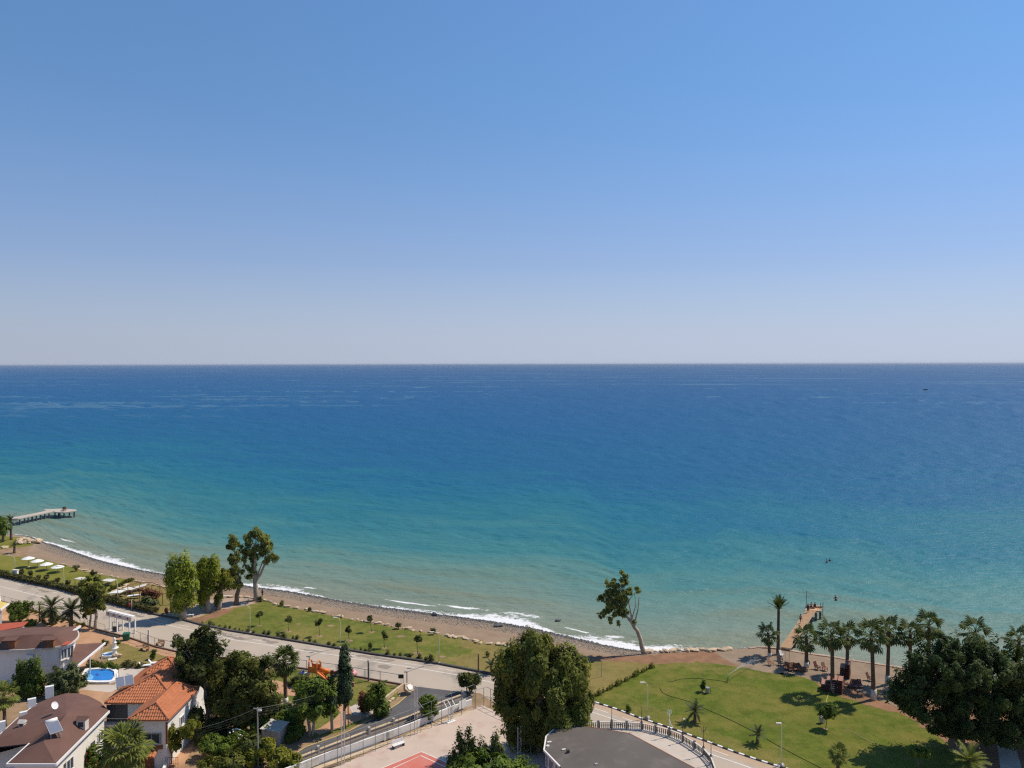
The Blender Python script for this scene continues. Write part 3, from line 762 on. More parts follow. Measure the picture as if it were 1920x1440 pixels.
kk = [0]
def kblock(a, b):
    d = (b - a).normalized()
    mb = MB().box((0, 0, 0.07), ((b - a).length - 0.015, 0.22, 0.17))
    o = mb.build('kerb_stone', kcol[kk[0] % 2], pk)
    c = (a + b) / 2 - pk.location
    o.location = (c.x, c.y, 0); o.rotation_euler = (0, 0, math.atan2(d.y, d.x))
    kk[0] += 1
along_px(KERB_FAR[KERB_FAR.index((1060, 1300)):-1], 0.72, 0.72, 0.0, kblock)
sheet('terracotta_yard', [(150, 1172), (245, 1199), (291, 1215), (326, 1223.5), (420, 1237), (440, 1290), (380, 1300), (330, 1262), (245, 1218), (200, 1205), (160, 1250), (140, 1250), (120, 1190), (0, 1160), (0, 1131), (51, 1144), (112, 1161)], 0.010, MT['terracotta_paving'], rag=0.3)
sheet('garden_lawn', [(190, 1222), (214, 1207), (232, 1206), (300, 1228), (340, 1240), (345, 1262), (300, 1250), (250, 1246), (200, 1246)], 0.016, MT['dry_grass'], rag=0.35)
sheet('playground_lawn', [(505, 1262), (562, 1256), (637, 1266), (713, 1280), (752, 1287), (748, 1305), (690, 1345), (640, 1372), (585, 1385), (590, 1330), (520, 1310)], 0.010, MT['lawn_mid'], rag=0.3)
sheet('garden_path', [(430, 1268), (520, 1276), (580, 1297), (660, 1325), (700, 1336), (690, 1346), (640, 1362), (600, 1378), (585, 1372), (625, 1350), (640, 1335), (560, 1306), (430, 1284)], 0.016, MT['terracotta_paving'], rag=0.15)
sheet('grey_slab', [(655, 1326), (672, 1318), (705, 1330), (690, 1346), (662, 1340)], 0.022, MT['concrete'])
sheet('courtyard_paving', [(305, 1425), (335, 1385), (365, 1380), (362, 1400), (345, 1440), (330, 1500), (290, 1500)], 0.016, MT['terracotta_paving'], rag=0.15)

# ------------------------------------------------------------------ thin sea haze
hb = MB().box((0, 22000, 27), (76000, 51000, 72))
hz = hb.build('haze', None)
hm = bpy.data.materials.new('haze'); hm.use_nodes = True
hn = hm.node_tree; hn.nodes.clear()
ho = hn.nodes.new("ShaderNodeOutputMaterial"); hv_ = hn.nodes.new("ShaderNodeVolumePrincipled")
hv_.inputs['Color'].default_value = (0.80, 0.86, 0.95, 1); hv_.inputs['Density'].default_value = 2.2e-5; hv_.inputs['Anisotropy'].default_value = 0.0
hn.links.new(hv_.outputs[0], ho.inputs['Volume'])
hz.data.materials.append(hm)
tag(hz, 'thin pale sea haze over the whole bay', 'haze', kind='stuff')

sheet('patio', [(146, 1292), (205, 1298), (235, 1290), (238, 1320), (200, 1330), (150, 1322)], 0.026, MT['terracotta_paving'])
# ------------------------------------------------------------------ vegetation
def unit(a):
    return a / np.maximum(np.linalg.norm(a, axis=1, keepdims=True), 1e-6)

def leaf_mesh(name, P, Nn, A, L, W, var):
    """one rhombic leaf per row: centre, normal, axis, length, width"""
    n = len(P)
    A = unit(A - Nn * (A * Nn).sum(1, keepdims=True))
    Bv = np.cross(Nn, A)
    L = L[:, None]; W = W[:, None]
    V = np.stack([P - A * L / 2, P + Bv * W / 2 + A * L * 0.08, P + A * L / 2 - Nn * L * 0.10, P - Bv * W / 2 + A * L * 0.08], 1).reshape(-1, 3)
    me = bpy.data.meshes.new(name)
    me.vertices.add(n * 4)
    me.vertices.foreach_set('co', V.reshape(-1).astype(np.float32))
    me.loops.add(n * 4)
    me.polygons.add(n)
    me.loops.foreach_set('vertex_index', np.arange(n * 4, dtype=np.int32))
    me.polygons.foreach_set('loop_start', np.arange(0, n * 4, 4, dtype=np.int32))
    at = me.attributes.new('var', 'FLOAT', 'POINT')
    at.data.foreach_set('value', np.repeat(var, 4).astype(np.float32))
    me.update(calc_edges=True)
    return me

def crown_mesh(name, blobs, n, size, seed=0, cl=0.8, elong=1.6, droop=0.0, tuft=0.0, rise=0.0, core=0.45, flat=0.35, dens=1.3):
    """blobs: (centre, radii) in local metres; leaves sit in small clumps spread through each blob"""
    rg = np.random.default_rng(seed)
    vol = np.array([b[1][0] * b[1][2] + b[1][0] * b[1][1] for b in blobs]); vol = vol / vol.sum()
    P, O, V = [], [], []
    for (c, r), w in zip(blobs, vol):
        m = max(12, int(n * w))
        c = np.array(c); r = np.array(r)
        k = max(4, int(dens * (r[0] * r[2] + r[1] * r[2] + r[0] * r[1]) / (cl * cl)))
        d = unit(rg.normal(size=(k, 3)))
        rad = core + (1.04 - core) * rg.random((k, 1)) ** 0.55
        cc = c + d * r * rad
        cr = cl * (0.55 + 0.75 * rg.random(k))
        shade = rg.random(k)
        idx = rg.integers(0, k, m)
        q = unit(rg.normal(size=(m, 3))) * rg.random((m, 1)) ** 0.45
        outd = unit(d * np.array([1, 1, 0.7]) + np.array([0.15, 0, 0.65]))[idx]
        p = q * cr[idx][:, None]
        if tuft:
            s = (p * outd).sum(1, keepdims=True)
            p = p * (1 - 0.35 * tuft) + outd * s * 1.3 * tuft
        if droop:
            p[:, 2] *= 1 + 0.9 * droop
            p[:, 2] -= droop * 0.35 * cr[idx]
        if rise:
            p[:, 2] *= 1 + 1.2 * rise
        P.append(cc[idx] + p)
        O.append(unit(d[idx] * 0.7 + unit(q) * 0.6))
        V.append(np.clip(0.65 * shade[idx] + 0.35 * rg.random(m), 0, 1))
    P = np.concatenate(P); O = np.concatenate(O); V = np.concatenate(V)
    m = len(P)
    Nn = unit(O * 1.1 + np.array([0, 0, flat + .1]) + rg.normal(size=(m, 3)) * 0.42)
    A = rg.normal(size=(m, 3)) + np.array([0, 0, -2.2 * droop + 2.2 * rise]) + O * (0.4 + tuft)
    s = size * (0.45 + 1.1 * rg.random(m) ** 1.5)
    return leaf_mesh(name, P, Nn, A, s * elong, s * 0.62, V)

def px_blobs(base, blobs, depth=1.0):
    m = mpp(base)
    out = []
    for b in blobs:
        u, v, ru, rv = b[:4]
        dy = b[4] if len(b) > 4 else 0.0
        c = at_depth(u, v, base.y + dy) - base
        out.append(((c.x, c.y, c.z), (ru * m, ru * m * depth, rv * m)))
    return out

def tree(name, label, base_px, blobs, leaf, n, size, trunks=(), bark='bark', group=None, cat='tree', seed=1, cl=0.8, limbs=6, depth=1.0, base=None, crown='crown', **kw):
    base = base if base is not None else G(*base_px)
    root = empty(name, base, 0, label, cat, group)
    bl = px_blobs(base, blobs, depth)
    mb = MB()
    rg = random.Random(seed)
    for path in trunks:
        pts = [at_depth(q[0], q[1], base.y + (q[3] if len(q) > 3 else 0)) - base for q in path]
        rad = [q[2] for q in path]
        P2, R2 = [], []
        for i in range(len(pts) - 1):
            for t in (0, 0.33, 0.66):
                j = Vector((rg.uniform(-1, 1), rg.uniform(-1, 1), 0)) * rad[i] * 0.25 * (1 if (i or t) else 0)
                P2.append(pts[i].lerp(pts[i + 1], t) + j); R2.append(rad[i] + (rad[i + 1] - rad[i]) * t)
        P2.append(pts[-1]); R2.append(rad[-1])
        P2[0].z -= 0.15
        mb.tube(P2, R2, 8)
    if trunks:
        top = at_depth(trunks[0][-1][0], trunks[0][-1][1], base.y) - base
        r0 = trunks[0][-1][2]
        for i in range(limbs):
            c, r = bl[i % len(bl)]
            e = Vector(c) + Vector((rg.uniform(-.5, .5) * r[0], rg.uniform(-.5, .5) * r[1], rg.uniform(-.2, .6) * r[2]))
            midp = top.lerp(e, 0.5) + Vector((rg.uniform(-.3, .3), rg.uniform(-.3, .3), 0.1 * (e - top).length))
            mb.tube([top - Vector((0, 0, 0.3)), midp, e], [r0 * 0.7, r0 * 0.45, 0.03], 5)
        mb.build('trunk', MT[bark], root, True)
    link(crown, crown_mesh(name + '_leaves', bl, n, size, seed, cl, **kw), MT[leaf], root)
    return root

# --- large trees
tree('weeping_tree', 'bright green weeping tree casting shade on road beside plaza path, leftmost of three', (343, 1161),
     [(324, 1072, 13, 24), (347, 1066, 16, 22), (336, 1095, 22, 26), (356, 1100, 14, 28), (341, 1122, 17, 22), (336, 1060, 9, 12)], 'leaf_bright', 9000, 0.36,
     [[(343, 1161, .75), (344, 1140, .55), (342, 1112, .35)]], 'pale_bark', 'green trees around the plaza path', seed=3, cl=1.0, droop=0.7, elong=2.2)
tree('weeping_tree', 'dense green weeping tree with pale hanging twigs in middle of plaza path trees', (390, 1147),
     [(392, 1058, 17, 16), (378, 1070, 12, 18), (402, 1070, 11, 20), (390, 1086, 20, 24), (386, 1112, 12, 18)], 'leaf_bright', 8000, 0.36,
     [[(390, 1147, .6), (390, 1128, .4), (390, 1100, .3)]], 'pale_bark', 'green trees around the plaza path', seed=5, cl=1.0, droop=0.8, elong=2.3)
tree('weeping_tree', 'small yellow-green tree with leaning pale trunk at edge of plaza path', (410, 1143),
     [(422, 1075, 9, 10), (416, 1092, 10, 14), (424, 1090, 7, 16), (408, 1116, 7, 14)], 'leaf_yellow', 3200, 0.34,
     [[(410, 1143, .5), (414, 1120, .35), (418, 1095, .22)]], 'pale_bark', 'green trees around the plaza path', seed=7, cl=0.8, droop=0.6, elong=2.0)
tree('eucalyptus_tree', 'slim dark eucalyptus with straight trunk left of the tall spreading one', (443, 1134),
     [(437, 1018, 12, 14), (430, 1028, 7, 8), (441, 1045, 10, 10), (434, 1050, 8, 8), (443, 1070, 13, 16), (440, 1092, 11, 12), (451, 1095, 6, 7)], 'leaf_euc', 5200, 0.36,
     [[(443, 1134, .5), (447, 1105, .38), (446, 1075, .28), (440, 1035, .12)]], 'bark', 'eucalyptus trees on the beach edge', seed=9, cl=0.6, elong=1.7, dens=0.8, core=0.25)
tree('eucalyptus_tree', 'tall spreading eucalyptus with pale trunk, highest tree beside the beach', (480, 1126),
     [(476, 1000, 12, 10), (467, 1010, 10, 12), (488, 1004, 13, 12), (500, 1015, 10, 12), (470, 1028, 13, 13), (484, 1026, 13, 14), (505, 1030, 11, 11), (514, 1042, 9, 11), (500, 1048, 9, 8), (475, 1045, 11, 11), (469, 1062, 9, 9), (477, 1075, 8, 10), (467, 1085, 6, 7), (457, 1030, 9, 10), (460, 1046, 8, 8), (492, 1030, 10, 10)], 'leaf_euc', 9500, 0.33,
     [[(480, 1126, .62), (479, 1092, .45), (478, 1060, .32), (478, 1020, .14)], [(479, 1090, .30), (490, 1075, .24), (497, 1056, .17), (505, 1040, .08)], [(481, 1086, .22), (487, 1068, .15), (492, 1052, .08)]], 'pale_bark', 'eucalyptus trees on the beach edge', seed=11, cl=0.62, elong=1.7, limbs=9, dens=0.85, core=0.25)
tree('eucalyptus_tree', 'lone eucalyptus with bare trunk leaning left over the water', (1207, 1225),
     [(1167, 1078, 7, 9), (1171, 1094, 9, 9), (1152, 1096, 10, 9), (1140, 1094, 5, 8), (1160, 1110, 15, 10), (1142, 1115, 12, 10), (1128, 1122, 7, 6), (1178, 1110, 9, 9), (1197, 1107, 6, 5), (1150, 1130, 15, 10), (1168, 1128, 13, 12), (1136, 1143, 9, 9), (1128, 1152, 4, 8), (1155, 1147, 10, 9), (1170, 1148, 7, 7), (1144, 1162, 4, 6), (1158, 1168, 4, 5), (1189, 1166, 4, 5)], 'leaf_euc', 5600, 0.33,
     [[(1207, 1225, .42), (1203, 1208, .36), (1197, 1187, .32), (1188, 1172, .30), (1178, 1160, .24), (1168, 1145, .14)], [(1186, 1170, .20), (1183, 1150, .15), (1178, 1125, .08)], [(1189, 1172, .16), (1196, 1145, .10), (1199, 1115, .05)], [(1184, 1165, .12), (1192, 1135, .06), (1190, 1112, .04)]], 'pale_bark', None, seed=13, cl=0.45, elong=1.7, limbs=10, core=0.2, dens=0.9)
tree('roadside_tree', 'leafy green roadside tree with twin trunks beside the white gate portal', (177, 1179),
     [(170, 1096, 16, 14), (183, 1100, 13, 14), (162, 1112, 12, 14), (178, 1118, 18, 16), (170, 1135, 14, 12), (188, 1133, 8, 10), (162, 1146, 6, 8)], 'leaf_olive', 7500, 0.34,
     [[(178, 1180, .32), (180, 1155, .26), (177, 1130, .2)], [(168, 1177, .2), (170, 1152, .16), (174, 1132, .1)]], 'pale_bark', seed=15, cl=0.75)
tree('willow_tree', 'huge shaggy olive-green tree beside the court in the centre foreground', (1008, 1408),
     [(1005, 1203, 20, 18), (985, 1218, 22, 22), (1028, 1216, 20, 18), (958, 1240, 22, 24), (1054, 1232, 22, 22), (1080, 1262, 20, 26), (1010, 1250, 42, 40), (945, 1275, 16, 26), (958, 1305, 26, 34), (1020, 1305, 48, 50), (1088, 1300, 22, 36), (1060, 1275, 30, 30), (970, 1345, 28, 30), (1040, 1350, 40, 32), (1084, 1342, 22, 28), (940, 1325, 10, 26), (995, 1378, 24, 18), (962, 1372, 10, 20), (1055, 1378, 20, 14), (977, 1392, 5, 12), (998, 1396, 6, 12), (1075, 1375, 8, 14)], 'leaf_willow', 70000, 0.30,
     [[(1008, 1408, .6), (1010, 1380, .5), (1012, 1330, .42), (1012, 1280, .3)]], 'bark', seed=17, cl=1.05, droop=0.5, elong=1.9, limbs=16, core=0.6, dens=1.5)
tree('ficus_tree', 'enormous dense dark green tree shading red soil at right edge', (1795, 1408),
     [(1750, 1227, 28, 20), (1795, 1215, 32, 20), (1845, 1227, 34, 22), (1895, 1245, 36, 28), (1722, 1249, 20, 20), (1790, 1259, 62, 42), (1860, 1279, 62, 48), (1712, 1281, 28, 28), (1690, 1299, 18, 18), (1672, 1304, 8, 8), (1740, 1308, 42, 32), (1810, 1331, 56, 38), (1890, 1331, 56, 42), (1725, 1329, 28, 18), (1790, 1364, 42, 16), (1865, 1374, 44, 14), (1960, 1281, 54, 50), (1955, 1341, 54, 42), (1700, 1318, 15, 14)], 'leaf_ficus', 95000, 0.28,
     [[(1795, 1410, 1.0), (1795, 1390, .9), (1800, 1350, .7), (1800, 1290, .4)]], 'bark', seed=19, cl=1.0, tuft=0.9, elong=1.8, limbs=14, core=0.6, dens=1.4)
# --- villa gardens
tree('carob_tree', 'tall dark green tree shading the orange tiled roof', (390, 1366),
     [(347, 1203, 18, 16), (385, 1200, 18, 16), (402, 1203, 14, 14), (352, 1228, 24, 22), (392, 1230, 28, 26), (350, 1260, 22, 24), (380, 1262, 30, 30), (350, 1290, 14, 16), (410, 1270, 22, 30)], 'leaf_dark', 15000, 0.36,
     [[(390, 1366, .55), (392, 1335, .48), (388, 1290, .4)]], 'pale_bark', seed=21, cl=1.0, tuft=0.6)
tree('olive_brown_tree', 'broad bushy olive-brown tree filling the garden beside the dark one', (448, 1376),
     [(425, 1240, 20, 18), (455, 1238, 22, 18), (485, 1248, 20, 20), (440, 1270, 34, 28), (478, 1278, 30, 30), (420, 1310, 30, 30), (460, 1320, 40, 34), (500, 1300, 18, 26), (495, 1325, 22, 22), (415, 1340, 22, 18)], 'leaf_olive', 21000, 0.32,
     [[(448, 1376, .5), (450, 1340, .4), (455, 1300, .3)], [(420, 1374, .3), (418, 1345, .25), (425, 1300, .15)]], 'bark', seed=23, cl=0.9, limbs=10)
tree('round_garden_tree', 'bright green rounded tree on forked trunk in front of the cypresses', (582, 1381),
     [(585, 1292, 26, 17), (566, 1308, 20, 20), (604, 1306, 20, 20), (585, 1320, 32, 20), (562, 1330, 16, 12), (612, 1326, 14, 12)], 'leaf_mid', 10500, 0.34,
     [[(580, 1382, .22), (580, 1360, .2), (575, 1335, .15)], [(585, 1382, .2), (588, 1358, .18), (592, 1330, .12)]], 'pale_bark', seed=25, cl=0.75)
tree('cypress_tree', 'tall slender dark cypress standing before the coast road', (645, 1366),
     [(645, 1222, 5, 12), (646, 1240, 8, 18), (646, 1262, 10, 20), (647, 1282, 12, 20), (646, 1300, 13, 16)], 'leaf_cypress', 8000, 0.24,
     [[(646, 1366, .2), (646, 1330, .18), (646, 1300, .12)]], 'bark', 'cypresses by the playground', seed=27, cl=0.5, rise=0.9, core=0.7, limbs=2)
tree('cypress_tree', 'short ragged cypress left of the tall slender one', (621, 1374),
     [(620, 1278, 7, 10), (618, 1292, 8, 12), (622, 1308, 10, 16), (619, 1326, 10, 10)], 'leaf_cypress', 4200, 0.24,
     [[(622, 1374, .2), (622, 1345, .18), (621, 1320, .1)]], 'pale_bark', 'cypresses by the playground', seed=29, cl=0.5, rise=0.7, core=0.6, limbs=2)
tree('garden_bush', 'rounded bright green bush beside the curve of the side street', (706, 1344), [(708, 1302, 17, 16), (702, 1322, 20, 18), (712, 1330, 14, 12)], 'leaf_mid', 5500, 0.28,
     [[(704, 1344, .12), (704, 1335, .1)]], 'bark', cat='bush', crown='foliage', seed=31, cl=0.6, rise=0.4)
tree('garden_bush', 'rusty red-leaved bush next to grey slab in playground garden', (681, 1338), [(678, 1312, 13, 12), (685, 1322, 12, 12)], 'leaf_red', 1900, 0.26, [[(681, 1338, .1), (681, 1330, .08)]], 'bark', cat='bush', crown='foliage', seed=33, cl=0.5)
tree('street_bush', 'dark green bush growing between the side street and the court', (803, 1350), [(803, 1318, 16, 12), (800, 1332, 18, 12)], 'leaf_mid', 4200, 0.26, [[(803, 1352, .12), (803, 1336, .1)]], 'bark', cat='bush', crown='foliage', seed=35, cl=0.5)
tree('corner_bush', 'round olive bush with several stems at the corner of court and road', (880, 1299), [(872, 1272, 13, 10), (889, 1271, 12, 10), (880, 1278, 18, 10)], 'leaf_olive', 3800, 0.26, [[(876, 1299, .1), (874, 1283, .08)], [(884, 1299, .1), (887, 1283, .08)]], 'bark', cat='bush', crown='foliage', seed=37, cl=0.5)
# foreground conifers at the bottom of the frame
b0 = Vector((-3.2, 79.0, 0))
tree('spire_conifer', 'cluster of pointed dark conifer spires rising behind bright bush at bottom', None,
     [(862, 1392, 5, 26), (870, 1405, 9, 24), (879, 1390, 5, 26), (886, 1400, 6, 26), (900, 1408, 5, 18), (909, 1412, 5, 16), (928, 1398, 8, 16), (932, 1412, 13, 16), (855, 1425, 12, 18), (880, 1424, 18, 18), (848, 1432, 10, 14), (915, 1428, 16, 14)], 'leaf_dark', 9000, 0.24, [[(885, 1560, .3), (885, 1440, .2)]], 'bark', seed=39, cl=0.42, rise=1.1, base=b0, core=0.3)
b1 = Vector((-2.6, 77.0, 0))
tree('bushy_tree', 'bright green bushy tree cut by bottom edge in front of conifer spires', None,
     [(905, 1438, 40, 22), (950, 1445, 40, 22), (870, 1448, 36, 20), (990, 1455, 22, 14), (915, 1468, 70, 24)], 'leaf_mid', 16000, 0.28, [[(920, 1600, .35), (920, 1470, .25)]], 'bark', seed=41, cl=0.7, base=b1)
tree('columnar_shrub', 'upright green tree of vertical branches against the curved white villa', (58, 1308),
     [(38, 1262, 6, 22), (48, 1262, 6, 22), (60, 1268, 7, 26), (70, 1258, 5, 24), (78, 1268, 5, 18), (55, 1290, 20, 14), (32, 1280, 8, 12), (66, 1292, 16, 12)], 'leaf_mid', 7000, 0.28, [[(58, 1310, .2), (56, 1290, .15)]], 'bark', seed=43, cl=0.5, rise=0.9)
tree('pine_shrub', 'dome-shaped grey-green pine beside the blue swimming pool', (124, 1304), [(124, 1262, 22, 16), (112, 1276, 20, 18), (137, 1276, 18, 18), (124, 1285, 30, 14)], 'leaf_grey', 7500, 0.30, [[(124, 1305, .25), (124, 1285, .18)]], 'bark', seed=45, cl=0.6, tuft=0.9, elong=2.4)
tree('round_shrub', 'clipped round grey-green shrub in front of villa roof near date palms', (94, 1172), [(94, 1159, 13, 12)], 'leaf_grey', 2600, 0.2, [[(94, 1173, .1), (94, 1164, .08)]], 'bark', cat='bush', crown='foliage', seed=47, cl=0.4, core=0.8)
tree('garden_tree', 'leafy dark green garden tree behind the red roof at far left', (36, 1166), [(28, 1142, 11, 10), (42, 1146, 11, 12), (34, 1155, 13, 9), (52, 1136, 8, 6)], 'leaf_mid', 4800, 0.28, [[(36, 1167, .15), (36, 1156, .12)]], 'bark', seed=49, cl=0.6)
tree('garden_bush', 'low bush just behind the red roof of far left house', (58, 1172), [(60, 1167, 9, 5), (48, 1168, 7, 4)], 'leaf_mid', 1500, 0.24, cat='bush', crown='foliage', seed=51, cl=0.4)
tree('garden_tree', 'dark tree at bottom left corner by the brown villa roof', (14, 1462), [(16, 1400, 9, 14), (12, 1420, 16, 16), (26, 1428, 10, 12), (8, 1440, 20, 14)], 'leaf_mid', 5200, 0.26, [[(14, 1470, .2), (14, 1430, .15)]], 'bark', seed=53, cl=0.6, rise=0.4)
tree('far_tree', 'dark leafy tree at far left edge on the grassy spit', (6, 1016), [(4, 980, 10, 12), (-8, 985, 12, 14), (8, 994, 9, 10)], 'leaf_mid', 3000, 0.42, [[(6, 1016, .35), (5, 998, .25)]], 'bark', seed=55, cl=1.0)
for i, (lab, bp, bl, lf, n) in enumerate([
    ('broad dark leafy bush on garden slope below the carob tree', (405, 1418), [(395, 1395, 22, 14), (420, 1400, 20, 14)], 'leaf_mid', 5000),
    ('deep green bush beneath the overhead wires in lower garden', (465, 1425), [(470, 1395, 20, 16), (450, 1408, 18, 12)], 'leaf_dark', 4500),
    ('yellow-green ornamental clump on bank above the side street', (505, 1432), [(500, 1402, 18, 12), (478, 1416, 18, 10)], 'leaf_yellow', 3400),
    ('golden-green shrub at bottom edge beside the fence rail', (535, 1440), [(525, 1420, 22, 12), (548, 1428, 16, 10)], 'leaf_yellow', 3600),
    ('mixed green shrub at bottom edge left of the power pole', (430, 1455), [(430, 1428, 26, 12), (395, 1436, 24, 10)], 'leaf_olive', 4200),
    ('leafy green shrub covering bank left of the tin shed', (490, 1385), [(490, 1362, 16, 14), (470, 1376, 16, 12)], 'leaf_mid', 3600),
    ('dense green shrub thicket behind the tin shed', (530, 1368), [(530, 1338, 26, 14), (550, 1350, 22, 16), (512, 1345, 14, 12)], 'leaf_mid', 6000),
    ('green bush beneath the fan palm trunk', (510, 1330), [(505, 1320, 16, 10), (522, 1328, 10, 8)], 'leaf_olive', 2600),
    ('small green bush around the play slide', (556, 1285), [(560, 1276, 14, 8), (548, 1282, 10, 6)], 'leaf_dark', 2200),
    ('leafy bush filling gap at foot of the olive-brown tree', (462, 1372), [(470, 1345, 20, 16), (448, 1355, 18, 14)], 'leaf_olive', 4200),
    ('dark bush under the carob tree beside garden path', (402, 1388), [(402, 1365, 18, 16), (415, 1378, 16, 10)], 'leaf_dark', 3600),
    ('green bush on bank between tin shed and round tree', (556, 1388), [(556, 1370, 16, 12), (545, 1380, 12, 8)], 'leaf_mid', 2800),
    ('dark shaded bush against white wall of tiled villa', (372, 1392), [(368, 1352, 12, 26), (378, 1375, 14, 18)], 'leaf_dark', 4200),
    ]):
    tree('garden_bush', lab, bp, bl, lf, n, 0.28, [[(bp[0], bp[1], .1), (bp[0], bp[1] - 10, .06)]], 'bark', 'bushes in the villa gardens', 'bush', seed=60 + i, cl=0.5, limbs=3, crown='foliage')
tree('climbing_vine', 'yellow-green vine spilling over the white garden wall', (322, 1432), [(318, 1372, 10, 14), (326, 1392, 11, 14), (312, 1395, 8, 12), (345, 1375, 14, 8), (360, 1362, 12, 8)], 'leaf_yellow', 5200, 0.26, [[(322, 1440, .1), (322, 1410, .07)]], 'bark', cat='vine', crown='foliage', seed=71, cl=0.5)
hb = tree('flowering_bush', 'green bush dotted with white flowers below dark garden trees', (445, 1402), [(443, 1378, 13, 12), (436, 1386, 10, 8)], 'leaf_mid', 2600, 0.26, cat='bush', crown='foliage', seed=73, cl=0.45)
rg_ = random.Random(8)
fm = MB().ball((0, 0, 0), 0.11, n=6).mesh('flower', True); fm.materials.append(MT['flower_white'])
for i in range(26):
    o = link('flower', fm, None, hb)
    a, e_ = rg_.uniform(0, 6.28), rg_.uniform(-0.5, 1.2)
    c = at_depth(441, 1380, hb.location.y) - hb.location
    o.location = (c.x + 0.85 * math.cos(a) * math.cos(e_), c.y + 0.85 * math.sin(a) * math.cos(e_), c.z + 0.8 * math.sin(e_))
rb = tree('flowering_bush', 'green bush with red flowers growing against the brown-roofed villa', (176, 1452), [(170, 1415, 10, 12), (180, 1425, 10, 12), (162, 1430, 10, 10)], 'leaf_mid', 3200, 0.24, cat='bush', crown='foliage', seed=75, cl=0.45)
fm2 = MB().ball((0, 0, 0), 0.10, n=6).mesh('flower', True); fm2.materials.append(MT['flower_red'])
for i in range(14):
    o = link('flower', fm2, None, rb)
    c = at_depth(176, 1420, rb.location.y) - rb.location
    o.location = (c.x + rg_.uniform(-.8, .8), c.y - rg_.uniform(.3, .7), c.z + rg_.uniform(-.8, .8))
# pool-side planting
for i, (lab, bp, bl, lf, n) in enumerate([
    ('leafy planting left of the fountain under lean-to roof', (172, 1252), [(172, 1243, 9, 5), (184, 1246, 8, 5)], 'leaf_olive', 1500),
    ('planting bed between fountain and swimming pool', (205, 1254), [(200, 1247, 10, 5), (216, 1249, 10, 5)], 'leaf_mid', 1600),
    ('brownish planting behind the pool loungers', (250, 1250), [(243, 1245, 12, 5), (262, 1248, 12, 5)], 'leaf_hedge', 1700),
    ('twisted small topiary shrub beside garden bench', (287, 1236), [(289, 1222, 5, 4), (286, 1230, 4, 5)], 'leaf_mid', 700),
    ('small round shrub beside the lean-to roof corner', (197, 1210), [(197, 1203, 4.5, 5)], 'leaf_dark', 600),
    ('tiny shrub behind the white fountain', (222, 1207), [(222, 1203, 3, 3)], 'leaf_olive', 300),
    ('scattered low shrub on right of the garden lawn', (318, 1247), [(312, 1241, 9, 4), (324, 1244, 8, 4)], 'leaf_olive', 1100),
    ]):
    tree('planting', lab, bp, bl, lf, n, 0.2, (), 'bark', 'planting around the pool garden', 'shrub', seed=80 + i, cl=0.35, crown='foliage')

# --- young lawn trees
for i, (lab, bp, bl, n) in enumerate([
    ('young staked tree nearest the beach path on middle lawn', (487, 1173), [(486, 1152, 5.5, 4.5)], 420),
    ('young tree second from the path on middle lawn', (541, 1184), [(540, 1161, 6.5, 5)], 480),
    ('young tree left of the lamp post before the cypress top', (599, 1193), [(598, 1167, 6.5, 6)], 480),
    ('young lopsided tree just right of lamp above the cypress', (655, 1201), [(652, 1180, 7, 5.5)], 480),
    ('young tree near stone edging on middle lawn', (697, 1185), [(693, 1159.5, 5.5, 4.5)], 380),
    ('young tree in middle of lawn among soil patches', (721, 1215), [(719, 1190, 6.5, 6)], 480),
    ('young spreading tree on lawn left of the rightmost middle lamp', (783, 1225), [(781, 1197, 9, 6.5)], 620),
    ('tiny sapling near the kerb on middle lawn', (694, 1220), [(693, 1211, 3, 5)], 200),
    ('low bushy sapling on the stone edging', (747, 1179), [(747, 1172, 5, 4)], 320),
    ('low sapling at right end of stone edging', (813, 1190), [(812, 1182, 4, 3)], 220),
    ('small sapling on the beach edge above lawn', (530, 1136), [(530, 1131, 4.5, 4)], 260),
    ('tiny sapling on sand right of the walking person', (580, 1146), [(580, 1142, 3, 3)], 160),
    ('little shrub at the foot of the tall eucalyptus', (488, 1128), [(488, 1123, 4, 4)], 260),
    ('dry bare sapling near the centre tree', (915, 1232), [(914, 1226, 3, 4)], 90),
    ('weedy sapling beside the kerb lamp', (808, 1243), [(808, 1232, 4, 6)], 160),
    ('young leafy tree on the right lawn before palm shadows', (1548, 1367), [(1553, 1331, 13, 8), (1550, 1338, 12, 7), (1560, 1328, 9, 7)], 1500),
    ('young flat-topped tree at bottom right beneath the dark ficus', (1725, 1450), [(1716, 1408, 15, 6), (1730, 1410, 14, 6)], 1600),
    ('narrow young tree with stake on the main lawn', (1317, 1297), [(1317, 1284, 4, 9)], 420),
    ('dry weed clump at edge of the main lawn', (1178, 1334), [(1178, 1328, 5, 6)], 130),
    ]):
    lf = 'leaf_dark' if i < 15 else 'leaf_mid'
    b = bp; c = bl[0]
    q = random.Random(i * 3 + 2)
    if len(bl) == 1: bl = [(c[0] + q.uniform(-.3, .3) * c[2], c[1] + .1 * c[3], c[2] * .75, c[3] * .7), (c[0] + q.uniform(-.7, .7) * c[2], c[1] - .5 * c[3], c[2] * .5, c[3] * .5), (c[0] + q.uniform(-.8, .8) * c[2], c[1] + .5 * c[3], c[2] * .5, c[3] * .45)]
    tree('young_tree', lab, bp, bl, lf, n, 0.24 if i < 15 else 0.26, [[(b[0], b[1], .055), (b[0] * .5 + c[0] * .5, (b[1] + c[1]) / 2, .045), (c[0], c[1], .03)]], 'bark', 'young trees on the lawns', seed=100 + i, cl=0.35, limbs=3)
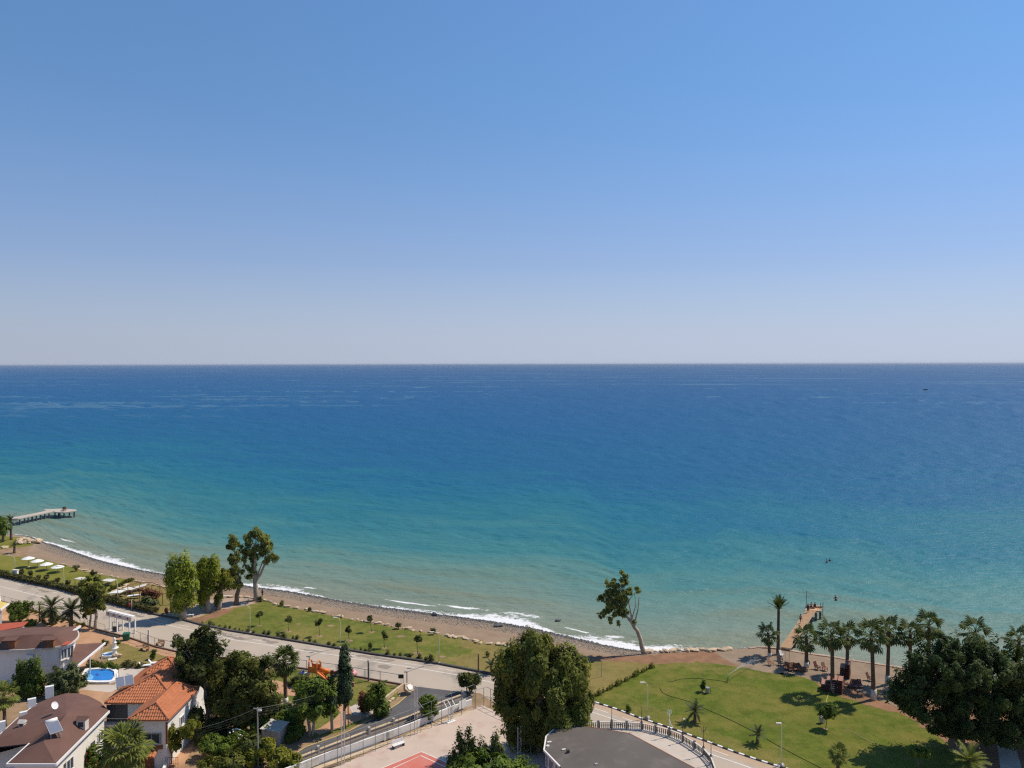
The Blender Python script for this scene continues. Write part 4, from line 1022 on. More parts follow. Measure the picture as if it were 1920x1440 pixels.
for i, (u, v) in enumerate([(41, 1078), (57, 1082), (72, 1087), (87, 1089), (108, 1093), (126, 1099), (142, 1071), (175, 1080)]):
    lab = ['first', 'second', 'third', 'fourth', 'fifth', 'sixth'][i] + ' young round-headed tree from left behind the roadside hedge' if i < 6 else ('young tree by stones on left lawn, nearer the parasols' if i == 6 else 'young tree by stones on left lawn, farther right')
    tree('young_tree', lab, (u, v), [(u, v - 7, 4, 3.5)], 'leaf_hedge', 260, 0.3, [[(u, v, .07), (u, v - 6, .05)]], 'bark', 'young trees on the left lawn', seed=130 + i, cl=0.4, limbs=2)

# --- hedges
def hedge(name, label, px, h, w, per_m, leaf, seed, group=None, size=0.26):
    rg = np.random.default_rng(seed)
    pts = [G(u, v) for u, v in px]
    root = empty(name, pts[0], 0, label, 'hedge', group)
    P, V = [], []
    for a, b in zip(pts[:-1], pts[1:]):
        L = (b - a).length; n = int(L * per_m)
        t = rg.random(n); d = (b - a).normalized(); nn = np.array((-d.y, d.x, 0))
        hh = h * (0.65 + 0.5 * vnoise(t * L / 0.9 + a.x, t * 0 + seed, 5))
        p = np.array(a)[None] + np.array(b - a)[None] * t[:, None] + nn[None] * (rg.random((n, 1)) - .5) * w
        edge = rg.random(n) ** 0.5
        p[:, 2] = hh * edge
        P.append(p - np.array(pts[0])[None]); V.append(rg.random(n))
    P = np.concatenate(P); V = np.concatenate(V); m = len(P)
    Nn = unit(rg.normal(size=(m, 3)) * 0.7 + np.array([0, -0.2, 0.5])); A = rg.normal(size=(m, 3)) + np.array([0, 0, .8])
    s = size * (.7 + .6 * rg.random(m))
    link('foliage', leaf_mesh(name + '_leaves', P, Nn, A, s * 1.5, s * .7, V), MT[leaf], root)
    return root
hedge('clipped_hedge', 'long dark hedge along the far kerb of the road below parasols', [(-40, 1071), (0, 1080), (50, 1091), (117, 1105), (150, 1115)], 1.25, 1.3, 150, 'leaf_hedge', 1, size=0.3)
hedge('clipped_hedge', 'dark hedge beside the road below the rusty pergola', [(196, 1127), (242, 1139), (294, 1151)], 1.3, 1.3, 150, 'leaf_hedge', 2, size=0.3)
hedge('flower_hedge', 'yellow-green hedge along stone path end on left lawn', [(206, 1109), (236, 1094), (250, 1089)], 0.8, 0.7, 110, 'leaf_olive', 3)
# small shrubs in rows
def clump(name, n, size, r, h, seed, leaf):
    me = crown_mesh(name, [((0, 0, h * .5), (r, r, h * .5))], n, size, seed, 0.3, rise=0.6)
    me.materials.append(MT[leaf]); return me
shr = [clump('shrub_leaves', 130, 0.22, 0.33, 0.9, 200 + i, 'leaf_hedge') for i in range(3)]
ctr = [0]
def put_shrub(a, b):
    i = ctr[0]; ctr[0] += 1
    o = link('kerb_shrub', shr[i % 3], None)
    if random.Random(i * 5 + 1).random() < .16: bpy.data.objects.remove(o); return
    c = (a + b) / 2 + Vector((random.Random(i).uniform(-.4, .4), random.Random(i + 7).uniform(-.3, .3), 0))
    o.location = (c.x, c.y, -0.03); o.rotation_euler = (0, 0, i * 2.1); s = random.Random(i + 3).uniform(.45, 1.15); o.scale = (s * 1.2, s * 1.2, s * .85)
    tag(o, 'small clump shrub planted in row along kerb of middle lawn', 'shrub', 'kerb shrubs along the middle lawn')
along_px([(373, 1168), (430, 1180), (468, 1186), (553, 1200), (638, 1214), (696, 1224), (775, 1235), (818, 1241)], .95, .95, 0.0, put_shrub)
shr2 = [clump('shrub_leaves', 110, 0.18, 0.26, 0.6, 220 + i, 'leaf_olive') for i in range(3)]
def put_shrub2(a, b):
    i = ctr[0]; ctr[0] += 1
    o = link('border_shrub', shr2[i % 3], None)
    c = (a + b) / 2
    o.location = (c.x, c.y, -0.03); o.rotation_euler = (0, 0, i * 2.1); s = random.Random(i + 3).uniform(.7, 1.3); o.scale = (s, s, s)
    tag(o, 'low shrub in sparse hedge row between dry grass and main lawn', 'shrub', 'hedge row along the main lawn')
along_px([(1112, 1309), (1160, 1284), (1200, 1263), (1228, 1249)], 0.75, 0.75, 0.0, put_shrub2)
rows_wall = [(20, 1135), (51, 1145), (82, 1154.5), (112, 1162), (139, 1170), (165, 1178)]
def put_shrub3(a, b):
    i = ctr[0]; ctr[0] += 1
    o = link('fence_shrub', shr2[i % 3], None)
    c = (a + b) / 2
    o.location = (c.x, c.y, -0.03); o.rotation_euler = (0, 0, i * 2.1); s = random.Random(i + 3).uniform(1.0, 2.0); o.scale = (s, s, s * .9)
    tag(o, 'low shrub at foot of the chain-link fence by the date palms', 'shrub', 'shrubs along the left fence')
along_px(rows_wall, 1.5, 1.5, 0.0, put_shrub3)

# --- palms
def fan_frond(name, leaf, segs=15, spread=118, droop=0.35, seed=0):
    rg = random.Random(seed)
    mb = MB(); var = []
    mb.tube([(0, 0, 0), (0.5, 0, 0.03), (1.0, 0, 0.0)], [0.045, 0.032, 0.022], 4)
    for k in range(segs):
        a0 = R(-spread + 2 * spread * k / segs); a1 = R(-spread + 2 * spread * (k + 1) / segs); am = (a0 + a1) / 2
        l = 1.0 * (0.78 + 0.22 * math.cos(am * 0.8)) * rg.uniform(.9, 1.05)
        c = Vector((1.0, 0, 0))
        zf = 0.05 if k % 2 else -0.02
        def pt(a, r, dz): return c + Vector((math.cos(a) * r, math.sin(a) * r, dz - droop * r * r * (0.5 + 0.5 * abs(math.sin(a)))))
        mb.add([c, pt(a0, l * .70, zf), pt(am, l * .74, zf + .05), pt(a1, l * .70, zf), pt(am, l, -.05)], [(0, 1, 2), (0, 2, 3), (1, 4, 2), (2, 4, 3)])
    me = mb.mesh(name)
    at = me.attributes.new('var', 'FLOAT', 'POINT')
    at.data.foreach_set('value', [rg.uniform(0.1, 0.9) for _ in mb.v])
    me.materials.append(MT[leaf]); return me
def feather_frond(name, leaf, pairs=20, droop=0.9, width=0.24, seed=0):
    rg = random.Random(seed)
    mb = MB()
    def rp(t):
        return Vector((2.0 * t * (1 - 0.12 * droop * t), 0, -droop * 0.75 * t * t))
    mb.tube([rp(t) for t in (0, .25, .5, .75, 1)], [.03, .024, .018, .012, .005], 4)
    for i in range(pairs):
        t = 0.12 + 0.86 * i / pairs
        p = rp(t); L = width * 2.4 * (1 - abs(t - .45) * 1.1)
        d = (rp(min(1, t + .02)) - rp(t - .02)).normalized()
        for s in (-1, 1):
            e = p + d * L * .55 + Vector((0, s * L * .75, 0.22 * L - .3 * L * L)) + Vector((0, 0, rg.uniform(-.06, .04)))
            w = d * 0.055
            mb.add([p - w, p + w, e], [(0, 1, 2)])
    me = mb.mesh(name)
    at = me.attributes.new('var', 'FLOAT', 'POINT')
    at.data.foreach_set('value', [rg.uniform(0.1, 0.9) for _ in mb.v])
    me.materials.append(MT[leaf]); return me
MT['leaf_palm_light'] = leaf_mat('leaf_palm_light', (0.09, 0.13, 0.02), (0.26, 0.27, 0.06), 0.3)
MT['leaf_date'] = leaf_mat('leaf_date', (0.035, 0.05, 0.018), (0.12, 0.125, 0.045), 0.15)
FAN = [fan_frond('fan_leaf', 'leaf_palm', 13, 112, .55 + .15 * i, i) for i in range(3)]
FAN_L = [fan_frond('fan_leaf', 'leaf_palm_light', 15, 118, .35 + .12 * i, i + 5) for i in range(3)]
DEAD = [fan_frond('dead_leaf', 'dead_frond', 11, 70, .2, 9)]
FEA = [feather_frond('feather_leaf', 'leaf_date', 20, .7 + .2 * i, .24, i) for i in range(3)]
FEA_UP = [feather_frond('feather_leaf', 'leaf_palm', 20, .25 + .12 * i, .22, i + 4) for i in range(3)]
FEA_L = [feather_frond('feather_leaf', 'leaf_palm_light', 20, .8 + .2 * i, .24, i + 8) for i in range(3)]

def palm(label, base_px, crown_px, r_px, kind='fan', n=30, dead=8, tr=0.26, white=True, group=None, base=None, emin=-50, emax=82, seed=0, lean=0.0, name='fan_palm'):
    base = base if base is not None else G(*base_px)
    rg = random.Random(seed)
    m = mpp(base)
    top = at_depth(crown_px[0], crown_px[1], base.y) - base
    root = empty(name, base, 0, label, 'palm tree', group)
    k = 10
    path, rad = [], []
    for i in range(k + 1):
        t = i / k
        path.append(Vector((top.x * t ** 1.3, 0, top.z * t - (0.1 if i == 0 else 0))))
        rad.append(tr * (1.25 - 0.5 * min(1, t * 4) * .5 - 0.25 * t) * (1 + 0.07 * (i % 2)))
    trk = MB().tube(path, rad, 9).build('trunk', MT['palm_bark'], root, True)
    if white:
        h = min(top.z * 0.18, 1.6); q = []
        MB().lathe((0, 0, -0.05), [(tr * 1.38, 0), (tr * 1.30, h * .6), (tr * 1.24, h)], 10).build('lime_wash', MT['off_white'], root, True)
    R0 = r_px * m
    sets = {'fan': FAN, 'fan_light': FAN_L, 'feather': FEA, 'upright': FEA_UP, 'feather_light': FEA_L}[kind]
    sc_ = R0 / (1.62 if kind.startswith('fan') else 1.8)
    for i in range(n):
        t = (i + .5) / n
        az = i * 2.39996 + rg.uniform(-.2, .2)
        el = R(emax + (emin - emax) * t ** 0.9 + rg.uniform(-8, 8))
        o = link('frond', sets[i % 3], None, root)
        s = sc_ * rg.uniform(.88, 1.1)
        o.matrix_basis = Matrix.Translation(top + Vector((0, 0, -0.25 * t * sc_))) @ Matrix.Rotation(az, 4, 'Z') @ Matrix.Rotation(-el, 4, 'Y') @ Matrix.Rotation(rg.uniform(-.4, .4), 4, 'X') @ Matrix.Diagonal((s, s, s, 1))
    for i in range(dead):
        az = i * 2.39996 + .7
        o = link('dead_frond', DEAD[0], None, root)
        s = sc_ * rg.uniform(.7, .9)
        o.matrix_basis = Matrix.Translation(top + Vector((0, 0, -0.45 * sc_))) @ Matrix.Rotation(az, 4, 'Z') @ Matrix.Rotation(R(72 + rg.uniform(-8, 8)), 4, 'Y') @ Matrix.Diagonal((s, s * .7, s, 1))
    return root
gp = 'palms in row behind the right beach'
palm('shortest fan palm with whitewashed foot left of the pier', (1443, 1231), (1440, 1187), 19, 'fan', 16, 5, .26, True, gp, seed=1)
palm('tall upright feather palm at the foot of the wooden pier', (1459, 1227), (1460, 1140), 23, 'upright', 26, 0, .27, False, gp, seed=2, emin=28, emax=86, name='feather_palm')
palm('fan palm right of the pier with stacked seats beside it', (1512, 1251), (1512, 1193), 24, 'fan', 18, 5, .30, True, gp, seed=3)
palm('tall fan palm beside the large red lounger stack', (1561, 1297), (1560, 1189), 27, 'fan', 20, 8, .30, True, gp, seed=4)
palm('fan palm with white foot just behind the tall one by lounger stack', (1588, 1264), (1590, 1190), 23, 'fan', 18, 7, .28, True, gp, seed=5)
palm('tallest fan palm standing closest left of the dark ficus', (1638, 1312), (1634, 1190), 28, 'fan', 20, 9, .30, True, gp, seed=6)
palm('fan palm whose trunk meets the left edge of the ficus crown', (1664, 1284), (1667, 1180), 27, 'fan', 20, 8, .28, True, gp, seed=7)
palm('fan palm rising behind left shoulder of the ficus', (1706, 1290), (1707, 1186), 22, 'fan', 18, 7, .28, False, gp, seed=8)
palm('highest fan palm crown above the ficus left of centre', (1741, 1284), (1742, 1172), 25, 'fan', 20, 8, .28, False, gp, seed=9)
palm('yellowish palm crown peeking above the ficus middle', (1826, 1292), (1829, 1184), 27, 'fan', 16, 8, .28, False, gp, seed=10)
palm('palm crown behind the ficus at right frame edge', (1906, 1300), (1911, 1200), 26, 'fan', 18, 9, .28, False, gp, seed=11)
palm('fan palm with brown leaf skirt in garden beside play slide', (536, 1322), (533, 1238), 26, 'fan', 34, 16, .28, True, None, seed=12)
palm('large fan palm in front of the tiled villa at bottom left', None, (232, 1402), 44, 'fan_light', 32, 8, .28, False, None, base=Vector((-43.5, 85.5, 0)), seed=13)
palm('yellow-green fan palm at left edge beside brown villa', (9, 1362), (7, 1304), 24, 'fan_light', 24, 3, .22, False, None, seed=14)
gd = 'date palms by the left fence'
palm('left feathery date palm behind the villa roof', (97, 1170), (96, 1138), 24, 'feather', 30, 0, .34, False, gd, seed=15, emin=-25, name='date_palm')
palm('right feathery date palm beside the roadside tree', (133, 1178), (134, 1143), 24, 'feather', 30, 0, .34, False, gd, seed=16, emin=-25, name='date_palm')
palm('slim young palm left of the two date palms', (74, 1166), (74, 1136), 10, 'feather_light', 14, 0, .14, False, None, seed=17, name='young_palm')
gl = 'young palms on the main lawn'
palm('young date palm on main lawn nearest the balustrade', (1303, 1354), (1303, 1332), 20, 'feather', 24, 0, .22, False, gl, seed=18, emin=-10, name='young_palm')
palm('young date palm on main lawn near the right lamp post', (1420, 1394), (1421, 1376), 18, 'feather', 20, 0, .2, False, gl, seed=19, emin=0, name='young_palm')
palm('young fan palm at bottom edge of main lawn', (1571, 1446), (1572, 1413), 18, 'fan_light', 24, 3, .2, False, gl, seed=20, name='young_palm')
palm('yellow-green feather palm at bottom right in ficus shade', (1818, 1468), (1818, 1425), 34, 'feather_light', 26, 0, .25, False, None, seed=21, emin=-15, name='young_palm')
palm('small palm half hidden left of the centre tree', (921, 1263), (921, 1248), 14, 'feather', 18, 0, .15, False, None, seed=22, emin=0, name='young_palm')
palm('small dark palm on left lawn below the boulders', (27, 1037), (27, 1022), 9, 'feather', 18, 0, .3, False, None, seed=23, emin=-10, name='young_palm')
palm('palm beside the dark tree on the far left spit', (21, 1012), (20, 976), 15, 'feather', 22, 0, .3, False, None, seed=24, emin=-25, name='date_palm')
# ------------------------------------------------------------------ buildings
def offset_poly(poly, d):
    """shrink a simple polygon inwards by d"""
    P = [Vector((p[0], p[1])) for p in poly]
    if sum(a.x * b.y - b.x * a.y for a, b in zip(P, P[1:] + P[:1])) < 0: P = P[::-1]
    out = []
    n = len(P)
    for i in range(n):
        a, b, c = P[i - 1], P[i], P[(i + 1) % n]
        e1 = (b - a).normalized(); e2 = (c - b).normalized()
        n1 = Vector((-e1.y, e1.x)); n2 = Vector((-e2.y, e2.x))
        m = n1 + n2
        k = m.length_squared
        m = m * (2 * d / max(k, 0.6))
        out.append((b.x + m.x, b.y + m.y))
    return out

def roof_part(name, pts, faces, m, parent, thick=0.14):
    loc = parent.location
    V = [Vector(p) - loc for p in pts]
    n = len(V)
    mb = MB()
    F = []
    for f in faces:
        a, b, c = V[f[0]], V[f[1]], V[f[2]]
        F.append(tuple(f) if (b - a).cross(c - a).z > 0 else tuple(f[::-1]))
    mb.add(V, F)
    mb.add([v - Vector((0, 0, thick)) for v in V], [tuple(f[::-1]) for f in F])
    edges = {}
    for f in F:
        for i in range(len(f)):
            e = (f[i], f[(i + 1) % len(f)])
            if (e[1], e[0]) in edges: edges.pop((e[1], e[0]))
            else: edges[e] = 1
    mb.f += [(a, a + n, b + n, b) for a, b in edges]
    return mb.build(name, m, parent)

def fascia(parent, pts, h=0.28, w=0.12, m='white_paint', name='fascia'):
    loc = parent.location
    for a, b in zip(pts[:-1], pts[1:]):
        a, b = Vector(a) - loc, Vector(b) - loc
        MB().bar(a - Vector((0, 0, 0.08)), b - Vector((0, 0, 0.08)), w, h).build(name, MT[m], parent)

def tiles(parent, poly, m='orange_tile', pitch=0.30, row=0.42, name='roof_tiles', lift=0.03):
    """half-round clay tiles laid in courses over one flat roof face"""
    loc = parent.location
    P = [Vector(p) - loc for p in poly]
    nrm = (P[1] - P[0]).cross(P[2] - P[0]).normalized()
    if nrm.z < 0: nrm = -nrm
    down = Vector((0, 0, -1)); down = (down - nrm * down.dot(nrm)).normalized()
    side = nrm.cross(down).normalized()
    o = P[0]
    q = [((p - o).dot(side), (p - o).dot(down)) for p in P]
    x0, x1 = min(a[0] for a in q), max(a[0] for a in q); y0, y1 = min(a[1] for a in q), max(a[1] for a in q)
    def inside(x, y):
        r = False
        for i in range(len(q)):
            (xa, ya), (xb, yb) = q[i], q[i - 1]
            if (ya > y) != (yb > y) and x < (xb - xa) * (y - ya) / (yb - ya) + xa: r = not r
        return r
    mb = MB()
    rr = random.Random(5)
    y = y1 - row
    while y > y0 - row:
        x = x0
        while x < x1:
            if inside(x + pitch / 2, y + row / 2):
                j = rr.uniform(-.012, .012)
                vs = []
                for yy, zz in ((y - 0.03, lift), (y + row, lift + 0.05)):
                    for k in range(5):
                        t = k / 4
                        h = 0.085 * math.sin(math.pi * t)
                        vs.append(o + side * (x + pitch * t) + down * yy + nrm * (zz + h + j))
                vs += [o + side * (x + pitch * k / 4) + down * (y + row) + nrm * lift for k in range(5)]
                mb.add(vs, [(k, k + 5, k + 6, k + 1) for k in range(4)] + [(k + 5, k + 10, k + 11, k + 6) for k in range(4)])
            x += pitch
        y -= row
    ob = mb.build(name, MT[m], parent)
    ob["kind"] = "stuff"
    return ob

def window(parent, c, w, h, rz, panes=2, sill=True, m='white_paint', glass='glass'):
    """c: world centre on the wall; rz: direction the window faces"""
    loc = parent.location
    win = MB().box((0, -0.02, 0), (w, 0.05, h)).build('window', MT[glass], parent)
    win.location = Vector(c) - loc; win.rotation_euler = (0, 0, rz)
    fr = MB()
    for s in (-1, 1):
        fr.box((s * w / 2, 0.03, 0), (0.09, 0.1, h + 0.09)); fr.box((0, 0.032, s * h / 2), (w - 0.09, 0.1, 0.09))
    for k in range(1, panes): fr.box((-w / 2 + w * k / panes, 0.031, 0), (0.07, 0.09, h - .09))
    fr.build('frame', MT[m], win)
    if sill: MB().box((0, 0.1, -h / 2 - 0.1), (w + 0.3, 0.25, 0.08)).build('sill', MT['off_white'], win)
    return win

# ---- brown-roofed villa in the foreground
ZB = 5.4
def PB(u, v, z=ZB): return G(u, v, z)
vb = empty('villa', G(80, 1452), 0, 'white villa with big brown shingle roof, dish and solar panel, lower left', 'house')
out = [(105, 1433), (205, 1333), (188, 1316), (167, 1305), (148, 1300), (123, 1300), (98, 1307), (69, 1319), (37, 1343), (0, 1377), (-70, 1420), (-70, 1408), (55, 1394), (12, 1433)]
pts = [PB(*p) for p in out] + [PB(82, 1391, 6.7), PB(125, 1338, 7.3), PB(-10, 1388, 5.75)]
A, C, D = 14, 15, 16
FB = [(13, 0, A), (0, 1, C, A), (1, 2, C), (2, 3, C), (3, 4, C), (4, 5, C), (5, 6, C), (6, 7, C), (7, 8, C), (8, 9, D, C), (9, 10, D), (10, 11, D), (11, 12, C, D), (12, 13, A), (12, A, C)]
roof_part('roof', pts, FB, MT['brown_shingle'], vb)
def on_roof(u, v, pts=pts, faces=FB):
    d = CM @ Vector(((u - 960.0) / F_PX, -(v - 720.0) / F_PX, -1.0)); o = Vector((0, 0, CAM_H)); best = None
    for f in faces:
        for i in range(1, len(f) - 1):
            h = intersect_ray_tri(pts[f[0]], pts[f[i]], pts[f[i + 1]], d, o, True)
            if h is not None and (best is None or (h - o).length < (best - o).length): best = h
    return best if best is not None else G(u, v, 6.3)
fascia(vb, [pts[13], pts[0], pts[1]]); fascia(vb, [pts[12], pts[13]]); fascia(vb, [pts[i] for i in (7, 8, 9, 10)], .2)
wp = offset_poly([(p.x, p.y) for p in pts[:14]], 0.55)
MB().prism([(x - vb.location.x, y - vb.location.y) for x, y in wp], 0, ZB - 0.16).build('wall', MT['white_wall'], vb)
xr = PB(105, 1433).x - 0.55
window(vb, (xr + 0.03, 84.2, 3.6), 1.3, 1.3, R(-90)); window(vb, (xr + 0.03, 90.5, 3.6), 1.1, 1.1, R(-90))
def roof_vent(parent, u, v, z, w, d, h, m1='off_white', gable=True, name='chimney', cap='brown_shingle'):
    p = (on_roof(u, v) if z is None else G(u, v, z)) - parent.location
    ch = MB().box((0, 0, h / 2 - 0.3), (w, d, h + .6)).build(name, MT[m1], parent); ch.location = p
    MB().add([(-w / 2 - .1, -d / 2 - .1, h), (w / 2 + .1, -d / 2 - .1, h), (w / 2 + .1, d / 2 + .1, h), (-w / 2 - .1, d / 2 + .1, h), (-w / 2 - .1, 0, h + .35), (w / 2 + .1, 0, h + .35)],
             [(0, 1, 5, 4), (2, 3, 4, 5), (0, 4, 3), (1, 2, 5), (3, 2, 1, 0)]).build('cap', MT[cap], ch)
    MB().box((0, -d / 2 - .012, h * .45), (w * .6, .02, h * .6)).build('opening', MT['dark_metal'], ch)
    return ch
roof_vent(vb, 155, 1362, None, 1.0, 0.8, 0.9)
roof_vent(vb, 42, 1360, None, 0.6, 0.5, 0.35, cap='off_white')

def solar_heater(label, p, rz, w=2.0, l=1.6, tank=True, n=1):
    r = empty('solar_heater', p, rz, label, 'solar panel', 'solar water heaters on the roofs')
    T = Matrix.Rotation(R(24), 3, 'X')
    for k in range(n):
        x = (k - (n - 1) / 2) * (w / n + .03)
        pan = MB().box(T @ Vector((0, 0, 0)) + Vector((x, 0, .75)), (w / n, l, .1), M=T).build('panel', MT['steel'], r)
        MB().box(T @ Vector((0, 0, .055)) + Vector((x, 0, .75)), (w / n - .12, l - .12, .02), M=T).build('glass', MT['solar_glass'], pan)
    st = MB()
    for s in (-1, 1):
        st.bar((s * w * .4, .55, 1.15), (s * w * .4, .6, -.35), .05, .05).bar((s * w * .4, -.55, .3), (s * w * .4, -.6, -.35), .05, .05).bar((s * w * .4, .6, -.1), (s * w * .4, -.6, -.1), .05, .05)
    st.build('stand', MT['steel'], r)
    if tank:
        MB().tube([(-w * .45, l * .5 + .1, 1.2), (w * .45, l * .5 + .1, 1.2)], .22, 12).build('tank', MT['white_paint'], r, True)
    return r
solar_heater('large solar panel with white tank on brown villa roof', on_roof(102, 1378) + Vector((0, 0, .1)), R(48), 1.3, 1.7)
solar_heater('paired solar panels between brown roof and orange tiles', G(234, 1288, 6.9), R(32), 2.0, 1.7, False, 2)
def dish(label, p, rz, r=.7):
    o = empty('satellite_dish', p, rz, label, 'satellite dish', 'satellite dishes on the roofs')
    T = Matrix.Rotation(R(62), 3, 'X')
    mb = MB()
    n = 18; rings = [(0.02, 0.0), (.35, .03), (.7, .11), (1.0, .23)]
    base = []
    for rr, z in rings:
        for k in range(n):
            a = 2 * math.pi * k / n
            base.append(T @ Vector((rr * r * math.cos(a), rr * r * math.sin(a), z * r)) + Vector((0, 0, .95)))
    fs = [(i * n + k, i * n + (k + 1) % n, (i + 1) * n + (k + 1) % n, (i + 1) * n + k) for i in range(3) for k in range(n)]
    mb.add(base, fs); mb.add([b - (T @ Vector((0, 0, .03))) for b in base], [f[::-1] for f in fs])
    mb.build('reflector', MT['white_paint'], o, True)
    MB().tube([(0, 0, -.4), (0, .05, .95)], .04, 6).build('mast', MT['steel'], o)
    MB().bar((0, 0, .7), T @ Vector((0, -.1, .75 * r)) + Vector((0, 0, .95)), .03, .03).build('feed_arm', MT['steel'], o)
    return o
dish('white satellite dish standing on brown villa roof', on_roof(102, 1338), R(75), .45)
dish('small white satellite dish behind the paired solar panels', G(238, 1283, 6.6), R(40), .42)
def ac_unit(label, p, rz, s=(.9, .4, 1.3)):
    o = empty('air_conditioner', p, rz, label, 'air conditioner', 'air conditioners around the villas')
    MB().box((0, 0, s[2] / 2), s).build('casing', MT['white_paint'], o)
    g = MB().lathe((0, 0, 0), [(s[0] * .34, 0), (s[0] * .34, .03)], 14).build('fan_grille', MT['dark_metal'], o)
    g.matrix_basis = Matrix.Translation((0, s[1] / 2 + .025, s[2] * .5)) @ Matrix.Rotation(R(-90), 4, 'X')
    f = MB()
    for x in (-1, 1): f.box((x * s[0] * .35, 0, -.2), (.06, s[1], .4))
    f.build('bracket', MT['steel'], o)
    return o
ac_unit('tall white air conditioner above brown roof edge near the pine', G(93, 1308, 5.2), R(30), (.95, .5, 1.5))
ac_unit('white air conditioner midway along left edge of brown roof', G(60, 1329, 5.2), R(35))
ac_unit('pinkish air conditioner lower along left edge of brown roof', G(44, 1345, 5.2), R(35), (.8, .4, .7))
ac_unit('white air conditioner at left frame edge beside brown roof', G(3, 1375, 5.2), R(35), (.8, .4, 1.4))

# ---- curved villa behind it
va = empty('villa', G(60, 1292), 0, 'white villa with curved eave and dusky brown roof, behind the garden trees', 'house')
ZA = 5.4
eave = [(-90, 1214), (-40, 1219), (0, 1220), (47, 1218), (80, 1216), (103, 1213), (120, 1210), (131, 1206), (140, 1201), (146, 1195), (148, 1190), (146, 1183)]
backe = [(143, 1174.5), (95, 1175), (47, 1177), (0, 1182), (-90, 1192)]
ptsA = [G(u, v, ZA) for u, v in eave + backe] + [G(99, 1188.5, 6.9), G(62, 1189.5, 7.0), G(-60, 1199, 7.0)]
r1, r2, r3 = len(ptsA) - 3, len(ptsA) - 2, len(ptsA) - 1
ne = len(eave)
faces = [(0, 1, r3), (1, 2, r3), (2, 3, r2, r3), (3, 4, r2), (4, 5, r1, r2)] + [(i, i + 1, r1) for i in range(5, ne - 1)] + [(ne - 1, ne, r1), (ne, ne + 1, r1), (ne + 1, ne + 2, r2, r1), (ne + 2, ne + 3, r2), (ne + 3, ne + 4, r3, r2), (ne + 4, 0, r3)]
roof_part('roof', ptsA, faces, MT['brown_shingle'], va)
fascia(va, ptsA[:ne], .26, .14, 'off_white')
fascia(va, [G(128, 1188, 5.55), G(151, 1173.5, 5.75)], .3, .2)
wa = offset_poly([(p.x, p.y) for p in ptsA[:ne + 5]], 0.5)
MB().prism([(x - va.location.x, y - va.location.y) for x, y in wa], 0, ZA - .15).build('wall', MT['white_wall'], va)
MB().prism([(p.x - va.location.x, p.y - va.location.y) for p in (G(113, 1207, 6.1), G(124, 1199, 6.1), G(136, 1199, 6.1), G(127, 1205, 6.1))], 5.75, 5.83).build('red_roof_patch', MT['red_shingle'], va)
for (u, v) in ((21, 1207), (93, 1206)):
    p = G(u, v, 6.1) - va.location
    dm = MB().box((0, 0, .1), (1.5, 1.1, 1.2)).build('dormer', MT['rust'], va); dm.location = p; dm.rotation_euler = (0, 0, R(8))
    MB().box((-.7, -.56, .05), (.9, .03, .8)).build('opening', MT['dark_metal'], dm)
    MB().add([(-1.0, -.75, .72), (.95, -.75, .72), (.95, .7, .85), (-1.0, .7, .85), (-1.0, -.75, .62), (.95, -.75, .62), (.95, .7, .75), (-1.0, .7, .75)], [(0, 1, 2, 3), (7, 6, 5, 4), (0, 4, 5, 1), (1, 5, 6, 2), (2, 6, 7, 3), (3, 7, 4, 0)]).build('dormer_roof', MT['brown_shingle'], dm)
def wall_at(u, v, poly):      # the outer wall point seen at a pixel: nearest crossing of the sight line with the wall polygon
    d = CM @ Vector(((u - 960.0) / F_PX, -(v - 720.0) / F_PX, -1.0))
    best = None
    for a, b in zip(poly, poly[1:] + poly[:1]):
        ex, ey = b[0] - a[0], b[1] - a[1]
        den = d.x * ey - d.y * ex
        if abs(den) < 1e-9: continue
        t = (a[0] * ey - a[1] * ex) / den
        s = ((t * d.x - a[0]) * ex + (t * d.y - a[1]) * ey) / (ex * ex + ey * ey)
        if 0 <= s <= 1 and t > 0 and (best is None or t < best[0]):
            best = (t, math.atan2(ey, ex))
    t, ang = best
    return Vector((d.x * t, d.y * t, CAM_H + d.z * t)), ang
wa_l = list(wa)
for (u, v, w, h) in ((131, 1222, 1.5, 1.6), (119, 1226, .9, 1.5)):
    p, ang = wall_at(u, v, wa_l)
    nrm = Vector((math.sin(ang), -math.cos(ang), 0))
    if nrm.y > 0: nrm = -nrm
    window(va, p + nrm * .03, w, h, math.atan2(nrm.y, nrm.x) - R(90))
p, ang = wall_at(57, 1230, wa_l)
ac_unit('air conditioner hung on curved white villa wall', p + Vector((0, -.32, -.4)), 0, (.9, .35, .7))
# lean-to roof
lr = [G(136, 1208, 3.9), G(197, 1205, 3.3), G(144, 1249, 3.0), G(136, 1243, 3.3)]
roof_part('lean_to_roof', lr, [(0, 1, 2, 3)], MT['brown_shingle'], va)
fascia(va, [lr[1], lr[2]], .3, .16)
for q in (lr[1].lerp(lr[2], .08), lr[1].lerp(lr[2], .5), lr[1].lerp(lr[2], .92)):
    MB().tube([(q.x - va.location.x - .3, q.y - va.location.y + .1, 0), (q.x - va.location.x - .3, q.y - va.location.y + .1, q.z - .2)], .09, 6).build('post', MT['off_white'], va)

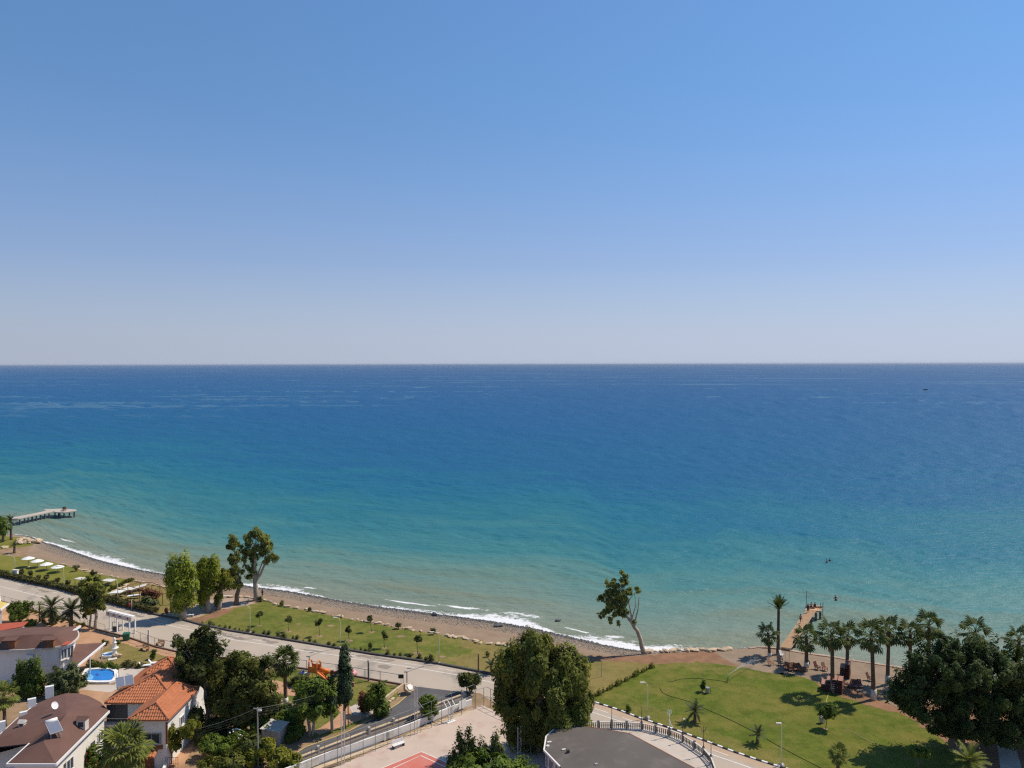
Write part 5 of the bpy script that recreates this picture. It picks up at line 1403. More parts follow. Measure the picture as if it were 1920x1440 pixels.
# ---- house at the far left edge
vl = empty('house', G(-25, 1192), 0, 'white house corner with yellow-brown roof at left frame edge', 'house')
w0 = [G(4, 1192), G(-60, 1205), G(-75, 1160), G(0, 1155)]
MB().prism([(p.x - vl.location.x, p.y - vl.location.y) for p in w0], 0, 5.2).build('wall', MT['white_wall'], vl)
ro = [G(1, 1143, 5.25), G(17, 1131, 5.25), G(-70, 1112, 5.3), G(-80, 1158, 5.25), G(-20, 1122, 6.8), G(-60, 1132, 6.8)]
roof_part('roof', ro, [(0, 1, 4), (1, 2, 5, 4), (2, 3, 5), (3, 0, 4, 5)], MT['yellow_paint'], vl)
fascia(vl, [ro[0], ro[1]], .3, .15); fascia(vl, [ro[3], ro[0]], .25, .12)
rr_ = [G(0, 1169.5, 3.0), G(53, 1165, 3.0), G(42, 1174.5, 2.7), G(-10, 1184, 2.6), G(-30, 1175, 3.0)]
roof_part('red_roof', rr_, [(0, 1, 2, 3), (0, 3, 4)], MT['red_shingle'], vl)
MB().prism([(x - vl.location.x, y - vl.location.y) for x, y in offset_poly([(q.x, q.y) for q in (rr_[4], rr_[0], rr_[1], rr_[2], rr_[3])], .4)], 0, 2.5).build('annex_wall', MT['white_wall'], vl)

# ---- villa with orange tiles
vc = empty('villa', (-45.5, 96, 0), 0, 'white villa with orange clay tile roofs beside the dark trees', 'house')
def hip(x0, x1, y0, y1, ze, zr, ry0, ry1, rx, name='roof'):
    p = [(x0, y0, ze), (x1, y0, ze), (x1, y1, ze), (x0, y1, ze), (rx, ry0, zr), (rx, ry1, zr)]
    f = [(0, 1, 4), (1, 2, 5, 4), (2, 3, 5), (3, 0, 4, 5)]
    roof_part(name, p, f, MT['orange_tile'], vc)
    for q in f: tiles(vc, [p[i] for i in q])
    rg = MB()
    L = vc.location
    for a, b in ((0, 4), (1, 4), (2, 5), (3, 5), (4, 5)):
        rg.tube([Vector(p[a]) - L + Vector((0, 0, .1)), Vector(p[b]) - L + Vector((0, 0, .12))], .12, 6)
    rg.build('ridge_tiles', MT['orange_tile'], vc)
hip(-50.6, -41.6, 94.2, 105.0, 6.0, 8.1, 97.6, 101.0, -45.8)
hip(-45.5, -40.6, 89.7, 98.4, 5.98, 7.35, 91.2, 96.9, -42.75, 'wing_roof')
hip(-48.4, -43.6, 99.8, 104.0, 7.35, 8.7, 101.8, 102.0, -46.0, 'turret_roof')
L = vc.location
MB().prism([(-50.1 - L.x, 94.8 - L.y), (-45.2 - L.x, 94.8 - L.y), (-45.2 - L.x, 104.5 - L.y), (-50.1 - L.x, 104.5 - L.y)], 0, 5.85).build('wall', MT['white_wall'], vc)
MB().prism([(-45.0 - L.x, 90.2 - L.y), (-41.1 - L.x, 90.2 - L.y), (-41.1 - L.x, 97.9 - L.y), (-41.9 - L.x, 98.0 - L.y), (-41.9 - L.x, 104.6 - L.y), (-45.0 - L.x, 104.6 - L.y)], 0, 5.84).build('wing_wall', MT['white_wall'], vc)
MB().prism([(-48.0 - L.x, 100.2 - L.y), (-44.0 - L.x, 100.2 - L.y), (-44.0 - L.x, 103.6 - L.y), (-48.0 - L.x, 103.6 - L.y)], 5.5, 7.25).build('turret_wall', MT['white_wall'], vc)
p = at_depth(285, 1384, 90.2)
w_ = window(vc, (p.x, 90.17, p.z), 1.9, 1.15, R(180), 2, True, 'steel')
sh = MB()
for s in (-1, 1): sh.box((s * 1.08, .03, 0), (.12, .06, 1.3))
sh.build('shutter', MT['steel'], w_)
q = at_depth(220, 1352, 94.8)
bal = MB().box((q.x - L.x, 94.77 - L.y, 4.5), (2.6, .05, 2.1)).build('balcony_opening', MT['dark_metal'], vc)
MB().box((q.x - L.x, 94.3 - L.y, 3.35), (3.4, 1.0, .16)).build('balcony_floor', MT['off_white'], vc)
MB().bar((q.x - L.x - 1.7, 93.84 - L.y, 4.25), (q.x - L.x + 1.7, 93.84 - L.y, 4.25), .06, .06).build('balcony_rail', MT['steel'], vc)
MB().box((-43.2 - L.x, 90.13 - L.y, 2.55), (3.3, .08, .5)).build('red_band', MT['rust'], vc)
po = [(-44.8, 88.9, 1.95), (-42.0, 88.9, 1.95), (-42.0, 90.15, 2.5), (-44.8, 90.15, 2.5)]
roof_part('porch_roof', po, [(0, 1, 2, 3)], MT['orange_tile'], vc); tiles(vc, po)
MB().box((-43.4 - L.x, 90.12 - L.y, .95), (1.6, .08, 1.9)).build('door', MT['rust'], vc)
MB().box((-41.04 - L.x, 90.14 - L.y, 4.2), (.22, .1, 2.6)).build('brick_quoin', MT['rust'], vc)
window(vc, (-41.07, 94.3, 3.8), 1.0, 1.1, R(-90))
# garden wall, gate, street lamp of the courtyard
gw = empty('garden_wall', G(318, 1440), 0, 'curved low white garden wall beside tiled villa', 'wall')
pts = [G(303, 1478), G(307, 1455), G(313, 1440), G(322, 1424), (G(330, 1408)), G(334, 1394), G(335, 1384)]
for a, b in zip(pts[:-1], pts[1:]):
    a, b = a - gw.location, b - gw.location
    MB().bar(a + Vector((0, 0, .5)), b + Vector((0, 0, .5)), .25, 1.0).build('wall_section', MT['white_paint'], gw)
gt = empty('iron_gate', G(322, 1444), 0, 'brown iron bar gate by the white garden wall', 'gate')
for k in range(7): MB().tube([(-.75 + .25 * k, 0, 0), (-.75 + .25 * k, 0, 1.5)], .022, 5).build('bar', MT['rust'], gt)
for z in (.1, .75, 1.5): MB().bar((-.8, 0, z), (.8, 0, z), .04, .04).build('rail', MT['rust'], gt)

# ---- dark flat-roofed building with terrace
db = empty('flat_roof_building', G(1140, 1465), 0, 'large building with dark grey flat felt roof at bottom centre', 'building')
ro = [(1020, 1406), (1024, 1380), (1047, 1360), (1075, 1357), (1100, 1362), (1180, 1375), (1302, 1440), (1330, 1462), (1220, 1530), (1075, 1470), (1050, 1437)]
ZD = 4.0
P = [G(u, v, ZD) for u, v in ro] + [G(1150, 1425, ZD + .35)]
roof_part('roof', P, [(i, (i + 1) % 11, 11) for i in range(11)], MT['roof_grey'], db, .2)
fascia(db, [P[10], P[0], P[1], P[2]], .22, .16, 'white_paint', 'gutter')
fascia(db, [P[3], P[4], P[5], P[6], P[7]], .2, .14, 'rust', 'gutter')
wl = offset_poly([(p.x, p.y) for p in P[:11]], .35)
MB().prism([(x - db.location.x, y - db.location.y) for x, y in wl], 0, ZD - .2).build('wall', MT['white_wall'], db)
wl2 = offset_poly([(p.x, p.y) for p in P[:11]], .31)
for (u, v, w, h) in ((1034, 1437, 1.0, 1.5), (1046, 1447, 1.0, 1.5), (1027, 1425, .7, 1.6)):
    p, ang = wall_at(u, v, list(wl2)); nrm = Vector((math.sin(ang), -math.cos(ang), 0))
    if nrm.y > 0: nrm = -nrm
    window(db, p, w, h, math.atan2(nrm.y, nrm.x) - R(90), 2, False)
for (u, v, s, m, n_) in ((1057, 1406, (.45, .25, .12), 'off_white', 'loose_slab'), (1065, 1411, (.3, .3, .35), 'dark_metal', 'vent_pipe'), (1054, 1363, (.5, .35, .15), 'off_white', 'loose_slab'), (1030, 1392, (.5, .3, .12), 'off_white', 'loose_slab'), (1027, 1399, (.4, .3, .12), 'off_white', 'loose_slab'), (1118, 1432, (.35, .3, .05), 'steel', 'loose_slab')):
    z = ZD + (.35 * max(0, 1 - (G(u, v, ZD) - P[11]).length / 9))
    p = G(u, v, z) - db.location
    MB().box((p.x, p.y, z + s[2] / 2 - .03), s, R(u * 7 % 60)).build(n_, MT[m], db)
seam = MB()
for a, b in (((1104, 1390), (1125, 1405)), ((1083, 1416), (1088, 1424)), ((1180, 1400), (1220, 1432)), ((1115, 1375), (1185, 1382))):
    pa, pb = G(*a, ZD + .12), G(*b, ZD + .12)
    seam.bar(pa - db.location, pb - db.location, .05, .03)
# terrace
tz = 0.15
BAL = [(1085, 1369), (1100, 1367), (1122, 1366.5), (1147, 1366), (1175, 1367), (1203, 1368.5), (1229, 1374.5), (1255, 1381), (1280, 1391.5), (1302, 1405), (1319, 1417), (1333, 1433), (1341, 1455)]
T_ = [G(u, v, tz) for u, v in BAL]
te = MB().prism([(p.x, p.y) for p in T_] + [(p.x, p.y) for p in (G(1330, 1520, tz), G(1200, 1530, tz), G(1060, 1450, tz), G(1060, 1400, tz))], -.05, tz).build('terrace', MT['concrete'])
tag(te, kind='structure')
bs = empty('balustrade', T_[0], 0, 'curved dark balustrade with pale rail around the terrace', 'balustrade')
O_ = bs.location
bm_ = MB().lathe((0, 0, 0), [(.07, 0), (.07, .06), (.045, .1), (.085, .3), (.055, .55), (.045, .62), (.07, .68), (.07, .74)], 8).mesh('baluster', True)
bm_.materials.append(MT['steel'])
MT['baluster_grey'] = mat('baluster_grey', (0.11, 0.105, 0.11), 0.8, 0.12, 2, 9, 0, .2)
bm_.materials[0] = MT['baluster_grey']
def balu(a, b):
    c = (a + b) / 2 - O_
    o = link('baluster', bm_, None, bs); o.location = (c.x, c.y, .12)
along_px(BAL, .27, .27, tz, balu)
for a, b in zip(T_[:-1], T_[1:]):
    MB().bar(a - O_ + Vector((0, 0, .06)), b - O_ + Vector((0, 0, .06)), .2, .12).build('plinth', MT['white_wall'], bs)
    MB().bar(a - O_ + Vector((0, 0, .91)), b - O_ + Vector((0, 0, .89)), .16, .07).build('top_rail', MT['off_white'], bs)
for p in T_[2:-1]:
    MB().box(p - O_ + Vector((0, 0, .55)), (.24, .24, 1.08), R(20)).build('post', MT['lamp_grey'], bs)
for (k, lab, h, style) in ((3, 'thin dark lamp post on balustrade, first from the tree', 2.0, 0), (5, 'dark lamp post on balustrade left of the branched lamp', 2.0, 0), (7, 'white branched lamp without globes on the balustrade', 2.3, 2), (8, 'lamp post with small white globe on the balustrade', 2.2, 1), (10, 'dark lamp post with leafy top near end of balustrade', 2.3, 3), (11, 'dark lamp post at the bottom end of the balustrade', 1.9, 0)):
    o = empty('balustrade_lamp', T_[k] + Vector((0, 0, 1.1)), 0, lab, 'lamp post', 'lamp posts on the terrace balustrade')
    MB().tube([(0, 0, -.02), (0, 0, h * .5), (0, 0, h)], [.05, .035, .025], 6).build('pole', MT['white_paint' if style == 2 else 'dark_metal'], o)
    MB().lathe((0, 0, 0), [(.1, 0), (.1, .08), (.05, .14)], 8).build('foot', MT['dark_metal'], o)
    if style == 1: MB().ball((.12, 0, h - .35), .12).build('globe', MT['white_paint'], o, True)
    if style == 2:
        for s in (-1, 1): MB().tube([(0, 0, h * .7), (s * .22, 0, h * .85), (s * .18, 0, h + .1)], .04, 6).build('arm', MT['white_paint'], o)
        MB().tube([(0, 0, h * .5), (.2, 0, h * .2), (.5, 0, 0)], .04, 6).build('stay', MT['white_paint'], o)
    if style == 3:
        for s in (-1, 0, 1): MB().tube([(0, 0, h * .8), (s * .25, 0, h * .92), (s * .35, 0, h + .15)], .04, 5).build('arm', MT['dark_metal'], o)

# tin shed
sh = empty('tin_shed', G(515, 1388), R(-20), 'small shed with corrugated tin roof among shrubs', 'shed')
MB().prism([(-1.3, -.9), (1.3, -.9), (1.3, .9), (-1.3, .9)], 0, 1.7).build('wall', MT['tin'], sh)
mb = MB()
n = 26
for k in range(n):
    x0, x1 = -1.5 + 3.0 * k / n, -1.5 + 3.0 * (k + 1) / n
    z0, z1 = (.05 if k % 2 else 0), (0 if k % 2 else .05)
    mb.add([(x0, -1.1, 1.72 + z0), (x1, -1.1, 1.72 + z1), (x1, 1.1, 2.1 + z1), (x0, 1.1, 2.1 + z0)], [(0, 1, 2, 3)])
mb.build('roof', MT['tin'], sh)
MB().box((-.3, -.92, .75), (.8, .04, 1.5)).build('door', MT['steel'], sh)
# ------------------------------------------------------------------ walls and fences by the court
MT['fence_steel'] = mat('fence_steel', (0.17, 0.19, 0.19), 0.5, 0.15, 2.0, 9.0, 0.0, 0.4)
def fence(name, label, px, h, rails, spacing, m='steel', group=None, r=.035, cat='fence', wires=0):
    pts = [G(u, v) for u, v in px]
    root = empty(name, pts[0], 0, label, cat, group)
    O = root.location
    pm = MB().tube([(0, 0, -.05), (0, 0, h)], r, 6).mesh('post'); pm.materials.append(MT[m])
    def post(a, b):
        o = link('post', pm, None, root); o.location = a - O
    along_px(px, spacing, spacing * .99, 0, post)
    o = link('post', pm, None, root); o.location = pts[-1] - O
    for z in rails:
        for a, b in zip(pts[:-1], pts[1:]):
            MB().tube([a - O + Vector((0, 0, z)), b - O + Vector((0, 0, z))], r * .8, 6).build('rail', MT[m], root)
    for k in range(wires):
        z = h * (k + .5) / wires
        for a, b in zip(pts[:-1], pts[1:]):
            MB().tube([a - O + Vector((0, 0, z)), b - O + Vector((0, 0, z))], .008, 3).build('wire', MT[m], root)
    return root
fence('court_fence', 'tall two-rail steel fence along the side street edge of court', [(560, 1470), (632, 1437), (662, 1426), (718, 1403), (770, 1382), (795, 1371), (839, 1352), (889, 1331)], 3.55, (3.55, 2.1), 1.75, 'fence_steel', r=.034)
fence('court_fence', 'dark steel fence at the far corner of court by the road', [(892, 1329), (912, 1322), (935, 1334), (975, 1352)], 2.6, (2.6, 1.3), 1.4, 'lamp_grey', r=.04)
fence('court_fence', 'railing at right of court below the big willow', [(938, 1444), (985, 1424), (1012, 1410), (1030, 1420)], 2.0, (2.0, 1.0), 1.6, 'lamp_grey', r=.035)
sw = empty('street_wall', G(774, 1345), 0, 'low stone-topped wall dividing side street from court', 'wall')
WS = [(470, 1462), (551, 1430), (599, 1411), (693, 1375), (774, 1346), (822, 1324), (885, 1301)]
O = sw.location
def wsec(a, b):
    a, b = a - O, b - O
    MB().bar(a + Vector((0, 0, .16)), b + Vector((0, 0, .16)), .28, .42).build('wall_block', MT['concrete'], sw)
    MB().bar(a + Vector((0, 0, .42)), b + Vector((0, 0, .42)), .38, .1).build('coping_stone', MT['stone'], sw)
along_px(WS, 1.2, 1.19, 0, wsec)
for u, v in ((597, 1412), (692, 1376), (738, 1359), (868, 1307)):
    MB().box(G(u, v) - O + Vector((0, 0, .45)), (.32, .32, .9), R(40)).build('pier_block', MT['concrete'], sw)
cw = empty('court_wall', G(800, 1362), 0, 'white plastered wall along the court below the street', 'wall')
O2 = cw.location
WC_ = [(500, 1468), (560, 1446), (600, 1430), (662, 1408), (718, 1388), (770, 1369), (800, 1356), (839, 1340), (886, 1322)]
def csec(a, b):
    a, b = a - O2, b - O2
    MB().bar(a + Vector((0, 0, .45)), b + Vector((0, 0, .45)), .2, .95).build('wall_panel', MT['white_wall'], cw)
along_px(WC_, 2.0, 1.99, 0, csec)
strip_line('stone_ledge', [(u + 4, v + 6) for u, v in WC_], 0.7, 0.03, MT['stone']); tag(bpy.data.objects['stone_ledge'], kind='structure')
def panel(name, label, u, v, w, h, m, z=0.5):
    a = G(770, 1369); b = G(800, 1356); d = (b - a).normalized()
    o = empty(name, G(u, v), math.atan2(d.y, d.x), label, 'board')
    MB().box((0, -.14, z + h / 2), (w, .05, h)).build('board', MT[m], o)
    for s in (-1, 1): MB().box((s * w * .4, -.10, (z + h) / 2), (.06, .04, z + h)).build('leg', MT['steel'], o)
    return o
panel('notice_board', 'plain white board standing on court wall near the hoop', 866, 1331, 1.3, 1.1, 'white_paint', .3)
panel('notice_board', 'faded grey board on the court wall above white bench', 728, 1386, 1.5, .9, 'off_white', .1)
panel('notice_board', 'pale grey board on court wall near bottom edge', 586, 1438, 1.6, .9, 'off_white', .1)
def mast(label, u, v, h, w, stay=None, ang=.7):
    b = G(u, v)
    o = empty('lattice_mast', b, ang, label, 'mast', 'lattice floodlight masts around the court')
    for s in (-1, 1):
        MB().tube([(s * w / 2, 0, 0), (s * w / 2, 0, h)], .05, 6).build('leg', MT['off_white'], o)
    br = MB(); n = int(h / .55)
    for k in range(n):
        s = 1 if k % 2 else -1
        br.bar((-s * w / 2, 0, h * k / n), (s * w / 2, 0, h * (k + 1) / n), .03, .03)
    br.build('bracing', MT['off_white'], o)
    if stay: MB().bar((w / 2, 0, h * stay[0]), (w / 2 + stay[1], 0, h * stay[2]), .05, .05).build('stay', MT['off_white'], o)
    return o
mast('pale lattice mast at left end of court fence', 643, 1434, 6.4, .38, (.66, .75, .5))
mast('pale lattice mast at middle of court fence beside street bush', 780, 1377, 6.2, .38, (.72, .95, .5))
mast('grey lattice mast in front of willow at right of court', 974, 1422, 3.9, .5)
hp = empty('hoop_stand', G(845, 1354), R(40), 'white basketball stand with empty frame and pale foot', 'basketball hoop')
for s in (-.38, 0, .38): MB().tube([(s, 0, 0), (s, 0, 2.2)], .05, 6).build('leg', MT['off_white'], hp)
MB().box((0, 0, .06), (1.3, .6, .12)).build('foot', MT['white_paint'], hp)
bd = MB()
for a, b in (((-.65, -.1, 2.15), (.65, -.1, 2.15)), ((-.65, .75, 2.75), (.65, .75, 2.75)), ((-.65, -.1, 2.15), (-.65, .75, 2.75)), ((.65, -.1, 2.15), (.65, .75, 2.75)), ((0, -.1, 2.15), (0, .75, 2.75))): bd.bar(a, b, .07, .07)
bd.build('backboard_frame', MT['white_paint'], hp)
MB().bar((-.4, 0, .9), (.4, 0, .9), .05, .05).build('rung', MT['white_paint'], hp)
def bench(name, label, u, v, rz, m, mf, w=1.7, back=False, group=None):
    o = empty(name, G(u, v), rz, label, 'bench', group)
    for k in range(3): MB().box((0, -.2 + .2 * k, .45), (w, .16, .05)).build('seat_slat', MT[m], o)
    for s in (-1, 1): MB().box((s * w * .42, 0, .21), (.08, .5, .42)).build('leg', MT[mf], o)
    if back:
        for k in range(2): MB().box((0, .3, .65 + .2 * k), (w, .05, .15)).build('back_slat', MT[m], o)
        for s in (-1, 1): MB().box((s * w * .42, .34, .6), (.06, .05, .6)).build('back_post', MT[mf], o)
    return o
bench('park_bench', 'white bench with dark frame on the court edge', 747, 1401, R(40), 'white_paint', 'dark_metal', 1.7, True)
bench('park_bench', 'brown wooden bench on garden lawn behind the pool', 271, 1220, R(-25), 'wood', 'dark_metal', 1.6, True)
bench('park_bench', 'brown wooden bench beside the road fence right of portal', 300, 1211, R(-25), 'wood', 'dark_metal', 1.6, True)
# road fences
fence('wire_fence', 'chain-link fence along road behind the date palms', [(-30, 1121), (0, 1130), (51, 1144), (82, 1154), (112, 1161), (139, 1169), (165, 1178), (197, 1187)], 1.5, (1.5,), 2.6, 'rust', 'wire fences along the coast road', .03, wires=2)
fence('wire_fence', 'chain-link fence right of the white gate portal', [(250, 1200), (272, 1208), (291, 1215), (330, 1224), (440, 1240)], 1.7, (1.7,), 2.2, 'rust', 'wire fences along the coast road', .035, wires=2)
fence('wire_fence', 'grey wire fence between playground and coast road', [(548, 1254), (562, 1256), (606, 1262), (637, 1266), (680, 1274), (713, 1279), (738, 1283), (756, 1287)], 1.6, (1.6,), 2.6, 'lamp_grey', 'wire fences along the coast road', .045, wires=2)
lw = empty('low_wall', G(753, 1288), 0, 'low crumbling stone wall at playground corner of the street', 'wall')
def lsec(a, b):
    MB().bar(a - lw.location + Vector((0, 0, .25)), b - lw.location + Vector((0, 0, .25)), .3, .5).build('wall_block', MT['stone'], lw)
along_px([(756, 1288), (742, 1298), (727, 1310), (705, 1326)], .9, .88, 0, lsec)

# ------------------------------------------------------------------ stones
def rock_mesh(seed, flat=.6):
    rg = random.Random(seed)
    bm = bmesh.new(); bmesh.ops.create_icosphere(bm, subdivisions=1, radius=.5)
    for v in bm.verts:
        v.co *= rg.uniform(.75, 1.2); v.co.z *= flat; v.co.x *= 1.25
    me = bpy.data.meshes.new('rock'); bm.to_mesh(me); bm.free()
    me.materials.append(MT['stone']); return me
ROCKS = [rock_mesh(i) for i in range(6)]
rr = random.Random(3)
def put_rock(name, p, s, label, group):
    o = link(name, ROCKS[rr.randrange(6)], None)
    o.location = (p.x, p.y, p.z + s * .12); o.rotation_euler = (0, 0, rr.uniform(0, 6.3)); o.scale = (s * rr.uniform(.8, 1.3), s * rr.uniform(.7, 1.1), s * rr.uniform(.7, 1.1))
    return tag(o, label, 'rock', group)
def row_of_rocks(px, step, s0, s1, label, group, keep=.8, name='edging_stone'):
    def f(a, b):
        if rr.random() < keep:
            put_rock(name, a + Vector((rr.uniform(-.3, .3), rr.uniform(-.3, .3), 0)), rr.uniform(s0, s1), label, group)
    along_px(px, step, step * .9, 0, f)
row_of_rocks([(118, 1058.5), (150, 1068), (190, 1077), (235, 1086)], 1.3, .6, 1.1, 'pale stone edging between parasol lawn and beach', 'edging stones of parasol lawn', .8)
row_of_rocks([(255, 1090), (300, 1099), (330, 1105)], 1.2, .6, 1.1, 'pale stone edging between pergola patch and beach', 'edging stones of pergola patch')
row_of_rocks([(418, 1117), (468, 1122), (495, 1125), (512, 1131)], 1.1, .6, 1.2, 'pale stone edging near the tall eucalyptus', 'edging stones at the eucalyptus')
row_of_rocks([(508, 1131), (538, 1137), (580, 1145), (625, 1154), (662, 1162), (711, 1170), (760, 1179), (797, 1185), (839, 1192)], 1.15, .5, 1.1, 'pale stone edging between middle lawn and beach', 'edging stones of middle lawn', .75)
row_of_rocks([(839, 1192), (872, 1198), (895, 1204), (936, 1210), (960, 1213)], .9, .7, 1.3, 'large pale stone edging left of the centre tree', 'edging stones left of centre tree', .95)
row_of_rocks([(207, 1113), (222, 1105), (238, 1098), (246, 1094)], .8, .7, 1.1, 'pale stone of low path wall on left lawn', 'stones of the low path wall', 1.0)
row_of_rocks([(1218, 1222), (1250, 1221.5), (1290, 1220), (1340, 1219.5), (1385, 1218)], .9, .6, 1.5, 'brown-white boulder along the bank right of the leaning tree', 'boulders on the bank', .95, 'boulder')
for i in range(34):
    u = 34 + 40 * rr.random(); v = 1020 - (u - 34) * .06 - 11 * rr.random() * (1 - (u - 34) / 60)
    put_rock('boulder', G(u, v, rr.uniform(-.2, .4)), rr.uniform(1.0, 2.0), 'pale yellow boulder in heap at left beach corner', 'boulders heaped at the beach corner')
for i in range(8):
    put_rock('boulder', G(2 + 18 * rr.random(), 1025 + 3 * rr.random()), rr.uniform(.8, 1.4), 'pinkish boulder in line at left edge by the small palm', 'boulders at the left edge')
for i in range(22):
    t = rr.random(); u = 760 - 130 * t; v = 1302 + 72 * t + rr.uniform(-3, 1) - 4
    put_rock('rubble_stone', G(u, v), rr.uniform(.25, .7), 'piece of pale rubble on the bank beside side street', 'rubble on street bank')
for (u, v, s, l) in ((814, 1153, 1.4, 'dark boat-like rock on shingle left of willow'), (934, 1175, 1.7, 'dark rock on beach above the willow'), (1046, 1164, 1.2, 'dark rock awash off the beach'), (797, 1164, .8, 'pale stone alone on the sand')):
    o = put_rock('beach_rock', G(u, v, -.9 if v != 1164 or u < 1000 else SEA_Z), s, l, None)
    if 'dark' in l:
        o.data = o.data.copy(); o.data.materials[0] = MT['dark_pebble']
# shingle along the water's edge
mb_v, mb_f = {0: [], 1: []}, {0: [], 1: []}
bm = bmesh.new(); bmesh.ops.create_icosphere(bm, subdivisions=1, radius=.5); iv = np.array([v.co[:] for v in bm.verts]); bm.verts.ensure_lookup_table(); fi = [tuple(v.index for v in f.verts) for f in bm.faces]; bm.free()
rgn = np.random.default_rng(77)
oct_v = np.array([(1, 0, 0), (0, 1, 0), (-1, 0, 0), (0, -1, 0), (0, 0, .7), (0, 0, -.7)]) * .5
oct_f = np.array([(0, 1, 4), (1, 2, 4), (2, 3, 4), (3, 0, 4), (1, 0, 5), (2, 1, 5), (3, 2, 5), (0, 3, 5)])
def shingle(name, n, d0, d1, s0, s1, m, x0, x1, power=1.0):
    x = rgn.uniform(x0, x1, n); d = d0 + (d1 - d0) * rgn.random(n) ** power
    s = S_(x); b = B_(x) - .5
    y = s - d
    y = np.maximum(y, b + .3)
    t = np.clip((y - b) / (s - b), 0, 1)
    z = .004 + (SEA_Z - .004) * t ** 1.3
    sc_ = rgn.uniform(s0, s1, (n, 1, 1)) * rgn.uniform(.7, 1.3, (n, 1, 3))
    a = rgn.uniform(0, 6.28, n); ca, sa = np.cos(a)[:, None], np.sin(a)[:, None]
    V = oct_v[None] * (1 + .35 * (rgn.random((n, 6, 1)) - .5)) * sc_
    V = np.stack([V[..., 0] * ca - V[..., 1] * sa, V[..., 0] * sa + V[..., 1] * ca, V[..., 2]], -1)
    V += np.stack([x, y, z + .02], -1)[:, None]
    F = (oct_f[None] + (np.arange(n) * 6)[:, None, None]).reshape(-1)
    me = bpy.data.meshes.new(name)
    me.vertices.add(n * 6); me.vertices.foreach_set('co', V.reshape(-1).astype(np.float32))
    me.loops.add(n * 24); me.polygons.add(n * 8)
    me.loops.foreach_set('vertex_index', F.astype(np.int32)); me.polygons.foreach_set('loop_start', np.arange(0, n * 24, 3, dtype=np.int32))
    me.update(calc_edges=True)
    o = link(name, me, MT[m]); return tag(o, 'loose pebbles strewn along the waterline' if m == 'dark_pebble' else 'grey shingle scattered over the upper beach', 'pebbles', kind='stuff')
xa, xb = G(80, 1016).x, G(1210, 1224).x
shingle('wet_shingle', 7500, -.2, 1.2, .15, .55, 'dark_pebble', xa, xb)
shingle('dry_shingle', 10000, 1.0, 6.5, .10, .32, 'grey_pebble', xa, xb, 2.0)
# low quay edge on the right beach
qk = empty('quay_edge', G(1425, 1212), 0, 'low pinkish concrete edge along the right beach', 'kerb')
tag(qk, kind=None)
MT['quay_stone'] = mat('quay_stone', (0.40, 0.28, 0.20), 0.9, 0.15, 0.8, 5, .2, .15)
QE = [(1405, 1216), (1425, 1213), (1460, 1216), (1500, 1224), (1560, 1232), (1600, 1239), (1660, 1248), (1720, 1257), (1800, 1270)]
def qsec(a, b):
    MB().bar(a - qk.location + Vector((0, 0, -.25)), b - qk.location + Vector((0, 0, -.25)), .5, .7).build('edge_block', MT['quay_stone'], qk)
along_px(QE, 1.5, 1.5, 0, qsec)

# ------------------------------------------------------------------ street lamps
def street_lamp(label, u, v, top_v, arm, group='street lamps along the coast road', foot=True, m='lamp_pole'):
    b = G(u, v); s = mpp(b)
    h = (v - top_v) * s
    o = empty('street_lamp', b, 0, label, 'street lamp', group)
    a = arm * s
    MB().tube([(0, 0, 0), (0, 0, h * .5), (0, 0, h * .86), (a * .18, -.05, h * .95), (a * .5, -.15, h), (a, -.25, h * 1.01)], [.085, .07, .055, .05, .042, .04], 8).build('pole', MT[m], o, True)
    MB().box((a * 1.12, -.27, h * 1.01), (.62, .24, .12)).build('lamp_head', MT['off_white'], o)
    if foot: MB().lathe((0, 0, -.02), [(.42, 0), (.36, .25), (.2, .38)], 4).build('footing', MT['concrete'], o)
    return o
street_lamp('street lamp beside utility box, farthest left', 28, 1077, 1041, -9)
street_lamp('street lamp right of the four parasols', 120, 1107, 1061, -9)
street_lamp('street lamp behind the hedge by the low stone path wall', 221, 1133, 1084, -13)
street_lamp('street lamp on middle lawn below the tall eucalyptus', 469, 1188, 1134, -11)
street_lamp('street lamp rising directly above the cypress tip', 638, 1216, 1157, -8)
street_lamp('street lamp near right end of middle lawn', 823, 1245, 1184, -11)
street_lamp('street lamp on main lawn close to the balustrade', 1214, 1347, 1278, -9, 'street lamps on the main lawn')
street_lamp('street lamp on main lawn at bottom edge', 1465, 1436, 1354, -6, 'street lamps on the main lawn')
for lab, u, v, tv, au, av in (('dark bracket lamp with long arm by the play slide', 580, 1266, 1231, 606, 1221), ('dark bracket lamp with long arm at street corner', 763, 1283, 1260, 795, 1250)):
    b = G(u, v); s = mpp(b); h = (v - tv) * s
    o = empty('bracket_lamp', b, 0, lab, 'street lamp', 'bracket lamps along the playground fence')
    MB().tube([(0, 0, 0), (0, 0, h)], .07, 8).build('pole', MT['lamp_grey'], o)
    e = at_depth(au, av, b.y + 1.0) - b
    MB().tube([(0, 0, h), (e.x * .4, .4, h + (e.z - h) * .55), (e.x, e.y, e.z)], .03, 6).build('arm', MT['lamp_grey'], o)
    MB().box((-.15, 0, h + .03), (.55, .2, .1)).build('lamp_head', MT['lamp_grey'], o)
for lab, u, v, h, ball in (('short white-topped pillar on fence right of portal', 279, 1209, 2.6, False), ('dark pillar with round lamp at playground fence', 691, 1277, 2.9, True), ('white marker post by the date palm fence', 119, 1160, 1.5, False)):
    o = empty('fence_pillar', G(u, v), 0, lab, 'pillar')
    MB().box((0, 0, h / 2), (.22, .22, h)).build('shaft', MT['lamp_grey' if ball else 'off_white'], o)
    MB().box((0, 0, h + .03), (.3, .3, .06)).build('cap', MT['off_white'], o)
    if ball: MB().ball((0, 0, h + .22), .17).build('globe', MT['steel'], o, True)
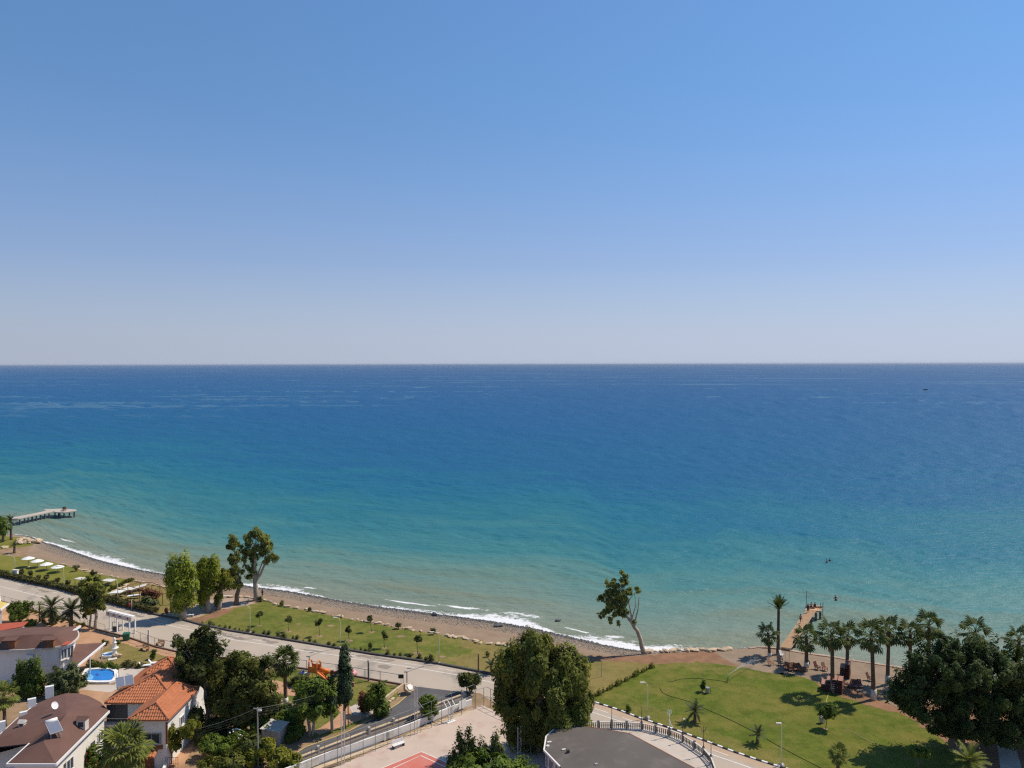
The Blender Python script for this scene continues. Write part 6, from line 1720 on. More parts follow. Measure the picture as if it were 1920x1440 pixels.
o = empty('utility_box', G(29, 1081), 0, 'white utility box at foot of the left street lamp', 'box')
MB().box((0, 0, .75), (1.1, .6, 1.5)).build('cabinet', MT['white_paint'], o); MB().box((0, 0, 1.53), (1.25, .75, .08)).build('lid', MT['off_white'], o); MB().box((-.2, -.31, .7), (.6, .03, 1.1)).build('door', MT['steel'], o)
def simple_pole(name, label, u, v, h, r, m, cat='pole'):
    o = empty(name, G(u, v), 0, label, cat)
    MB().tube([(0, 0, 0), (0, 0, h * .5), (0, 0, h)], [r, r * .9, r * .8], 8).build('shaft', MT[m], o)
    return o
simple_pole('timber_post', 'thick dark timber post on dry lawn left of the willow', 897, 1261, 2.9, .13, 'palm_bark')
simple_pole('marker_pole', 'thin grey pole standing in dry grass right of willow', 1128, 1269, 2.5, .05, 'steel')
simple_pole('marker_pole', 'thin stake beside the narrow young tree on lawn', 1318, 1279, 1.6, .035, 'steel')
pp = simple_pole('power_pole', 'tall thin power pole carrying wires over lower garden', 484, 1437, 7.1, .09, 'steel')
MB().box((.25, 0, 6.75), (.45, .2, .12)).build('lamp_head', MT['white_paint'], pp); MB().bar((-.5, 0, 7.0), (.5, 0, 7.0), .07, .07).build('crossarm', MT['steel'], pp)
p2 = simple_pole('power_pole', 'short power pole beside the tall cypress trunk', 653, 1362, 6.0, .08, 'bark')
top1 = pp.location + Vector((0, 0, 7.0)); top2 = p2.location + Vector((0, 0, 5.8)); hs = Vector((-40.2, 91.5, 3.6))
for k in range(4):
    off_ = Vector((-.15 + .1 * k, 0, -.26 * k))
    for lab, a, b, sag in (('overhead wire, %s of four, from pole down to tiled villa', top1, hs, .35), ('overhead wire, %s of four, from pole past round garden tree', top1, top2, .4)):
        o = empty('overhead_wire', a + off_, 0, lab % ['first', 'second', 'third', 'fourth'][k], 'wire', 'overhead wires')
        d = (b - a)
        MB().tube([d * t - Vector((0, 0, sag * 4 * t * (1 - t))) for t in np.linspace(0, 1, 13)], .013, 4).build('cable', MT['dark_metal' if k else 'steel'], o)

# ------------------------------------------------------------------ gate portal and garden things
pg = G(206, 1181); pr = G(243, 1191)
d = (pr - pg); W = d.length; rz = math.atan2(d.y, d.x)
o = empty('gate_portal', (pg + pr) / 2, rz, 'white gate portal with patterned beam over the garden entrance', 'gate')
for x in (-W / 2, -W / 2 + W * .38, W / 2):
    for y in (0, 1.1): MB().box((x, y, 1.3), (.2, .2, 2.6)).build('post', MT['white_paint'], o)
fb = MB().box((0, -.12, 2.95), (W + 1.6, .12, .8)).build('fascia_board', MT['off_white'], o)
MB().box((0, .3, 3.4), (W + 1.7, .6, .12)).build('roof_slab', MT['white_paint'], o)
for k, x in enumerate((-.42, -.18, .06, .36)):
    xx = x * (W + 1.4)
    if k in (1, 2):
        n = 8; mb = MB(); vs = []
        for i in range(n + 1):
            a = math.pi * i / n
            vs += [(xx + .42 * math.cos(a), -.19, 2.75 + .38 * math.sin(a)), (xx + .22 * math.cos(a), -.19, 2.75 + .2 * math.sin(a))]
        mb.add(vs, [(2 * i, 2 * i + 2, 2 * i + 3, 2 * i + 1) for i in range(n)]).build('arch_motif', MT['dark_metal'], fb)
    else:
        MB().add([(xx - .22, -.19, 2.95), (xx, -.19, 2.66), (xx + .22, -.19, 2.95), (xx, -.19, 3.24)], [(0, 1, 2, 3)]).build('diamond_motif', MT['dark_metal'], fb)
gl_ = empty('entrance_gate', G(211, 1184), rz + .5, 'dark framed gate leaf standing open under portal', 'gate')
for a, b in (((0, 0, .05), (0, 0, 1.7)), ((1.1, 0, .05), (1.1, 0, 1.7)), ((0, 0, .05), (1.1, 0, .05)), ((0, 0, 1.7), (1.1, 0, 1.7)), ((0, 0, .9), (1.1, 0, .9))):
    MB().bar(a, b, .06, .06).build('frame_bar', MT['dark_metal'], gl_)
MB().box((.55, 0, .5), (1.0, .03, .75)).build('panel', MT['dark_metal'], gl_)
o = empty('waste_container', G(237, 1200), rz, 'dark green waste container beside the gate portal', 'bin')
MB().lathe((0, 0, .1), [(.62, 0), (.78, 1.0), (.82, 1.05)], 4).build('body', MT['green_plastic'], o); MB().lathe((0, 0, 1.13), [(.8, 0), (.7, .12), (.1, .2)], 4).build('lid', MT['green_plastic'], o)
for x in (-.4, .4):
    for y in (-.3, .3): MB().ball((x, y, .08), .08, n=8).build('wheel', MT['dark_metal'], o)
# fountain
o = empty('fountain', G(211, 1231), 0, 'white tiered fountain with figure and boulders in pool garden', 'fountain')
MB().lathe((-.6, 0, 0), [(1.0, 0), (1.05, .45), (.9, .45), (.85, .3), (.05, .3)], 18).build('basin', MT['white_paint'], o, False)
MB().lathe((-.6, 0, .31), [(.84, 0), (.05, .01)], 18).build('water', MT['pool_light'], o)
MB().lathe((.1, .5, 0), [(.5, 0), (.35, .5), (.25, .9), (.6, 1.2), (.62, 1.3), (.2, 1.3)], 14).build('pedestal', MT['white_paint'], o, True)
MB().lathe((.1, .5, 1.3), [(.22, 0), (.3, .35), (.18, .7), (.4, .85), (.2, .9), (.16, 1.15), (.24, 1.4), (.15, 1.6), (.03, 1.72)], 12).build('figure', MT['white_paint'], o, True)
for i in range(5):
    r_ = link('boulder', ROCKS[i], None, o); r_.location = (.5 + .28 * i - .3, -.2 - .15 * (i % 2), .2 + .12 * (i % 3)); r_.scale = (.8, .7, .9)
o = empty('stone_slab', G(211, 1237), .5, 'pale flat slab lying before the fountain', 'slab')
MB().box((0, 0, .1), (1.3, .8, .12)).build('top', MT['off_white'], o)
MB().box((0, 0, .02), (.9, .5, .06)).build('base', MT['stone'], o)
# swimming pool
pl = empty('swimming_pool', G(186, 1270), 0, 'blue swimming pool with white rounded coping in villa garden', 'swimming pool')
PX = [(152, 1281), (153, 1268), (160, 1256.5), (185, 1255), (212, 1255), (221, 1260), (222, 1268), (217, 1278), (205, 1282), (180, 1282.5)]
pw = [G(*p) for p in PX]
inn = offset_poly([(p.x, p.y) for p in pw], .55)
O = pl.location
n = len(pw)
outp = offset_poly([(p.x, p.y) for p in pw], 0.0)
mb = MB()
vs = [(x - O.x, y - O.y, z) for z in (0, .3) for x, y in outp] + [(x - O.x, y - O.y, z) for z in (0, .3) for x, y in inn]
mb.add(vs, [(n + i, n + (i + 1) % n, 3 * n + (i + 1) % n, 3 * n + i) for i in range(n)] + [(i, (i + 1) % n, n + (i + 1) % n, n + i) for i in range(n)] + [(2 * n + i, 3 * n + i, 3 * n + (i + 1) % n, 2 * n + (i + 1) % n) for i in range(n)]).build('coping', MT['white_paint'], pl)
MB().sheet([(x - O.x, y - O.y) for x, y in inn], .10).build('water', MT['pool_tile'], pl)
MB().sheet([(p.x - O.x, p.y - O.y) for p in (G(157, 1275.5), G(160, 1267), G(170, 1265), G(176, 1270), G(173, 1275.5))], .106).build('shallow_step', MT['pool_light'], pl)
MB().sheet([(p.x - O.x, p.y - O.y) for p in (G(178, 1266), G(182, 1263.5), G(186, 1266), G(182, 1269))], .106).build('dark_motif', MT['blue_plastic'], pl)
sheet('pool_deck', [(222, 1254), (240, 1251), (268, 1252), (290, 1243), (305, 1248), (290, 1262), (250, 1274), (232, 1285), (205, 1300), (150, 1300), (148, 1284), (215, 1284), (224, 1268)], 0.022, MT['concrete'])
def lounger(label, p, rz, m, group, name='sun_lounger', s=1.0, tilt=38):
    o = empty(name, p, rz, label, 'lounger', group); o.scale = (s, s, s)
    for k in range(2):
        MB().box((-.25 + .0, -.3 + .6 * k, .32), (1.35, .06, .07)).build('side_rail', MT[m], o)
    MB().box((-.25, 0, .34), (1.3, .56, .04)).build('bed', MT[m], o)
    T = Matrix.Rotation(R(-tilt), 3, 'Y')
    MB().box(T @ Vector((.33, 0, 0)) + Vector((.42, 0, .36)), (.68, .62, .05), M=T).build('backrest', MT[m], o)
    for x in (-.8, .35):
        for y in (-.28, .28): MB().box((x, y, .15), (.06, .06, .3)).build('leg', MT[m], o)
    return o
lounger('white pool lounger with raised back, left of two', G(271, 1251), R(200), 'white_paint', 'pool loungers', tilt=55)
lounger('white pool lounger with raised back, right of two', G(289, 1246), R(200), 'white_paint', 'pool loungers', tilt=55)
ladder = empty('pool_ladder', G(221, 1273), R(70), 'steel pool ladder at right end of swimming pool', 'ladder')
for s in (-.25, .25): MB().tube([(s, 0, 0), (s, 0, .7), (s, .25, .9), (s, .5, .7), (s, .5, .1)], .025, 6).build('rail', MT['steel'], ladder)
for z in (.25, .5): MB().bar((-.25, .5, z), (.25, .5, z), .04, .03).build('rung', MT['steel'], ladder)

# ------------------------------------------------------------------ playground
o = empty('play_slide', G(592, 1274), R(-15), 'orange plastic play slide with spiral tube and straight chute', 'slide', 'playground toys')
for x in (-.9, .5):
    for y in (-.6, .6): MB().tube([(x, y, 0), (x, y, 2.6)], .06, 6).build('post', MT['orange_plastic'], o)
MB().box((-.2, 0, 1.3), (1.5, 1.3, .1)).build('platform', MT['rust'], o)
for x in (-.9, .5): MB().tube([(x, -.62, 2.0), (x, -.4, 2.75), (x, 0, 2.95), (x, .4, 2.75), (x, .62, 2.0)], .1, 6).build('arch', MT['orange_plastic'], o)
MB().box((-.2, -.62, 1.75), (1.3, .06, .8)).build('side_panel', MT['orange_plastic'], o); MB().box((-.2, .62, 1.75), (1.3, .06, .8)).build('side_panel', MT['orange_plastic'], o)
MB().tube([(.6, .3, 1.5), (1.3, .3, 1.45), (1.7, .7, 1.2), (1.5, 1.2, .9), (.9, 1.2, .6), (.6, .8, .4)], .34, 10).build('spiral_tube', MT['orange_plastic'], o, True)
ch = MB().bar((.5, -.35, 1.3), (2.7, -.7, .15), .5, .05).build('chute', MT['orange_plastic'], o)
for s in (-.27, .27): MB().bar((.5, -.35 + s, 1.4), (2.7, -.7 + s, .25), .05, .18).build('chute_side', MT['orange_plastic'], o)
o = empty('spring_rocker', G(629, 1269), R(10), 'red spring rocker right of the orange slide', 'rocker', 'playground toys')
MB().lathe((0, 0, 0), [(.2, 0), (.2, .4), (.15, .45)], 8).build('spring', MT['dark_metal'], o); MB().bar((-.8, 0, .55), (.8, 0, .85), .35, .3).build('body', MT['red_plastic'], o); MB().bar((.4, -.2, .8), (.5, .2, 1.5), .1, .1).build('handle', MT['red_plastic'], o); MB().box((-.5, 0, .85), (.5, .4, .35)).build('seat', MT['red_plastic'], o)
o = empty('play_mushroom', G(658, 1286), 0, 'pink mushroom shelter beside the tall cypress', 'play shelter', 'playground toys')
MB().tube([(0, 0, 0), (0, 0, 1.9)], .09, 8).build('stem', MT['lamp_grey'], o); MB().lathe((0, 0, 1.75), [(.95, 0), (.85, .35), (.5, .65), (.05, .75)], 14).build('cap', MT['pink_plastic'], o, True); MB().box((.3, -.2, .3), (.5, .4, .6)).build('seat', MT['rose_plastic'], o)
for lab, u, v, m in (('dark blue spring rider left of the slide', 565, 1270, 'blue_plastic'), ('small white spring rider in front of the slide', 574, 1271, 'white_paint')):
    o = empty('spring_rider', G(u, v), .4, lab, 'rider', 'playground toys')
    MB().lathe((0, 0, 0), [(.12, 0), (.12, .35)], 8).build('spring', MT['dark_metal'], o); MB().ball((0, 0, .6), .3, (1.4, .7, 1)).build('body', MT[m], o, True); MB().ball((.35, 0, .95), .17).build('head', MT[m], o, True)
o = empty('hexagonal_crate', G(766, 1301), R(50), 'tan hexagonal drum with white panel at street corner', 'crate')
T4 = Matrix.Rotation(R(48), 4, 'X')
c_ = MB().lathe((0, 0, 0), [(.78, 0), (.78, .5), (.62, .5), (.62, .42)], 6).build('drum', MT['stone'], o); c_.matrix_basis = Matrix.Translation((0, .2, .7)) @ T4
c_ = MB().lathe((.12, -.02, .44), [(.5, 0), (.5, .1)], 5).build('white_panel', MT['white_paint'], o); c_.matrix_basis = Matrix.Translation((0, .2, .7)) @ T4
o = empty('small_sign', G(752, 1288), 0, 'small black rectangular sign on fence at street corner', 'sign')
MB().tube([(0, 0, 0), (0, 0, 1.9)], .03, 6).build('post', MT['lamp_grey'], o); MB().box((0, -.05, 1.6), (.8, .05, .6)).build('plate', MT['black_paint'], o)

# ------------------------------------------------------------------ left lawn furniture
for k, (u, v, tv) in enumerate([(53, 1063, 1043), (70, 1064, 1048), (87, 1069, 1054), (108, 1073, 1059)]):
    b = G(u, v); s = mpp(b); h = (v - tv) * s
    o = empty('parasol', b, 0, ['first', 'second', 'third', 'fourth'][k] + ' white parasol from left in row on lawn', 'parasol', 'white parasols on the left lawn')
    MB().tube([(0, 0, 0), (0, 0, h)], .05, 6).build('pole', MT['wood'], o)
    MB().lathe((0, 0, h - .55), [(1.42, 0), (1.40, .04), (.75, .3), (.06, .52)], 10).build('canopy', MT['white_paint'], o)
    MB().lathe((0, 0, 0), [(.35, 0), (.3, .12), (.06, .18)], 10).build('base', MT['concrete'], o)
def sunshade(label, u, v, w, dpt, h, m='off_white', rz=-.3, tilt=0.0):
    o = empty('sunshade', G(u, v), rz, label, 'sunshade', 'flat sunshades near the pergola')
    for x in (-1, 1):
        for y in (-1, 1): MB().tube([(x * w * .42, y * dpt * .42, 0), (x * w * .42, y * dpt * .42, h + x * tilt * w * .4)], .05, 6).build('post', MT['wood'], o)
    T = Matrix.Rotation(-math.atan(tilt), 3, 'Y')
    MB().box((0, 0, h + .06), (w, dpt, .1), M=T).build('roof_panel', MT[m], o)
    MB().box((0, 0, .4), (w * .5, dpt * .6, .06)).build('table', MT['wood'], o)
    return o
sunshade('flat beige shade standing alone behind hedge left of roadside tree', 152, 1099, 2.2, 1.6, 1.6)
sunshade('grey flat shade on lawn right of roadside tree', 204, 1097, 2.6, 1.8, 1.0)
sunshade('large white flat shade left of the rusty pergola', 221, 1119, 3.0, 2.4, 1.0, 'white_paint', -.3, .15)
sunshade('pinkish flat shade behind the large white one', 244, 1112, 2.4, 1.8, .9)
sunshade('flat shade beside pergola nearest the beach', 263, 1107, 2.4, 1.8, .8, 'off_white', .4, .2)
sunshade('white slanting shade just before the pergola', 252, 1122, 2.8, .9, .6, 'white_paint', .15, .1)
o = empty('pergola', G(290, 1128), 0, 'rusty open pergola frame with red climbing plant', 'pergola')
O = o.location
cor = [G(240, 1119), G(262, 1126), G(305, 1135), G(319, 1134), G(300, 1118), G(285, 1113), G(262, 1112)]
for p in cor: MB().tube([p - O, p - O + Vector((0, 0, 2.3))], .07, 6).build('post', MT['rust'], o)
for a, b in zip(cor, cor[1:] + cor[:1]): MB().bar(a - O + Vector((0, 0, 2.3)), b - O + Vector((0, 0, 2.3)), .1, .1).build('beam', MT['rust'], o)
for a, b in ((1, 6), (2, 4), (1, 5)): MB().bar(cor[a] - O + Vector((0, 0, 2.32)), cor[b] - O + Vector((0, 0, 2.32)), .09, .09).build('beam', MT['rust'], o)
tree('climbing_vine', 'red-brown vine growing through the rusty pergola', (283, 1128), [(276, 1110, 9, 7), (284, 1117, 10, 7), (292, 1113, 5, 6)], 'leaf_red', 900, 0.34, [[(283, 1128, .1), (283, 1117, .06)]], 'bark', cat='vine', seed=301, cl=.6, crown='foliage')
tree('garden_bush', 'greyish green bush before the pergola', (272, 1134), [(272, 1127, 11, 7), (286, 1131, 9, 6)], 'leaf_grey', 1500, 0.36, cat='bush', seed=302, cl=.6, crown='foliage')
for lab, u, v in (('left red-brown planter at start of plaza path', 312, 1150), ('right red-brown planter at start of plaza path', 323, 1148)):
    o = empty('planter', G(u, v), 0, lab, 'planter', 'planters on the plaza path')
    MB().lathe((0, 0, 0), [(.28, 0), (.4, .7), (.44, .75), (.34, .72)], 10).build('pot', MT['rust'], o); MB().ball((0, 0, .85), .32, n=8).build('plant', MT['leaf_red'], o)
o = empty('flag_pole', G(247, 1143), 0, 'white flag pole with drooping red flag by roadside hedge', 'flag')
MB().tube([(0, 0, 0), (0, 0, 1.9)], .06, 6).build('pole', MT['white_paint'], o)
MB().add([(0, 0, 1.85), (0, 0, .9), (-.5, .1, .6), (-.9, 0, .75), (-.45, .08, 1.3), (0, .02, 1.85)], [(0, 1, 2, 4), (4, 2, 3)]).build('flag', MT['flag_red'], o)
cr = MB(); cv = []
for i in range(9):
    a = R(50 + 260 * i / 8)
    cv += [(-.3 + .15 * math.cos(a), -.03, 1.15 + .15 * math.sin(a)), (-.26 + .115 * math.cos(a), -.03, 1.15 + .115 * math.sin(a))]
cr.add(cv, [(2 * i, 2 * i + 2, 2 * i + 3, 2 * i + 1) for i in range(8)]).build('crescent', MT['white_paint'], o)
bench('park_bench', 'pale stone bench under the slim eucalyptus', 421, 1121, .2, 'off_white', 'concrete', 1.8)
bench('park_bench', 'pale bench at foot of the tall eucalyptus', 473, 1126, .2, 'off_white', 'concrete', 1.8)
bench('park_bench', 'white bench beside trunk of the leftmost weeping tree', 354, 1157, .2, 'white_paint', 'concrete', 1.8)

# ------------------------------------------------------------------ piers
def pier(name, label, deck_px, z, m, piles, seg=None, mp='concrete'):
    P = [G(u, v, z) for u, v in deck_px]
    o = empty(name, (P[0].x, P[0].y, 0), 0, label, 'pier')
    O = o.location
    MB().prism([(p.x - O.x, p.y - O.y) for p in P], z - .3, z).build('deck', MT[m], o)
    for (u, v) in piles:
        p = G(u, v, z) - O
        MB().tube([(p.x, p.y, SEA_Z - 3), (p.x, p.y, z - .3)], .22, 8).build('pile', MT[mp], o)
    return o
MT['pier_deck'] = mat('pier_deck', (0.46, 0.40, 0.34), .9, .12, .6, 5, .2, .15)
MT['pier_wood'] = mat('pier_wood', (0.56, 0.36, 0.21), .85, .15, 1.2, 8, .2, .2, dirt=(0.60, 0.43, 0.28), dirt_scale=.6)
MT['pier_pile'] = mat('pier_pile', (0.10, 0.09, 0.08), .9, .2, .6, 5, .2, .15)
far_pier = pier('concrete_pier', 'grey concrete pier with wide head at far left', [(20, 973.5), (26, 969.5), (60, 963.2), (87, 957.6), (83, 956.6), (84, 954.8), (117, 953.6), (143, 955.4), (143.5, 957.8), (120, 960.6), (104, 960.2), (101, 958.6), (60, 967.0), (34, 972.4)], .8, 'pier_deck',
     [(37, 971.5), (46, 969.5), (53, 968.2), (61, 966.4), (68, 964.8), (76, 963.2), (84, 961.8), (92, 960.6), (103, 959.9), (112, 960.3), (120, 960.1), (130, 959), (139, 958), (60, 964), (84, 959), (110, 956)], mp='pier_pile')
wp_ = pier('wooden_pier', 'narrow orange-brown wooden pier reaching into the sea at right', [(1465, 1213), (1482, 1215.5), (1498, 1192), (1513, 1170), (1526, 1149), (1528, 1145), (1539, 1145), (1541, 1138), (1511, 1137), (1510, 1144), (1514, 1145), (1502, 1160), (1486, 1182)], .5, 'pier_wood',
     [(1481, 1208), (1490, 1196), (1500, 1184), (1512, 1164), (1521, 1152), (1530, 1146), (1538, 1143), (1513, 1141), (1492, 1176), (1505, 1158)], mp='palm_bark')
O = wp_.location
bd = MB()
ax, bx_ = G(1473.5, 1214, .5), G(1522, 1143, .5)
n = 60; dirv = (bx_ - ax); pn = Vector((-dirv.y, dirv.x, 0)).normalized()
for k in range(n):
    c = ax + dirv * (k + .5) / n - O
    bd.box((c.x, c.y, .5 + .025), (.22, 1.75, .04), math.atan2(dirv.y, dirv.x))
b_ = bd.build('deck_boards', MT['pier_wood'], wp_); b_["kind"] = "stuff"
MB().bar(G(1511, 1140, .5) - O + Vector((0, 0, .2)), G(1541, 1139.5, .5) - O + Vector((0, 0, .2)), .3, .35).build('end_beam', MT['pier_wood'], wp_)
hl = empty('pier_ladder', G(1538, 1141, .5), 0, 'dark handrail ladder at head of wooden pier', 'ladder')
for s in (0, .5): MB().tube([(s, 0, -1.6), (s, 0, 1.1), (s, -.3, 1.2)], .05, 6).build('rail', MT['dark_metal'], hl)
for z in (-1.2, -.7, -.2, .3, .7): MB().bar((0, 0, z), (.5, 0, z), .06, .05).build('rung', MT['dark_metal'], hl)
o = empty('pier_mast', G(1512, 1140, .5), 0, 'thin mast at left head of wooden pier', 'pole')
MB().tube([(0, 0, 0), (0, 0, 3.3)], .045, 6).build('shaft', MT['dark_metal'], o); MB().box((0, 0, .15), (.3, .3, .3)).build('foot', MT['dark_metal'], o)
for i, (u, v) in enumerate([(118, 957.4), (123, 956.6), (121, 958.6)]):
    o = empty('pier_chair', G(u, v, .8), i, ['left', 'right', 'nearest'][i] + ' red chair on head of concrete pier', 'chair', 'red chairs on concrete pier')
    MB().box((0, 0, .45), (.6, .6, .06)).build('seat', MT['red_plastic'], o); MB().box((0, .3, .8), (.6, .06, .7)).build('backrest', MT['red_plastic'], o)
    for x in (-.25, .25):
        for y in (-.25, .25): MB().box((x, y, .22), (.06, .06, .44)).build('leg', MT['red_plastic'], o)

# ------------------------------------------------------------------ right beach furniture
gb = 'red chairs on the right beach'
def beach_chair(label, u, v, rz, m='red_plastic', group=gb, s=1.0, z=0.0):
    o = empty('beach_chair', G(u, v) + Vector((0, 0, z)), rz, label, 'chair', group); o.scale = (s, s, s)
    MB().box((0, 0, .38), (.62, .62, .06)).build('seat', MT[m], o)
    T = Matrix.Rotation(R(-22), 3, 'X')
    MB().box(T @ Vector((0, 0, .42)) + Vector((0, .3, .38)), (.62, .06, .85), M=T).build('backrest', MT[m], o)
    for x in (-.27, .27):
        MB().box((x, .0, .58), (.07, .6, .05)).build('armrest', MT[m], o)
        for y in (-.26, .26): MB().box((x, y, .28), (.06, .06, .56)).build('leg', MT[m], o)
    return o
beach_chair('faded red chair left of the seats under the pier palms', 1445, 1248, .6, 'rose_plastic', s=1.0)
beach_chair('red chair standing alone, left of the pair', 1533, 1256, .5, s=1.0)
beach_chair('pink chair standing right of the lone red chair', 1547, 1258, .3, 'rose_plastic', s=1.0)
beach_chair('bright red chair left of the seats in palm shade', 1585, 1287, .7, s=1.0)
beach_chair('dark red chair partly behind the tallest fan palm', 1632, 1277, .7, s=1.0)
beach_chair('dark chair behind pier palm, upper of two', 1463, 1240, .4, 'dark_metal', s=1.0)
beach_chair('dark chair behind pier palm, lower of two', 1464, 1248, .4, 'dark_metal', s=1.0)
beach_chair('small white chair near the frame by pier foot', 1466, 1231, .4, 'white_paint', s=.8)
row = 'loungers lying in palm shade'
for i, (u, v) in enumerate([(1474, 1254), (1482, 1256), (1490, 1255.5), (1497, 1257), (1504, 1256)]):
    lounger(['first', 'second', 'third', 'fourth', 'fifth'][i] + ' brown lounger from left in shade of the pier palm', G(u, v), 1.2 + .2 * i, 'rust', row, 'beach_lounger', 1.0)
for i, (u, v) in enumerate([(1596, 1287), (1604, 1288), (1612, 1287.5)]):
    lounger(['first', 'second', 'third'][i] + ' dark lounger from left in shade before tallest palm', G(u, v), .9 + .2 * i, 'red_plastic', row, 'beach_lounger', 1.0)
def lounger_stack(label_of, u, v, cols, m1, m2, rz, group):
    b = G(u, v); dx = Vector((math.cos(rz), math.sin(rz), 0)); dy = Vector((-dx.y, dx.x, 0))
    k = 0
    for ci, hgt in enumerate(cols):
        for j in range(hgt):
            p = b + dy * (-.75 * ci) + Vector((0, 0, .30 * j)) + dx * rr.uniform(-.08, .08)
            o = empty('stacked_lounger', p, rz + rr.uniform(-.06, .06), label_of(ci, j, hgt), 'lounger', group)
            m = m1 if (j < hgt - 1) else m2
            MB().box((0, 0, .20), (1.9, .62, .06)).build('bed', MT[m], o)
            for s in (-.3, .3): MB().box((0, s, .22), (1.9, .06, .1)).build('side_rail', MT[m], o)
            for x in (-.8, .8):
                for y in (-.26, .26): MB().box((x, y, .08), (.07, .07, .17)).build('leg', MT[m], o)
names = ['left', 'middle-left', 'middle-right', 'right']
ordn = ['bottom', 'second', 'third', 'fourth', 'fifth', 'sixth', 'seventh', 'eighth']
lounger_stack(lambda c, j, h: '%s lounger of %s pile in big red stack beside the tall palm' % (ordn[j], names[c]), 1545, 1292, [4, 6, 7, 7], 'red_plastic', 'rose_plastic', R(62), 'loungers in the big red stack')
lounger_stack(lambda c, j, h: '%s lounger of %s pile in small stack behind the tall palm' % (ordn[j], names[c]), 1580, 1268, [6, 8], 'red_plastic', 'rose_plastic', R(62), 'loungers in the small stack')
o = empty('tyre', G(1513, 1250), .4, 'black tyre leaning at whitewashed palm foot', 'tyre')
mb = MB(); nn = 16
for k in range(nn):
    a = 2 * math.pi * k / nn
    for j in range(6):
        b_ = 2 * math.pi * j / 6
        r_ = .42 + .16 * math.cos(b_); mb.v.append((r_ * math.cos(a), .14 * math.sin(b_), .58 + r_ * math.sin(a)))
mb.f = [(k * 6 + j, k * 6 + (j + 1) % 6, ((k + 1) % nn) * 6 + (j + 1) % 6, ((k + 1) % nn) * 6 + j) for k in range(nn) for j in range(6)]
mb.build('tread', MT['black_paint'], o, True)
MB().lathe((0, 0, 0), [(.2, 0), (.2, .02)], 8).build('pad', MT['dark_metal'], o)
o = empty('swing_frame', G(1476, 1242), .1, 'thin metal frame of two posts near pier foot', 'frame')
for x in (-.35, .35): MB().tube([(x, 0, 0), (x, 0, 2.2)], .03, 6).build('post', MT['steel'], o)
for z in (2.2, .3): MB().bar((-.35, 0, z), (.35, 0, z), .05, .05).build('crossbar', MT['steel'], o)
for lab, u, v, m in (('grey litter bin beside the young leafy tree', 1541, 1356, 'steel'), ('pale litter bin beside the narrow young tree', 1327, 1300, 'steel')):
    o = empty('litter_bin', G(u, v), 0, lab, 'bin', 'litter bins on the lawn')
    MB().lathe((0, 0, .1), [(.24, 0), (.3, .75), (.33, .78), (.27, .76)], 10).build('body', MT[m], o); MB().tube([(-.38, 0, 0), (-.38, 0, .95), (.38, 0, .95), (.38, 0, 0)], .03, 5).build('stand', MT['dark_metal'], o)
o = empty('small_sign', G(1644, 1306), 0, 'yellow-white small sign leaning at foot of tallest palm', 'sign')
MB().box((0, -.02, .6), (.5, .05, .8)).build('plate', MT['yellow_paint'], o); MB().box((0, .03, .4), (.06, .05, .8)).build('stake', MT['wood'], o)
# hoses
def hose(label, px, m, r=.035):
    pts = [G(u, v, .04) for u, v in px]
    o = empty('garden_hose', pts[0], 0, label, 'hose', 'hoses lying on the lawn')
    P = []
    for i in range(len(pts) - 1):
        p0, p1, p2, p3 = pts[max(i - 1, 0)], pts[i], pts[i + 1], pts[min(i + 2, len(pts) - 1)]
        for t in (0, .25, .5, .75):
            P.append(.5 * ((2 * p1) + (p2 - p0) * t + (2 * p0 - 5 * p1 + 4 * p2 - p3) * t * t + (3 * p1 - p0 - 3 * p2 + p3) * t ** 3) - pts[0])
    P.append(pts[-1] - pts[0])
    MB().tube(P, r, 5).build('pipe', MT[m], o)
hose('long dark hose curving diagonally across the main lawn', [(1237, 1289), (1243, 1299), (1262, 1307), (1290, 1315), (1330, 1332), (1370, 1350), (1410, 1370), (1450, 1393), (1500, 1420), (1560, 1450)], 'hose')
hose('dark hose in shallow arc leading to the sprinkler', [(1255, 1279), (1280, 1273), (1310, 1272), (1340, 1275), (1365, 1279)], 'hose')
hose('yellow hose running from lounger stack to young tree', [(1556, 1293), (1552, 1305), (1548, 1318), (1546, 1328)], 'hose_yellow', .04)
hose('pale hose at edge of the ficus shadow', [(1595, 1370), (1615, 1382), (1640, 1395), (1660, 1405)], 'hose_yellow', .04)
# sprinkler and its jet of drops
sp = empty('sprinkler', G(1365, 1279), 0, 'tripod lawn sprinkler throwing water on main lawn', 'sprinkler')
for a in range(3): MB().bar((.3 * math.cos(a * 2.09), .3 * math.sin(a * 2.09), 0), (0, 0, .8), .04, .04).build('leg', MT['dark_metal'], sp)
MB().tube([(0, 0, .75), (0, 0, 1.0), (.12, .1, 1.12)], .05, 6).build('nozzle', MT['steel'], sp)
s0 = sp.location + Vector((.12, .1, 1.12))
e0 = at_depth(1420, 1236, G(1405, 1247).y)
nrg = np.random.default_rng(9)
n = 1500
t = nrg.random(n) ** .8
p = np.array(s0)[None] * (1 - t[:, None]) + np.array(e0)[None] * t[:, None]
p[:, 2] += 1.0 * 4 * t * (1 - t) * .25
p += nrg.normal(size=(n, 3)) * (0.02 + .22 * t ** 1.5)[:, None]
q = 1.0 - .55 * t
size = .016 + .012 * nrg.random(n)
V = (p[:, None] + oct_v[None] * size[:, None, None] * 1.6)
me = bpy.data.meshes.new('spray')
me.vertices.add(n * 6); me.vertices.foreach_set('co', (V - np.array(s0)[None, None]).reshape(-1).astype(np.float32))
me.loops.add(n * 24); me.polygons.add(n * 8)
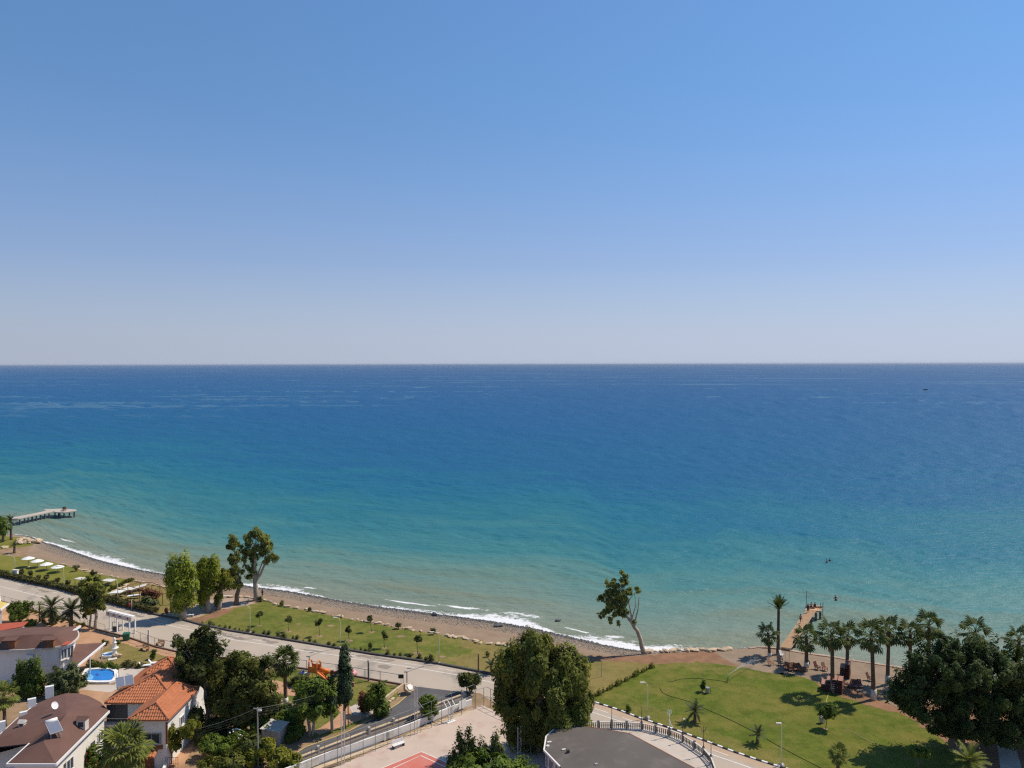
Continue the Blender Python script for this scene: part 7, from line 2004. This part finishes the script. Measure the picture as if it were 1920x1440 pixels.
me.loops.foreach_set('vertex_index', (oct_f[None] + (np.arange(n) * 6)[:, None, None]).reshape(-1).astype(np.int32)); me.polygons.foreach_set('loop_start', np.arange(0, n * 24, 3, dtype=np.int32))
me.update(calc_edges=True)
MT['water_drop'] = mat('water_drop', (.85, .88, .90), .2, .03, 2, 9, 0, .5)
o = link('water_spray', me, MT['water_drop']); o.location = s0
tag(o, 'fine white water spray arcing from lawn sprinkler', 'spray', kind='stuff')

# ------------------------------------------------------------------ people
def person(label, p, rz, verts, edges, rad, cloth=None, m='skin', group=None, cloth_m='cloth_dark', hair='cloth_dark', head=None):
    o = empty('person', p, rz, label, 'person', group)
    me = bpy.data.meshes.new('body'); me.from_pydata(verts, edges, [])
    b = link('body', me, MT[m], o)
    md = b.modifiers.new('skin', 'SKIN')
    me.skin_vertices[0].data[0].use_root = True
    for i, r_ in enumerate(rad): me.skin_vertices[0].data[i].radius = (r_, r_)
    sb = b.modifiers.new('sub', 'SUBSURF'); sb.levels = 1; sb.render_levels = 1
    if head is not None:
        h = Vector(head)
        MB().ball(h + Vector((0, .015, .035)), .115, (1, 1.05, 1.0), 10).build('hair', MT[hair], o, True)
        MB().ball(h + Vector((0, -.105, -.02)), .022, n=6).build('nose', MT[m], o)
    for (a, c_, r0_, r1_) in cloth or []:
        MB().tube([a, ((Vector(a) + Vector(c_)) / 2), c_], [r0_, (r0_ + r1_) / 2 * 1.03, r1_], 10).build('clothing', MT[cloth_m], o, True)
    return o
WV = [(0, 0, .95), (0, 0, 1.2), (0, 0, 1.42), (0, -.02, 1.52), (0, -.04, 1.66), (-.1, 0, .9), (-.12, -.12, .5), (-.12, -.1, .06), (-.12, -.22, .04), (.1, 0, .9), (.12, .12, .5), (.12, .3, .1), (.12, .2, .04), (-.2, 0, 1.4), (-.26, .1, 1.12), (-.26, .0, .88), (-.26, -.05, .8), (.2, 0, 1.4), (.26, -.1, 1.12), (.26, -.2, .9), (.26, -.25, .83)]
WE = [(0, 1), (1, 2), (2, 3), (3, 4), (0, 5), (5, 6), (6, 7), (7, 8), (0, 9), (9, 10), (10, 11), (11, 12), (2, 13), (13, 14), (14, 15), (15, 16), (2, 17), (17, 18), (18, 19), (19, 20)]
WR = [.15, .14, .15, .06, .105, .09, .06, .045, .04, .09, .06, .045, .04, .06, .045, .035, .04, .06, .045, .035, .04]
person('person in dark clothes walking on the beach beside tall eucalyptus', G(492, 1120, -.35), R(80), WV, WE, WR, [((0, 0, .82), (0, 0, 1.46), .17, .2), ((-.1, 0, .92), (-.12, -.12, .48), .11, .085), ((.1, 0, .92), (.12, .12, .48), .11, .085)], head=(0, -.04, 1.66))
person('person in dark swimwear walking midway along wooden pier', G(1501, 1169, .55), R(10), WV, WE, WR, [((0, 0, .8), (0, 0, 1.05), .17, .17)], group='people on the wooden pier', head=(0, -.04, 1.66))
person('person standing near head of wooden pier beside thin mast', G(1515, 1149, .55), R(-40), WV, WE, WR, [((0, 0, .8), (0, 0, 1.46), .17, .19), ((-.1, 0, .92), (-.12, -.12, .3), .11, .085), ((.1, 0, .92), (.12, .12, .3), .11, .085)], group='people on the wooden pier', head=(0, -.04, 1.66))
SV = [(0, 0, .14), (0, 0, .4), (0, -.02, .62), (0, -.03, .72), (0, -.04, .86), (-.11, .05, .12), (-.13, .5, .18), (-.13, .55, -.25), (.11, .05, .12), (.13, .5, .18), (.13, .55, -.25), (-.2, 0, .6), (-.27, .1, .35), (-.2, .28, .22), (.2, 0, .6), (.27, .1, .35), (.2, .28, .22)]
SE = [(0, 1), (1, 2), (2, 3), (3, 4), (0, 5), (5, 6), (6, 7), (0, 8), (8, 9), (9, 10), (2, 11), (11, 12), (12, 13), (2, 14), (14, 15), (15, 16)]
SR = [.15, .14, .15, .06, .105, .1, .07, .05, .1, .07, .05, .06, .045, .035, .06, .045, .035]
person('left of two people sitting at head of wooden pier', G(1521, 1138.5, .72), R(0), SV, SE, SR, [((0, 0, .08), (0, 0, .3), .18, .17)], group='people on the wooden pier', head=(0, -.04, .86))
person('right of two people sitting at head of wooden pier', G(1528, 1138.5, .72), R(0), SV, SE, SR, [((0, 0, .08), (0, 0, .64), .18, .19)], group='people on the wooden pier', head=(0, -.04, .86))
BV = [(0, 0, -.35), (0, 0, .1), (0, 0, .32), (0, -.02, .42), (0, -.03, .56), (-.2, 0, .28), (-.33, -.15, .12), (-.3, -.4, .02), (.2, 0, .28), (.33, -.15, .12), (.3, -.4, .02)]
BE = [(0, 1), (1, 2), (2, 3), (3, 4), (2, 5), (5, 6), (6, 7), (2, 8), (8, 9), (9, 10)]
BR = [.15, .15, .15, .06, .105, .065, .05, .04, .065, .05, .04]
for lab, u, v, rz in (('bather standing chest-deep right of pier head, upper of pair', 1566, 1122, .4), ('bather standing chest-deep right of pier head, lower of pair', 1567.5, 1125.5, 2.0), ('swimmer far out beyond the pier, left of pair', 1550, 1054, .5), ('swimmer far out beyond the pier, right of pair', 1556, 1052, 2.2)):
    person(lab, G(u, v, SEA_Z + .05), rz, BV, BE, BR, [((0, 0, -.2), (0, 0, .3), .175, .19)], group='bathers in the sea', head=(0, -.03, .56), cloth_m='cloth_red' if 'upper' in lab else 'cloth_dark')

# ------------------------------------------------------------------ boats
p = G(1735, 731.5, SEA_Z)
o = empty('motor_boat', (p.x, p.y, SEA_Z), R(8), 'small dark motor boat far out at sea on the right', 'boat')
hv = []
for x, w, z in ((-5, 1.4, 1.0), (-2, 1.6, 1.0), (2, 1.5, 1.2), (5, .1, 1.7)):
    hv += [(x, -w, z), (x, w, z), (x * .92, w * .6, -.4), (x * .92, -w * .6, -.4)]
MB().add(hv, [(0, 1, 2, 3)] + [tuple(4 * i + a for a in (0, 4, 7, 3)) for i in range(3)] + [tuple(4 * i + a for a in (1, 2, 6, 5)) for i in range(3)] + [tuple(4 * i + a for a in (0, 1, 5, 4)) for i in range(3)] + [tuple(4 * i + a for a in (3, 7, 6, 2)) for i in range(3)] + [(12, 15, 14, 13)]).build('hull', MT['cloth_dark'], o)
MB().box((-.6, 0, 1.7), (3.4, 1.9, 1.3)).build('cabin', MT['lamp_grey'], o); MB().box((-.6, 0, 2.45), (3.8, 2.2, .15)).build('cabin_roof', MT['white_paint'], o); MB().tube([(-1.4, 0, 2.4), (-1.4, 0, 4.2)], .06, 5).build('mast', MT['dark_metal'], o)
